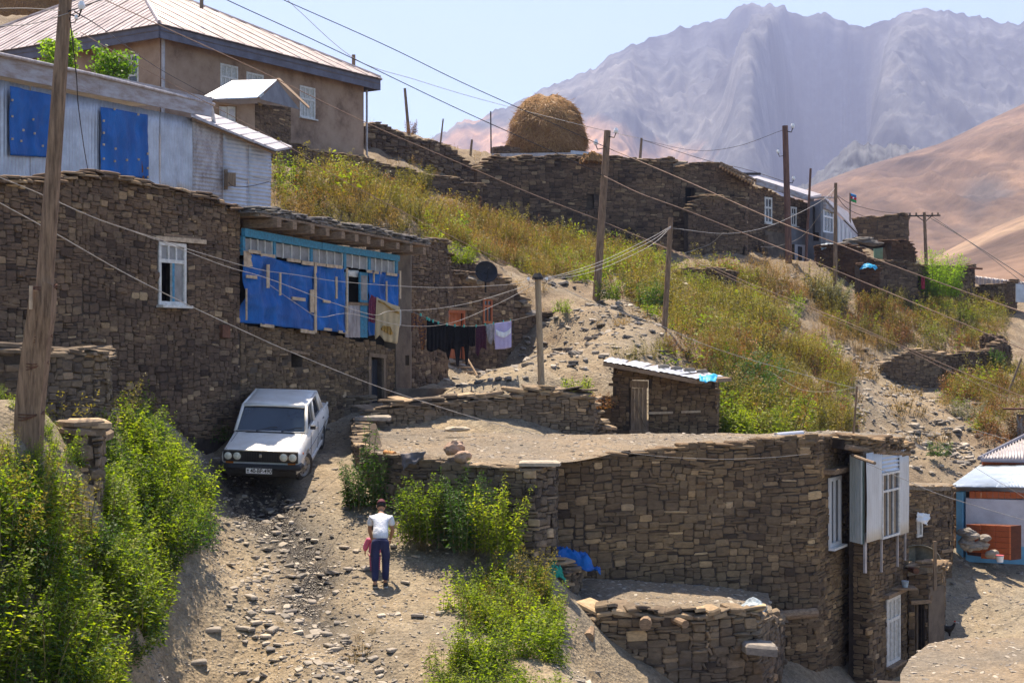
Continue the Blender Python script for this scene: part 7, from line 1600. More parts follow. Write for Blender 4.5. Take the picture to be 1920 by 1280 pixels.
# ------------------------------------------------ washing
M['c_black'] = simple('black_cloth', (.010, .010, .013), .95, (.006, .006, .008), 8); M['c_maroon'] = simple('maroon_plaid_cloth', (.075, .022, .045), .9, (.03, .012, .03), 40)
M['c_scarf'] = simple('patterned_scarf', (.35, .15, .045), .8, (.03, .03, .06), 22, detail=2); M['c_cream'] = simple('cream_towel', (.62, .49, .30), .95, (.55, .42, .26), 5)
M['c_gold'] = simple('gold_band', (.46, .27, .07), .9); M['c_grey'] = simple('grey_cloth', (.34, .34, .36), .9); M['c_lav'] = simple('lavender_towel', (.52, .47, .72), .95, (.45, .40, .66), 6); M['c_red'] = simple('red_check_cloth', (.30, .06, .09), .9, (.09, .03, .09), 30)
def garment(label, cols, mat, d, name='garment', cat='clothes', fold=.02, foldf=4, seed=1, extra=None, parent=None):
    """hanging cloth: columns [(px, y_top, y_bottom)]"""
    n = 30; xs_ = np.linspace(cols[0][0], cols[-1][0], n+1); cx_ = [c[0] for c in cols]; g = []
    for j in range(15):
        v = j/14; row = []
        for x in xs_:
            ya = np.interp(x, cx_, [c[1] for c in cols]); yb_ = np.interp(x, cx_, [c[2] for c in cols]); p = P(x, yb_+(ya-yb_)*v, d)
            u = (x-xs_[0])/(xs_[-1]-xs_[0]); p.y += fold*(1.1-v)*math.sin(u*foldf*6.28+seed)+.02*float(vn(u*4+seed, v*3, seed)); row.append(p)
        g.append(row)
    o = MB().quadgrid(g).put(name, mat, parent, smooth=True, solid=.006, origin=None if parent else g[-1][0])
    return o if parent else tag(o, label, cat)
garment('brown and orange patterned scarf at the left end of the laundry line', [(771, 587, 622), (776, 584, 616), (783, 590, 612), (790, 594, 655), (796, 598, 655), (801, 600, 606)], M['c_scarf'], 35.9, seed=2)
garment('wide black sheet-like garment, first black piece from the left', [(800, 600, 656), (808, 601, 660), (822, 604, 654), (836, 607, 661)], M['c_black'], 35.7, foldf=5)
garment('black garment with a ragged hem between the wide piece and the leggings', [(835, 608, 655), (841, 609, 676), (846, 609, 654), (858, 610, 655), (866, 611, 648)], M['c_black'], 35.8, seed=3)
garment('long black leggings, the piece hanging lowest', [(852, 611, 655), (856, 611, 686), (860, 611, 688), (864, 611, 650), (870, 611, 650), (873, 611, 686), (877, 611, 680), (880, 611, 640)], M['c_black'], 35.6, seed=4, foldf=2)
garment('short black top right of the leggings', [(876, 611, 645), (884, 612, 650), (891, 611, 648)], M['c_black'], 35.5, seed=5)
garment('dark maroon plaid dress with a flared hem', [(892, 612, 662), (896, 611, 668), (903, 611, 650), (912, 609, 656)], M['c_maroon'], 35.4, seed=6, foldf=3)
garment('small grey knickers-like piece between the dress and the lavender towel', [(911, 608, 618), (916, 608, 642), (921, 608, 646), (925, 606, 634), (928, 606, 645)], M['c_grey'], 35.3, seed=7)
lt = garment('lavender towel with a pale lace band at the right end of the line', [(928, 606, 655), (945, 604, 654), (959, 602, 651)], M['c_lav'], 35.15, 'towel', 'towel', fold=.008, seed=8)
garment(None, [(930, 617, 627), (937, 621, 631), (945, 623, 633), (952, 620, 629), (958, 614, 624)], M['pvc'], 35.10, 'lace_band', parent=lt)
ct = garment('cream towel with gold bands hanging from the glazed front', [(703, 628, 636), (706, 556, 634), (712, 560, 628), (722, 564, 640), (735, 570, 642), (745, 573, 645), (750, 576, 600)], M['c_cream'], 34.9, 'towel', 'towel', fold=.014, seed=9)
garment(None, [(709, 562, 566), (722, 568, 572), (735, 578, 583), (748, 584, 589)], M['c_gold'], 34.84, 'gold_band', parent=ct); garment(None, [(714, 615, 618), (718, 610, 620), (732, 612, 628), (736, 622, 626)], M['c_gold'], 34.84, 'gold_patch', parent=ct)
garment('red checked cloth hanging left of the cream towel', [(691, 568, 602), (696, 552, 604), (702, 556, 606), (709, 560, 590)], M['c_red'], 34.95, 'cloth', 'cloth', seed=10)
garment('thin white and pink shirt edge behind the cream towel', [(744, 580, 612), (749, 578, 614), (752, 582, 606)], M['pvc'], 35.0, 'shirt', 'shirt', seed=11)
M['teal'] = simple('teal_plastic', (.01, .42, .36), .5)
for x, y in ((789, 590), (801, 597), (805, 599), (812, 602), (822, 605), (838, 608), (853, 610), (870, 611), (893, 611), (910, 608), (925, 606), (944, 603), (957, 601)):
    c = P(x, y, 35.4); o = MB().box(c, (.012, 0, 0), (0, .2, 0), (0, 0, .035)).put('clothes_peg', M['teal'], origin=c); tag(o, 'teal plastic peg clipped on the laundry line', 'clothes peg', 'pegs on the laundry line')
# ================================================================== PLANTS AND LOOSE STONES
M['l_nettle'] = leaf_mat('nettle_leaves', [(0.0, (0.030, 0.070, 0.008)), (0.3, (0.085, 0.125, 0.009)), (0.65, (0.15, 0.20, 0.012)), (1.0, (0.27, 0.27, 0.03))], .55, 2.4)
M['l_dark'] = leaf_mat('dark_green_leaves', [(0.0, (0.020, 0.052, 0.010)), (0.5, (0.040, 0.090, 0.014)), (1.0, (0.085, 0.145, 0.022))], .42, 2.0)
M['l_bright'] = leaf_mat('bright_leaves', [(0.0, (0.075, 0.125, 0.012)), (0.5, (0.14, 0.19, 0.015)), (1.0, (0.27, 0.28, 0.03))], .5, 2.0)
M['l_olive'] = leaf_mat('olive_weed', [(0.0, (0.085, 0.085, 0.02)), (0.5, (0.18, 0.155, 0.03)), (1.0, (0.33, 0.25, 0.06))], .4, 1.5)
M['l_ochre'] = leaf_mat('ochre_dry_weed', [(0.0, (0.17, 0.095, 0.03)), (0.5, (0.32, 0.19, 0.06)), (1.0, (0.48, 0.31, 0.10))], .35, 1.2)
M['l_rust'] = leaf_mat('rusty_dry_weed', [(0.0, (0.12, 0.045, 0.02)), (0.5, (0.26, 0.105, 0.035)), (1.0, (0.40, 0.20, 0.07))], .3, 1.2)
M['l_grey'] = leaf_mat('grey_green_shrub', [(0.0, (0.14, 0.14, 0.10)), (0.5, (0.24, 0.24, 0.17)), (1.0, (0.40, 0.39, 0.28))], .3, 1.1)
M['l_tree'] = leaf_mat('sapling_leaves', [(0.0, (0.06, 0.13, 0.012)), (0.5, (0.11, 0.19, 0.018)), (1.0, (0.20, 0.28, 0.03))], .5, 2.2)
M['stem'] = simple('plant_stem', (0.16, 0.15, 0.06), .9, (0.11, 0.08, 0.04), 5, bmp=0)
def plant(seed, n=7, h=.8, spread=.22, leaf=.085, lw=.42, gap=.055, start=.12, lean=.28, droop=.35, side=1, feather=0.0, tip=1.0):
    """leaves and stems of a bushy weed; returns (leaf verts, leaf faces, stem verts, stem faces)"""
    rg = np.random.RandomState(seed); LV, LF, SV, SF = [], [], [], []
    for s in range(n):
        a = rg.uniform(0, 2*math.pi); r = spread*math.sqrt(rg.uniform(0, 1)); b = np.array([math.cos(a)*r, math.sin(a)*r, -.05]); hh = h*rg.uniform(.6, 1.08)*(1-.25*r/spread)
        dx = np.array([math.cos(a+rg.normal(0, .5)), math.sin(a+rg.normal(0, .5)), 0])*lean*rg.uniform(.3, 1.2)*hh
        def pt(t): return b+np.array([0, 0, hh*t])+dx*t**1.7
        k = len(SV); w = .006
        for t in (0, .33, .66, 1.0):
            p = pt(t); SV += [p+[w*(1-t*.6), 0, 0], p-[w*(1-t*.6), 0, 0]]
        SF += [(k+2*i, k+2*i+1, k+2*i+3, k+2*i+2) for i in range(3)]
        m = max(3, int(hh*(1-start)/gap)); rot = rg.uniform(0, 6.28)
        for i in range(m):
            t = start+(1-start)*(i+rg.uniform(-.3, .3))/m; p = pt(min(1, t)); L = leaf*(1-.5*t**2)*rg.uniform(.7, 1.2)*(1-.5*feather*(1-t)); rot += 1.57+rg.normal(0, .25)
            for sd in range(2+side):
                an = rot+math.pi*sd+(rg.normal(0, .35) if sd < 2 else 1.3); el = rg.normal(.25-droop*(1-t), .3)+feather*.9*t
                d = np.array([math.cos(an)*math.cos(el), math.sin(an)*math.cos(el), math.sin(el)]); pe = np.array([-math.sin(an), math.cos(an), 0])*L*lw*.5*rg.uniform(.8, 1.2); up = np.cross(d, pe); up /= np.linalg.norm(up)+1e-9
                o = p+d*L*(.15+ (0 if sd < 2 else rg.uniform(.2, .9))); tw = rg.normal(0, .5); pe = pe*math.cos(tw)+up*math.sin(tw)*np.linalg.norm(pe)
                q = [o, o+d*L*.42+pe+[0, 0, L*.07], o+d*L-[0, 0, L*.18], o+d*L*.42-pe+[0, 0, L*.07]]; c = len(LV); LV += q; LF.append((c, c+1, c+2, c+3))
        for _ in range(int(5*tip)):
            p = pt(1.0)+rg.normal(0, .02, 3); d = rg.normal(0, 1, 3)+[0, 0, .8]; d /= np.linalg.norm(d); pe = np.cross(d, [.3, .2, .9])*leaf*.16; L = leaf*.5; c = len(LV); LV += [p, p+d*L*.5+pe, p+d*L, p+d*L*.5-pe]; LF.append((c, c+1, c+2, c+3))
    return np.array(LV), LF, np.array(SV), SF
def plant_obj(name, args, lm):
    lv, lf, sv_, sf = plant(**args); me = mesh_from(name, np.concatenate([lv, sv_]), lf+[tuple(len(lv)+i for i in f) for f in sf]); me.materials.append(lm); me.materials.append(M['stem'])
    me.polygons.foreach_set('material_index', np.array([0]*len(lf)+[1]*len(sf), np.int32)); return bpy.data.objects.new(name, me)
KINDS = {}
def kind(key, lm, variants, **a):
    c = bpy.data.collections.new('kit_'+key)
    for i in range(variants): c.objects.link(plant_obj('%s_kit_%d' % (key, i), dict(a, seed=hash(key) % 7 + i*13+len(key)), M[lm]))
    KINDS[key] = (c, variants)
import zlib
def kind(key, lm, variants, **a):
    c = bpy.data.collections.new('kit_'+key)
    for i in range(variants): c.objects.link(plant_obj('%s_kit_%d' % (key, i), dict(a, seed=zlib.crc32(key.encode()) % 1000 + i*13), M[lm]))
    KINDS[key] = (c, variants)
kind('nettle', 'l_nettle', 4, n=9, h=.75, spread=.24, leaf=.085, gap=.045, lw=.5)
kind('nettle_dark', 'l_dark', 3, n=9, h=.7, spread=.26, leaf=.085, gap=.045, lw=.5)
kind('green_weed', 'l_bright', 3, n=8, h=.6, spread=.3, leaf=.10, gap=.07, lw=.5)
kind('olive_weed', 'l_olive', 4, n=11, h=.95, spread=.3, leaf=.085, gap=.06, lw=.4, lean=.2, feather=.5)
kind('ochre_weed', 'l_ochre', 4, n=10, h=.85, spread=.3, leaf=.08, gap=.06, lw=.3, lean=.2, feather=.6, start=.3)
kind('rusty_weed', 'l_rust', 3, n=9, h=.75, spread=.28, leaf=.08, gap=.05, lw=.35, lean=.25, feather=.6, start=.2)
kind('grey_shrub', 'l_grey', 2, n=16, h=.5, spread=.35, leaf=.06, gap=.045, lw=.5, lean=.5)
kind('dry_grass', 'l_ochre', 3, n=16, h=.32, spread=.16, leaf=.14, gap=.10, lw=.10, lean=.5, feather=1.0, start=0, tip=0)
def rock_kit(key, mat, variants, flat):
    c = bpy.data.collections.new('kit_'+key)
    for i in range(variants):
        uv, uf = UNITS[(i*3+1) % 14]; rg = random.Random(i); vs = [(v[0], v[2]*rg.uniform(.6, 1), v[1]*.5*flat) for v in uv]
        me = mesh_from(key, vs, uf); me.materials.append(mat); o = bpy.data.objects.new('%s_kit_%d' % (key, i), me); c.objects.link(o)
    KINDS[key] = (c, variants)
def slate_chip_mat(name, stops):
    m, nd, ln, b = nodes(name); b.inputs['Roughness'].default_value = .85; oi = nd.new('ShaderNodeObjectInfo'); r = ramp(nd, stops); ln.new(oi.outputs['Random'], r.inputs[0])
    n = noise_tex(nd, ln, 4, 4); rr = ramp(nd, [(.3, (.75, .75, .75)), (.7, (1.2, 1.2, 1.2))]); ln.new(n.outputs['Fac'], rr.inputs[0]); ln.new(mixc(nd, ln, r.outputs[0], rr.outputs[0], .8, 'MULTIPLY'), b.inputs['Base Color']); return m
M['chip'] = slate_chip_mat('slate_chips', [(0, (.12, .11, .10)), (.3, (.20, .175, .15)), (.6, (.29, .25, .20)), (.9, (.38, .33, .27)), (1, (.46, .40, .33))])
rock_kit('chip', M['chip'], 8, .28)
GROUPS = {}
def scatter(name, key, pts, scl, rot, label=None, seed=0):
    if len(pts) == 0: return
    col, nv = KINDS[key]; rg = np.random.RandomState(seed+5); me = bpy.data.meshes.new(name); me.vertices.add(len(pts)); me.vertices.foreach_set('co', np.asarray(pts, np.float32).ravel())
    for nm, tp, arr in (('scl', 'FLOAT_VECTOR', scl), ('rot', 'FLOAT_VECTOR', rot)):
        a = me.attributes.new(nm, tp, 'POINT'); a.data.foreach_set('vector', np.asarray(arr, np.float32).ravel())
    a = me.attributes.new('idx', 'INT', 'POINT'); a.data.foreach_set('value', rg.randint(0, nv, len(pts)).astype(np.int32))
    if key not in GROUPS:
        ng = bpy.data.node_groups.new('scatter_'+key, 'GeometryNodeTree'); ng.interface.new_socket('Geometry', in_out='INPUT', socket_type='NodeSocketGeometry'); ng.interface.new_socket('Geometry', in_out='OUTPUT', socket_type='NodeSocketGeometry')
        N = ng.nodes; L = ng.links; gi = N.new('NodeGroupInput'); go = N.new('NodeGroupOutput'); ip = N.new('GeometryNodeInstanceOnPoints'); ci = N.new('GeometryNodeCollectionInfo')
        ci.inputs['Collection'].default_value = col; ci.inputs['Separate Children'].default_value = True; ci.inputs['Reset Children'].default_value = True
        def attr(nm, t): a = N.new('GeometryNodeInputNamedAttribute'); a.data_type = t; a.inputs['Name'].default_value = nm; return a.outputs['Attribute']
        L.new(gi.outputs[0], ip.inputs['Points']); L.new(ci.outputs[0], ip.inputs['Instance']); ip.inputs['Pick Instance'].default_value = True
        L.new(attr('idx', 'INT'), ip.inputs['Instance Index']); L.new(attr('scl', 'FLOAT_VECTOR'), ip.inputs['Scale']); L.new(attr('rot', 'FLOAT_VECTOR'), ip.inputs['Rotation']); L.new(ip.outputs[0], go.inputs[0]); GROUPS[key] = ng
    o = bpy.data.objects.new(name, me); COL.objects.link(o); md = o.modifiers.new('scatter', 'NODES'); md.node_group = GROUPS[key]; tag(o, label, None, None, 'stuff'); return o
def inside(px, py, poly):
    n = len(poly); c = np.zeros(px.shape, bool); j = n-1
    for i in range(n):
        xi, yi = poly[i]; xj, yj = poly[j]
        k = ((yi > py) != (yj > py)) & (px < (xj-xi)*(py-yi)/((yj-yi) if yj != yi else 1e-9)+xi); c ^= k; j = i
    return c
AVOID = [(128, 196, 880, 1010, 15, 18.7)]
def sample(poly, dr, dens, seed, mask=None, mth=0.0, mfreq=.5, gap=None):
    """ground points, even per square metre, whose spot in the photograph lies in poly"""
    rg = np.random.RandomState(seed); pp = np.array(poly, float); t0, t1 = (pp[:, 0].min()-960)/F, (pp[:, 0].max()-960)/F; d0, d1 = dr
    x0, x1 = min(t0*d0, t0*d1), max(t1*d0, t1*d1); n = int((x1-x0)*(d1-d0)*dens*2.5); X = rg.uniform(x0, x1, n); Y = rg.uniform(d0, d1, n); Z = H(X, Y); px = X/Y*F+960; py = 640-Z/Y*F
    gr = np.hypot(H0(X+.25, Y)-H0(X-.25, Y), H0(X, Y+.25)-H0(X, Y-.25))/.5; ok = inside(px, py, poly) & (rg.uniform(0, 2.5, n) < np.sqrt(1+gr**2))
    if mask: ok &= fbm(X*mfreq, Y*mfreq, 3, mask) > mth
    for a, b, c, d, e, f in AVOID: ok &= ~((px > a) & (px < b) & (py > c) & (py < d) & (Y > e) & (Y < f))
    return X[ok], Y[ok], Z[ok], rg
def weeds(name, key, poly, dr, dens, seed, smin=.7, smax=1.2, label=None, mask=None, mth=0.0, mfreq=.5, lift=0.0):
    X, Y, Z, rg = sample(poly, dr, dens, seed, mask, mth, mfreq); n = len(X); s = rg.uniform(smin, smax, n); pxx = X/Y*F+960; s = s*(1-.45*sst(215, 175, pxx)*sst(13.5, 15.5, Y)*sst(21.5, 20, Y)*sst(980, 900, 640-Z/Y*F))
    # keep plants off the buildings
    return scatter(name, key, np.stack([X, Y, Z+lift], -1), np.stack([s*rg.uniform(.9, 1.25, n), s*rg.uniform(.9, 1.25, n), s*rg.uniform(.8, 1.15, n)], -1), np.stack([rg.normal(0, .12, n), rg.normal(0, .12, n), rg.uniform(0, 6.28, n)], -1), label, seed)
# foreground bank
Z1 = [(-300, 880), (-60, 850), (20, 860), (110, 870), (190, 830), (275, 812), (325, 870), (385, 968), (365, 1040), (328, 1110), (285, 1180), (215, 1330), (110, 1700), (-400, 1700)]
weeds('nettle_undergrowth', 'nettle', Z1, (9.5, 28), 15, 1, .55, 1.2, 'yellow-green nettles covering the bank on the left of the track')
weeds('nettle_undergrowth', 'nettle_dark', Z1, (9.5, 28), 6, 2, .55, 1.1, 'darker green nettles mixed into the bank on the left of the track')
weeds('weed_undergrowth', 'olive_weed', [(-300, 860), (20, 840), (140, 850), (150, 1010), (60, 1130), (-300, 1200)], (9.5, 22), 4.5, 3, .7, 1.2, 'dry olive stalks among the nettles at the far left')
weeds('nettle_undergrowth', 'nettle', [(-120, 700), (60, 700), (100, 790), (125, 850), (-120, 870)], (15.5, 21.3), 9, 4, .35, .7, 'nettles left of the leaning pole')
weeds('weed_undergrowth', 'olive_weed', [(180, 790), (300, 785), (330, 830), (250, 830)], (21, 28), 1.5, 5, .8, 1.2, 'tall weed stalks at the foot of the left house wall')
# right of the track
Z3 = [(862, 1115), (900, 1085), (988, 1085), (1030, 1125), (1045, 1200), (1040, 1290), (1020, 1420), (820, 1420), (832, 1290), (872, 1215), (855, 1155)]
weeds('weed_undergrowth', 'nettle', Z3, (17, 27), 8, 6, .55, 1.1, 'yellow-green weeds right of the boy down to the bottom edge')
weeds('weed_undergrowth', 'olive_weed', [(845, 1080), (1000, 1070), (1040, 1180), (880, 1180)], (19, 27), 6, 7, .5, .85, 'thin dry stalks in the weeds right of the boy')
weeds('weed_undergrowth', 'green_weed', [(810, 1250), (1010, 1215), (1025, 1290), (1010, 1420), (790, 1420)], (17, 24), 5, 8, .55, .85, 'bright green weeds at the bottom edge')
# slope above the glazed house
Z4 = [(508, 330), (640, 345), (780, 375), (900, 410), (980, 440), (1120, 475), (1235, 490), (1215, 520), (1100, 530), (1020, 525), (930, 490), (800, 465), (700, 445), (520, 420)]
weeds('hillside_weeds', 'olive_weed', Z4, (40, 71), 2.6, 11, .8, 1.35, 'olive and yellow weeds on the slope above the glazed house')
weeds('hillside_weeds', 'ochre_weed', Z4, (40, 71), 3.4, 12, .8, 1.35, 'ochre dry weeds on the slope above the glazed house', 21, -.15, .25)
weeds('hillside_weeds', 'rusty_weed', [(700, 350), (900, 400), (1060, 460), (1100, 500), (940, 495), (860, 450), (720, 400)], (44, 71), 2.4, 13, .8, 1.35, 'rust coloured weeds below the long ruin', 22, -.05, .3)
weeds('hillside_weeds', 'green_weed', Z4, (40, 71), 1.1, 14, .8, 1.4, 'bright green weed patches on the slope above the glazed house', 23, .12, .25)
weeds('hillside_weeds', 'green_weed', [(1040, 480), (1235, 488), (1215, 522), (1050, 520)], (50, 69), 2.2, 15, 1.0, 1.7, 'bright green weeds along the foot of the ruin')
# slopes right of the mound
Z5 = [(1170, 520), (1260, 505), (1420, 520), (1500, 560), (1480, 625), (1330, 640), (1230, 610), (1170, 560)]
weeds('hillside_weeds', 'olive_weed', Z5, (40, 66), 2.6, 21, .8, 1.4, 'olive weeds right of the mound pole', 31, -.15, .3)
weeds('hillside_weeds', 'green_weed', Z5, (40, 66), 1.5, 22, .8, 1.4, 'green weed clumps right of the mound pole', 32, -.05, .35)
weeds('hillside_weeds', 'ochre_weed', [(1330, 500), (1480, 500), (1620, 640), (1500, 640)], (44, 70), 3.2, 23, .7, 1.2, 'ochre weeds below the house row', 33, -.2, .4)
Z6 = [(1250, 665), (1350, 650), (1500, 655), (1590, 700), (1600, 800), (1580, 840), (1360, 840), (1345, 760), (1345, 712), (1260, 690)]
weeds('hillside_weeds', 'olive_weed', Z6, (37, 56), 3.6, 24, .8, 1.35, 'olive weeds on the bank behind the shed', 34, -.35, .4)
weeds('hillside_weeds', 'rusty_weed', Z6, (37, 56), 4.0, 25, .8, 1.3, 'rust brown weeds on the bank behind the shed', 35, -.02, .3)
weeds('hillside_weeds', 'green_weed', [(1345, 770), (1500, 760), (1520, 840), (1345, 840)], (37, 46), 5.0, 26, 1.0, 1.7, 'lush bright green weeds right of the shed')
weeds('hillside_weeds', 'nettle_dark', [(1345, 700), (1450, 690), (1480, 780), (1350, 790)], (37, 50), 3.5, 27, 1.0, 1.6, 'darker green weeds behind the shed roof')
weeds('hillside_weeds', 'olive_weed', [(1150, 655), (1260, 650), (1260, 680), (1150, 685)], (36, 46), 3, 28, .5, .8, 'small weeds along the top of the shed')
Z7 = [(1500, 520), (1600, 580), (1720, 560), (1880, 580), (1875, 650), (1760, 665), (1650, 660), (1560, 620)]
weeds('hillside_weeds', 'olive_weed', Z7, (52, 82), 2.0, 31, .9, 1.5, 'olive weeds on the right hand slope', 41, -.15, .25)
weeds('hillside_weeds', 'rusty_weed', [(1560, 560), (1640, 575), (1800, 600), (1820, 650), (1640, 655), (1580, 620)], (52, 80), 2.4, 32, .9, 1.5, 'rusty weeds on the right hand slope', 42, -.1, .3)
weeds('hillside_weeds', 'green_weed', [(1720, 560), (1870, 575), (1880, 640), (1740, 640)], (56, 82), 2.4, 33, .8, 1.3, 'bright green low growth below the leafy bush', 43, -.1, .25)
Z8 = [(1760, 700), (1920, 690), (1990, 720), (1990, 850), (1900, 850), (1840, 840), (1800, 790), (1770, 740)]
weeds('hillside_weeds', 'rusty_weed', Z8, (44, 66), 2.4, 34, .9, 1.5, 'rust orange weeds at the right edge', 44, -.3, .3)
weeds('hillside_weeds', 'olive_weed', Z8, (44, 66), 1.8, 35, .9, 1.5, 'olive weeds at the right edge', 45, -.1, .3)
weeds('hillside_weeds', 'green_weed', [(1770, 770), (1850, 760), (1880, 850), (1790, 850)], (44, 60), 1.0, 36, .7, 1.2, 'green clumps on the stony bank at the right', 46, 0, .5)
weeds('dry_grass', 'dry_grass', [(480, 1060), (640, 1060), (760, 1290), (520, 1290)], (18, 27), .8, 137, .2, .45, 'small straw tufts in the middle of the track', 57, .1, .9)
weeds('dry_grass', 'dry_grass', [(640, 930), (860, 1010), (880, 1100), (830, 1290), (600, 1290), (700, 1050)], (19, 28), 2.0, 37, .3, .8, 'sparse straw coloured grass beside the track', 47, .1, .8)
weeds('hillside_weeds', 'ochre_weed', [(1170, 510), (1500, 510), (1600, 640), (1700, 660), (1880, 600), (1900, 700), (1600, 720), (1590, 830), (1360, 830), (1250, 660)], (37, 80), 2.2, 61, .6, 1.1, 'scattered ochre weeds over the right slopes', 50, -.1, .4)
weeds('dry_grass', 'dry_grass', [(900, 520), (1240, 500), (1620, 560), (1900, 700), (1850, 850), (1600, 840), (1300, 640), (1000, 640)], (38, 82), .7, 38, .8, 1.8, 'sparse straw coloured grass over the slopes', 48, .0, .4)
weeds('dry_grass', 'ochre_weed', [(690, 240), (900, 300), (905, 350), (700, 320)], (64, 80), 1.2, 39, .5, 1.0, 'dry weeds on the skyline bank', 49, -.1, .4)
for zi, (zp, dr_) in enumerate(((Z4, (40, 71)), (Z5, (40, 66)), (Z6, (37, 56)), (Z7, (52, 82)), (Z8, (44, 66)))):
    nm_ = ('above the glazed house', 'right of the mound pole', 'behind the shed', 'below the huts', 'at the right edge')[zi]
    weeds('tall_weed_clumps', 'olive_weed', zp, dr_, .30, 160+zi, 1.3, 2.0, 'taller yellowish weed clumps on the slope '+nm_)
    weeds('tall_weed_clumps', 'rusty_weed', zp, dr_, .22, 170+zi, 1.2, 1.8, 'taller rust brown weed clumps on the slope '+nm_)
    weeds('tall_weed_clumps', 'green_weed', zp, dr_, .18, 180+zi, 1.3, 2.1, 'rounded green weed clumps on the slope '+nm_)
# loose slate
def chips(name, poly, dr, dens, seed, s0, s1, label, mask=None, mth=0, mfreq=.5):
    X, Y, Z, rg = sample(poly, dr, dens, seed, mask, mth, mfreq); n = len(X); s = s0*np.exp(rg.uniform(0, 1, n)**2.2*math.log(s1/s0))
    return scatter(name, 'chip', np.stack([X, Y, Z+s*.05], -1), np.stack([s*rg.uniform(.8, 1.4, n), s*rg.uniform(.6, 1, n), s*rg.uniform(.6, 1.3, n)], -1), np.stack([rg.normal(.1, .16, n), rg.normal(0, .16, n), rg.uniform(0, 6.28, n)], -1), label, seed)
RD = [(230, 1290), (300, 1150), (400, 1000), (410, 930), (640, 930), (720, 960), (860, 1040), (850, 1120), (870, 1200), (820, 1300), (800, 1400), (230, 1400)]
chips('slate_gravel', RD, (18, 29), 190, 51, .012, .07, 'slate chips strewn over the track')
chips('slate_gravel', [(380, 930), (640, 930), (700, 1100), (860, 1290), (860, 1400), (330, 1400), (420, 1100)], (18, 29), 34, 52, .035, .16, 'bigger flat slates along the wet rut', 61, .02, .6)
chips('slate_gravel', [(455, 935), (560, 935), (620, 1060), (640, 1180), (800, 1290), (800, 1400), (560, 1400), (500, 1240), (430, 1120), (500, 1040)], (18, 29), 45, 152, .04, .2, 'dense slates lying in the wet gutter of the track')
chips('slate_gravel', [(640, 930), (860, 1030), (870, 1200), (700, 1000)], (20, 29), 12, 53, .03, .11, 'stones along the right side of the track', 62, 0, .7)
chips('slate_gravel', [(340, 800), (670, 790), (650, 930), (400, 935)], (26, 35), 10, 54, .03, .16, 'stones in the shaded part of the track')
chips('slate_gravel', [(750, 690), (1120, 560), (1260, 560), (1260, 670), (1100, 720), (900, 750)], (33, 54), 14, 55, .06, .35, 'stones on the mound and footpath')
chips('slate_gravel', [(1000, 500), (1300, 490), (1420, 500), (1350, 560), (1050, 560)], (46, 70), 5, 56, .08, .45, 'stones on the path below the ruin', 63, -.1, .3)
chips('slate_gravel', [(1600, 690), (1800, 680), (1860, 800), (1930, 860), (1780, 910), (1600, 830)], (40, 66), 14, 57, .06, .35, 'stones on the sunlit path at the right')
chips('slate_gravel', [(1480, 500), (1620, 560), (1730, 680), (1640, 720), (1560, 640), (1440, 540)], (48, 76), 9, 58, .10, .5, 'scree of pale stones on the right slope', 64, -.15, .3)
chips('slate_gravel', [(1690, 760), (1800, 750), (1850, 850), (1750, 900), (1660, 850)], (40, 60), 16, 59, .10, .45, 'heap of pale scree below the right path', 65, -.05, .4)
chips('slate_gravel', [(1770, 1050), (1960, 1040), (1960, 1210), (1760, 1230)], (30, 44), 22, 60, .03, .16, 'small stones on the yard in front of the blue house')
chips('slate_gravel', [(1030, 1180), (1130, 1200), (1120, 1400), (1030, 1400)], (19, 26), 20, 61, .04, .2, 'stones in the gully under the terrace')
def roof_chips(o, n, s0, s1, seed, label):
    me = o.data; rg = np.random.RandomState(seed); ps = [p for p in me.polygons if p.normal.z > .5]; ar = np.array([p.area for p in ps]); pick = rg.choice(len(ps), n, p=ar/ar.sum()); pts = []
    for k in pick:
        a, b, c = [me.vertices[i].co for i in ps[k].vertices[:3]]; u, v = rg.uniform(0, 1, 2)
        if u+v > 1: u, v = 1-u, 1-v
        pts.append(tuple(a+(b-a)*u+(c-a)*v+o.matrix_world.translation+ORG[o.name]*(0 if o.parent is None else 1)-(o.matrix_world.translation)))
    s = s0*np.exp(rg.uniform(0, 1, n)**2.4*math.log(s1/s0))
    scatter('roof_gravel', 'chip', pts, np.stack([s*1.2, s*.9, s], -1), np.stack([rg.normal(0, .15, n), rg.normal(0, .15, n), rg.uniform(0, 6.28, n)], -1), label, seed)
for o_, n_, lb_ in ((RS, 2600, 'fine slate chips on the central earth roof'), (TB, 700, 'fine slate chips on the terrace roof'), (NR, 1100, 'fine slate chips on the bottom right roof')):
    for c_ in o_.children:
        if c_.name.startswith('earth_roof'): roof_chips(c_, n_, .02, .11, n_, lb_)
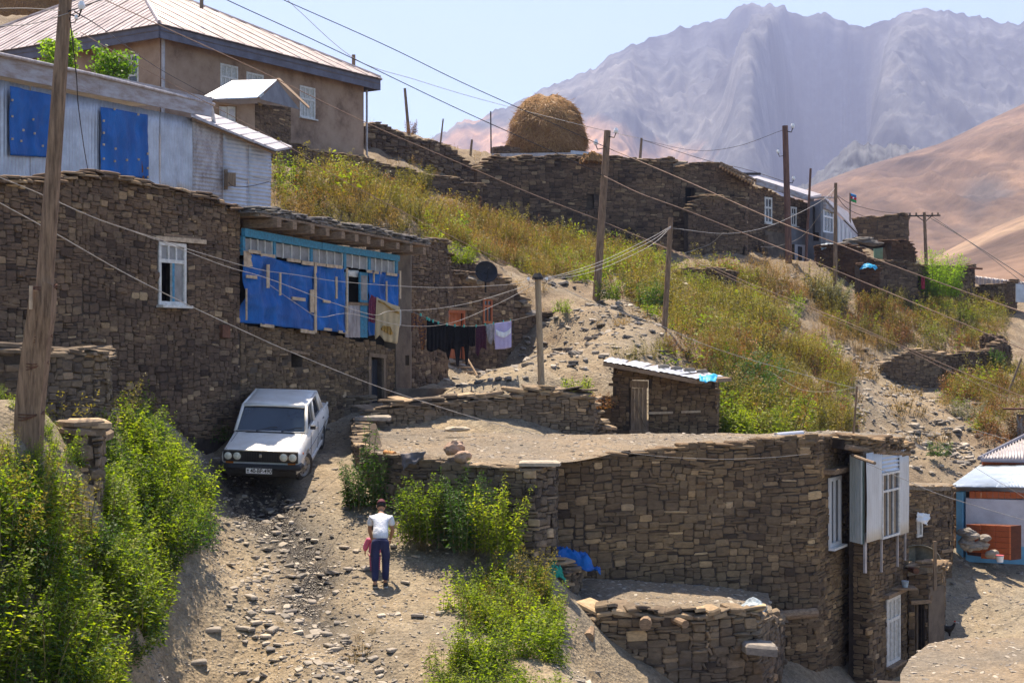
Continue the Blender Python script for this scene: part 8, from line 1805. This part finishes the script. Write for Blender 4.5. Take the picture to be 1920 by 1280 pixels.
# single bigger stones on the track
rg = random.Random(77); uv = None
places = [(x, y) for x, y in ((520, 1000), (462, 1022), (498, 1062), (566, 1070), (545, 1082), (508, 1088), (480, 1092), (600, 1082), (470, 1120), (430, 1140), (505, 1150), (545, 1150), (455, 1180), (480, 1172), (512, 1185), (498, 1198), (520, 1210), (460, 1205), (560, 1168), (610, 1190), (616, 1212), (648, 1208), (690, 1212), (676, 1232), (640, 1238), (655, 1250), (700, 1240), (735, 1222), (632, 1258), (712, 1262), (645, 1028), (668, 1034), (690, 1070), (780, 1046), (760, 1095), (783, 1158), (738, 1026), (828, 1150), (655, 1068), (560, 1004), (585, 1130), (540, 1120), (430, 1060), (400, 1190), (372, 1250))]
for k, (x, y) in enumerate(places):
    c = G(x, y, 16); s = rg.uniform(.12, .25); uvv, uf = UNITS[k % 14]; a = rg.uniform(0, 3.1); ca, sa_ = math.cos(a), math.sin(a); tl = rg.uniform(-.12, .12)
    vs = [(c.x+(v[0]*ca-v[2]*.6*sa_)*s, c.y+(v[0]*sa_+v[2]*.6*ca)*s, c.z+.02+v[1]*.22*s*.5+v[0]*tl*s+v[2]*.05*s) for v in uvv]
    o = link('slate_stone', mesh_from('slate_stone', vs, uf), M['s_slab'], origin=c); o['tint'] = rg.uniform(.5, 1); tag(o, 'loose flat slate stone lying on the dusty track', 'stone', 'loose slates on the track')
# individual bushes
def bush(label, px, py, d, n, h, spread, lm, seed, leaf=.09, lean=.3, name='bush', gap=.05, lw=.5, start=.1, base=None, **k):
    b = base or P(px, py, d); o = thing(name, label, 'bush' if name != 'sapling' else 'tree', b); lv, lf, sv_, sf = plant(seed, n=n, h=h, spread=spread, leaf=leaf, gap=gap, lw=lw, lean=lean, start=start, **k)
    bb = np.array(b); link('foliage', mesh_from('foliage', lv+bb, lf), M[lm], o); sv2 = sv_+bb; me = mesh_from('stem', sv2, sf); so = link('stem', me, M['stem'], o); sm = so.modifiers.new('t', 'SOLIDIFY'); sm.thickness = .008; return o
bush('dark green nettle bush climbing the left end of the yard wall', 690, 945, 27.0, 46, 1.15, .42, 'l_dark', 101, .10, .25)
bush('single tall nettle shoot reaching above the yard wall edge', 697, 880, 27.0, 5, 1.15, .12, 'l_dark', 102, .09, .1)
bush('low creeping nettles between the two big wall bushes', 750, 950, 26.3, 22, .42, .55, 'l_dark', 103, .08, .3)
bush('left half of the big nettle thicket against the yard wall', 795, 1010, 25.6, 42, 1.25, .42, 'l_nettle', 104, .10, .25)
bush('tall middle nettle thicket below the pinkish boulder', 868, 1025, 25.2, 52, 1.55, .5, 'l_dark', 105, .10, .22)
bush('right part of the nettle thicket beside the buttress', 930, 1030, 25.0, 40, 1.4, .42, 'l_nettle', 106, .10, .25)
bush('small nettle clump just right of the boy', 752, 1000, 25.4, 14, .5, .28, 'l_nettle', 107, .08, .3)
bush('leafy weed standing behind the bottom weeds near the tarpaulins', 1000, 1110, 24.2, 20, .85, .3, 'l_olive', 108, .09, .4, feather=.5)
bush('green weed hanging at the terrace left corner', 1030, 1210, 23.8, 22, .62, .25, 'l_nettle', 109, .09, .3)
bush('dark low bush in shade at the foot of the wall left of the car', 398, 822, 29.3, 24, .42, .36, 'l_dark', 110, .08, .3)
bush('bright green clump beside the post behind the dry stone wall', 1082, 738, 34.8, 26, .5, .34, 'l_bright', 111, .10, .3)
bush('brown dry brush left of the shed', 1130, 760, 36.4, 24, .45, .35, 'l_rust', 112, .08, .4)
bush('bright green spreading plant right of the shed door wall', 1385, 812, 37.8, 30, .75, .4, 'l_bright', 113, .14, .35)
bush('lush yellow-green plant behind the roof pipe', 1440, 815, 39, 40, .9, .6, 'l_bright', 114, .10, .3)
bush('big pale green willow-like bush by the doorway hut', 1762, 556, 72, 70, 2.6, .9, 'l_tree', 115, .20, .35, gap=.09, lw=.35)
bush('greyish shrub on the slope below the reddish hut', 1552, 570, 66, 40, 1.5, .9, 'l_grey', 116, .14, .5)
bush('greyish shrub on the right bank above the pale tin roof', 1815, 785, 53, 30, .95, .55, 'l_grey', 117, .10, .5)
bush('small dark green bush by the stone heap', 1865, 690, 61, 24, 1.0, .4, 'l_dark', 118, .12, .3)
bush('green bush on the stony bank left of the hip roof', 1758, 852, 48, 20, .6, .4, 'l_dark', 119, .10, .3)
bush('small bright clump on the path left of the mound', 1057, 582, 47.5, 18, .45, .35, 'l_bright', 120, .10, .3)
bush('green tuft at the roof edge between the house and the dish', 865, 490, 46, 20, .7, .45, 'l_bright', 121, .12, .3)
bush('green weed at the foot of the mound pole', 1140, 560, 49.5, 22, .85, .4, 'l_bright', 122, .11, .25)
bush('dark green weed between the two poles on the slope', 1225, 570, 47, 26, .9, .45, 'l_dark', 123, .11, .25)
bush('tall weed on top of the slope above the glazed house', 775, 372, 62, 34, 1.7, .7, 'l_olive', 124, .14, .3)
bush('weed at the foot of the thin stick pole', 1560, 800, 42, 34, 1.1, .55, 'l_olive', 125, .10, .3)
bush('pink-tipped dry thistle on the skyline bank', 772, 250, 76, 14, .9, .3, 'l_rust', 126, .10, .3)
# saplings behind the tin house
def sapling(label, px, py, d, h, r, seed):
    b = P(px, py, d); o = thing('sapling', label, 'tree', b); rg = np.random.RandomState(seed); tr = MB(); tr.tube([b, b+Vector((.1, 0, h*.5)), b+Vector((0, 0, h*.85))], [.06, .04, .02], 6)
    LV, LF = [], []; bb = np.array(b)
    for k in range(46):
        t = rg.uniform(.25, 1); a = rg.uniform(0, 6.28); s = bb+[0, 0, h*t*.8]; e_ = s+np.array([math.cos(a), math.sin(a), rg.uniform(.1, .7)])*r*rg.uniform(.5, 1.05)*(1.15-t*.5); tr.tube([s, (s+e_)/2+[0, 0, .05], e_], [.016, .01, .005], 4, False)
        for i in range(26):
            u = rg.uniform(.25, 1.05); p = s+(e_-s)*u+rg.normal(0, .07, 3); dd = rg.normal(0, 1, 3)+[0, 0, -.2]; dd /= np.linalg.norm(dd); pe = np.cross(dd, rg.normal(0, 1, 3)); pe = pe/np.linalg.norm(pe)*.034; L = rg.uniform(.10, .17); c = len(LV); LV += [p, p+dd*L*.45+pe, p+dd*L, p+dd*L*.45-pe]; LF.append((c, c+1, c+2, c+3))
    tr.put('trunk', M['stem'], o); link('crown', mesh_from('crown', np.array(LV), LF), M['l_tree'], o)
sapling('bright green sapling behind the leaning pole above the tin house gutter', 112, 165, 37, 1.35, .62, 5)
sapling('larger bright green sapling in front of the plastered house side window', 212, 185, 38, 1.30, .72, 6)
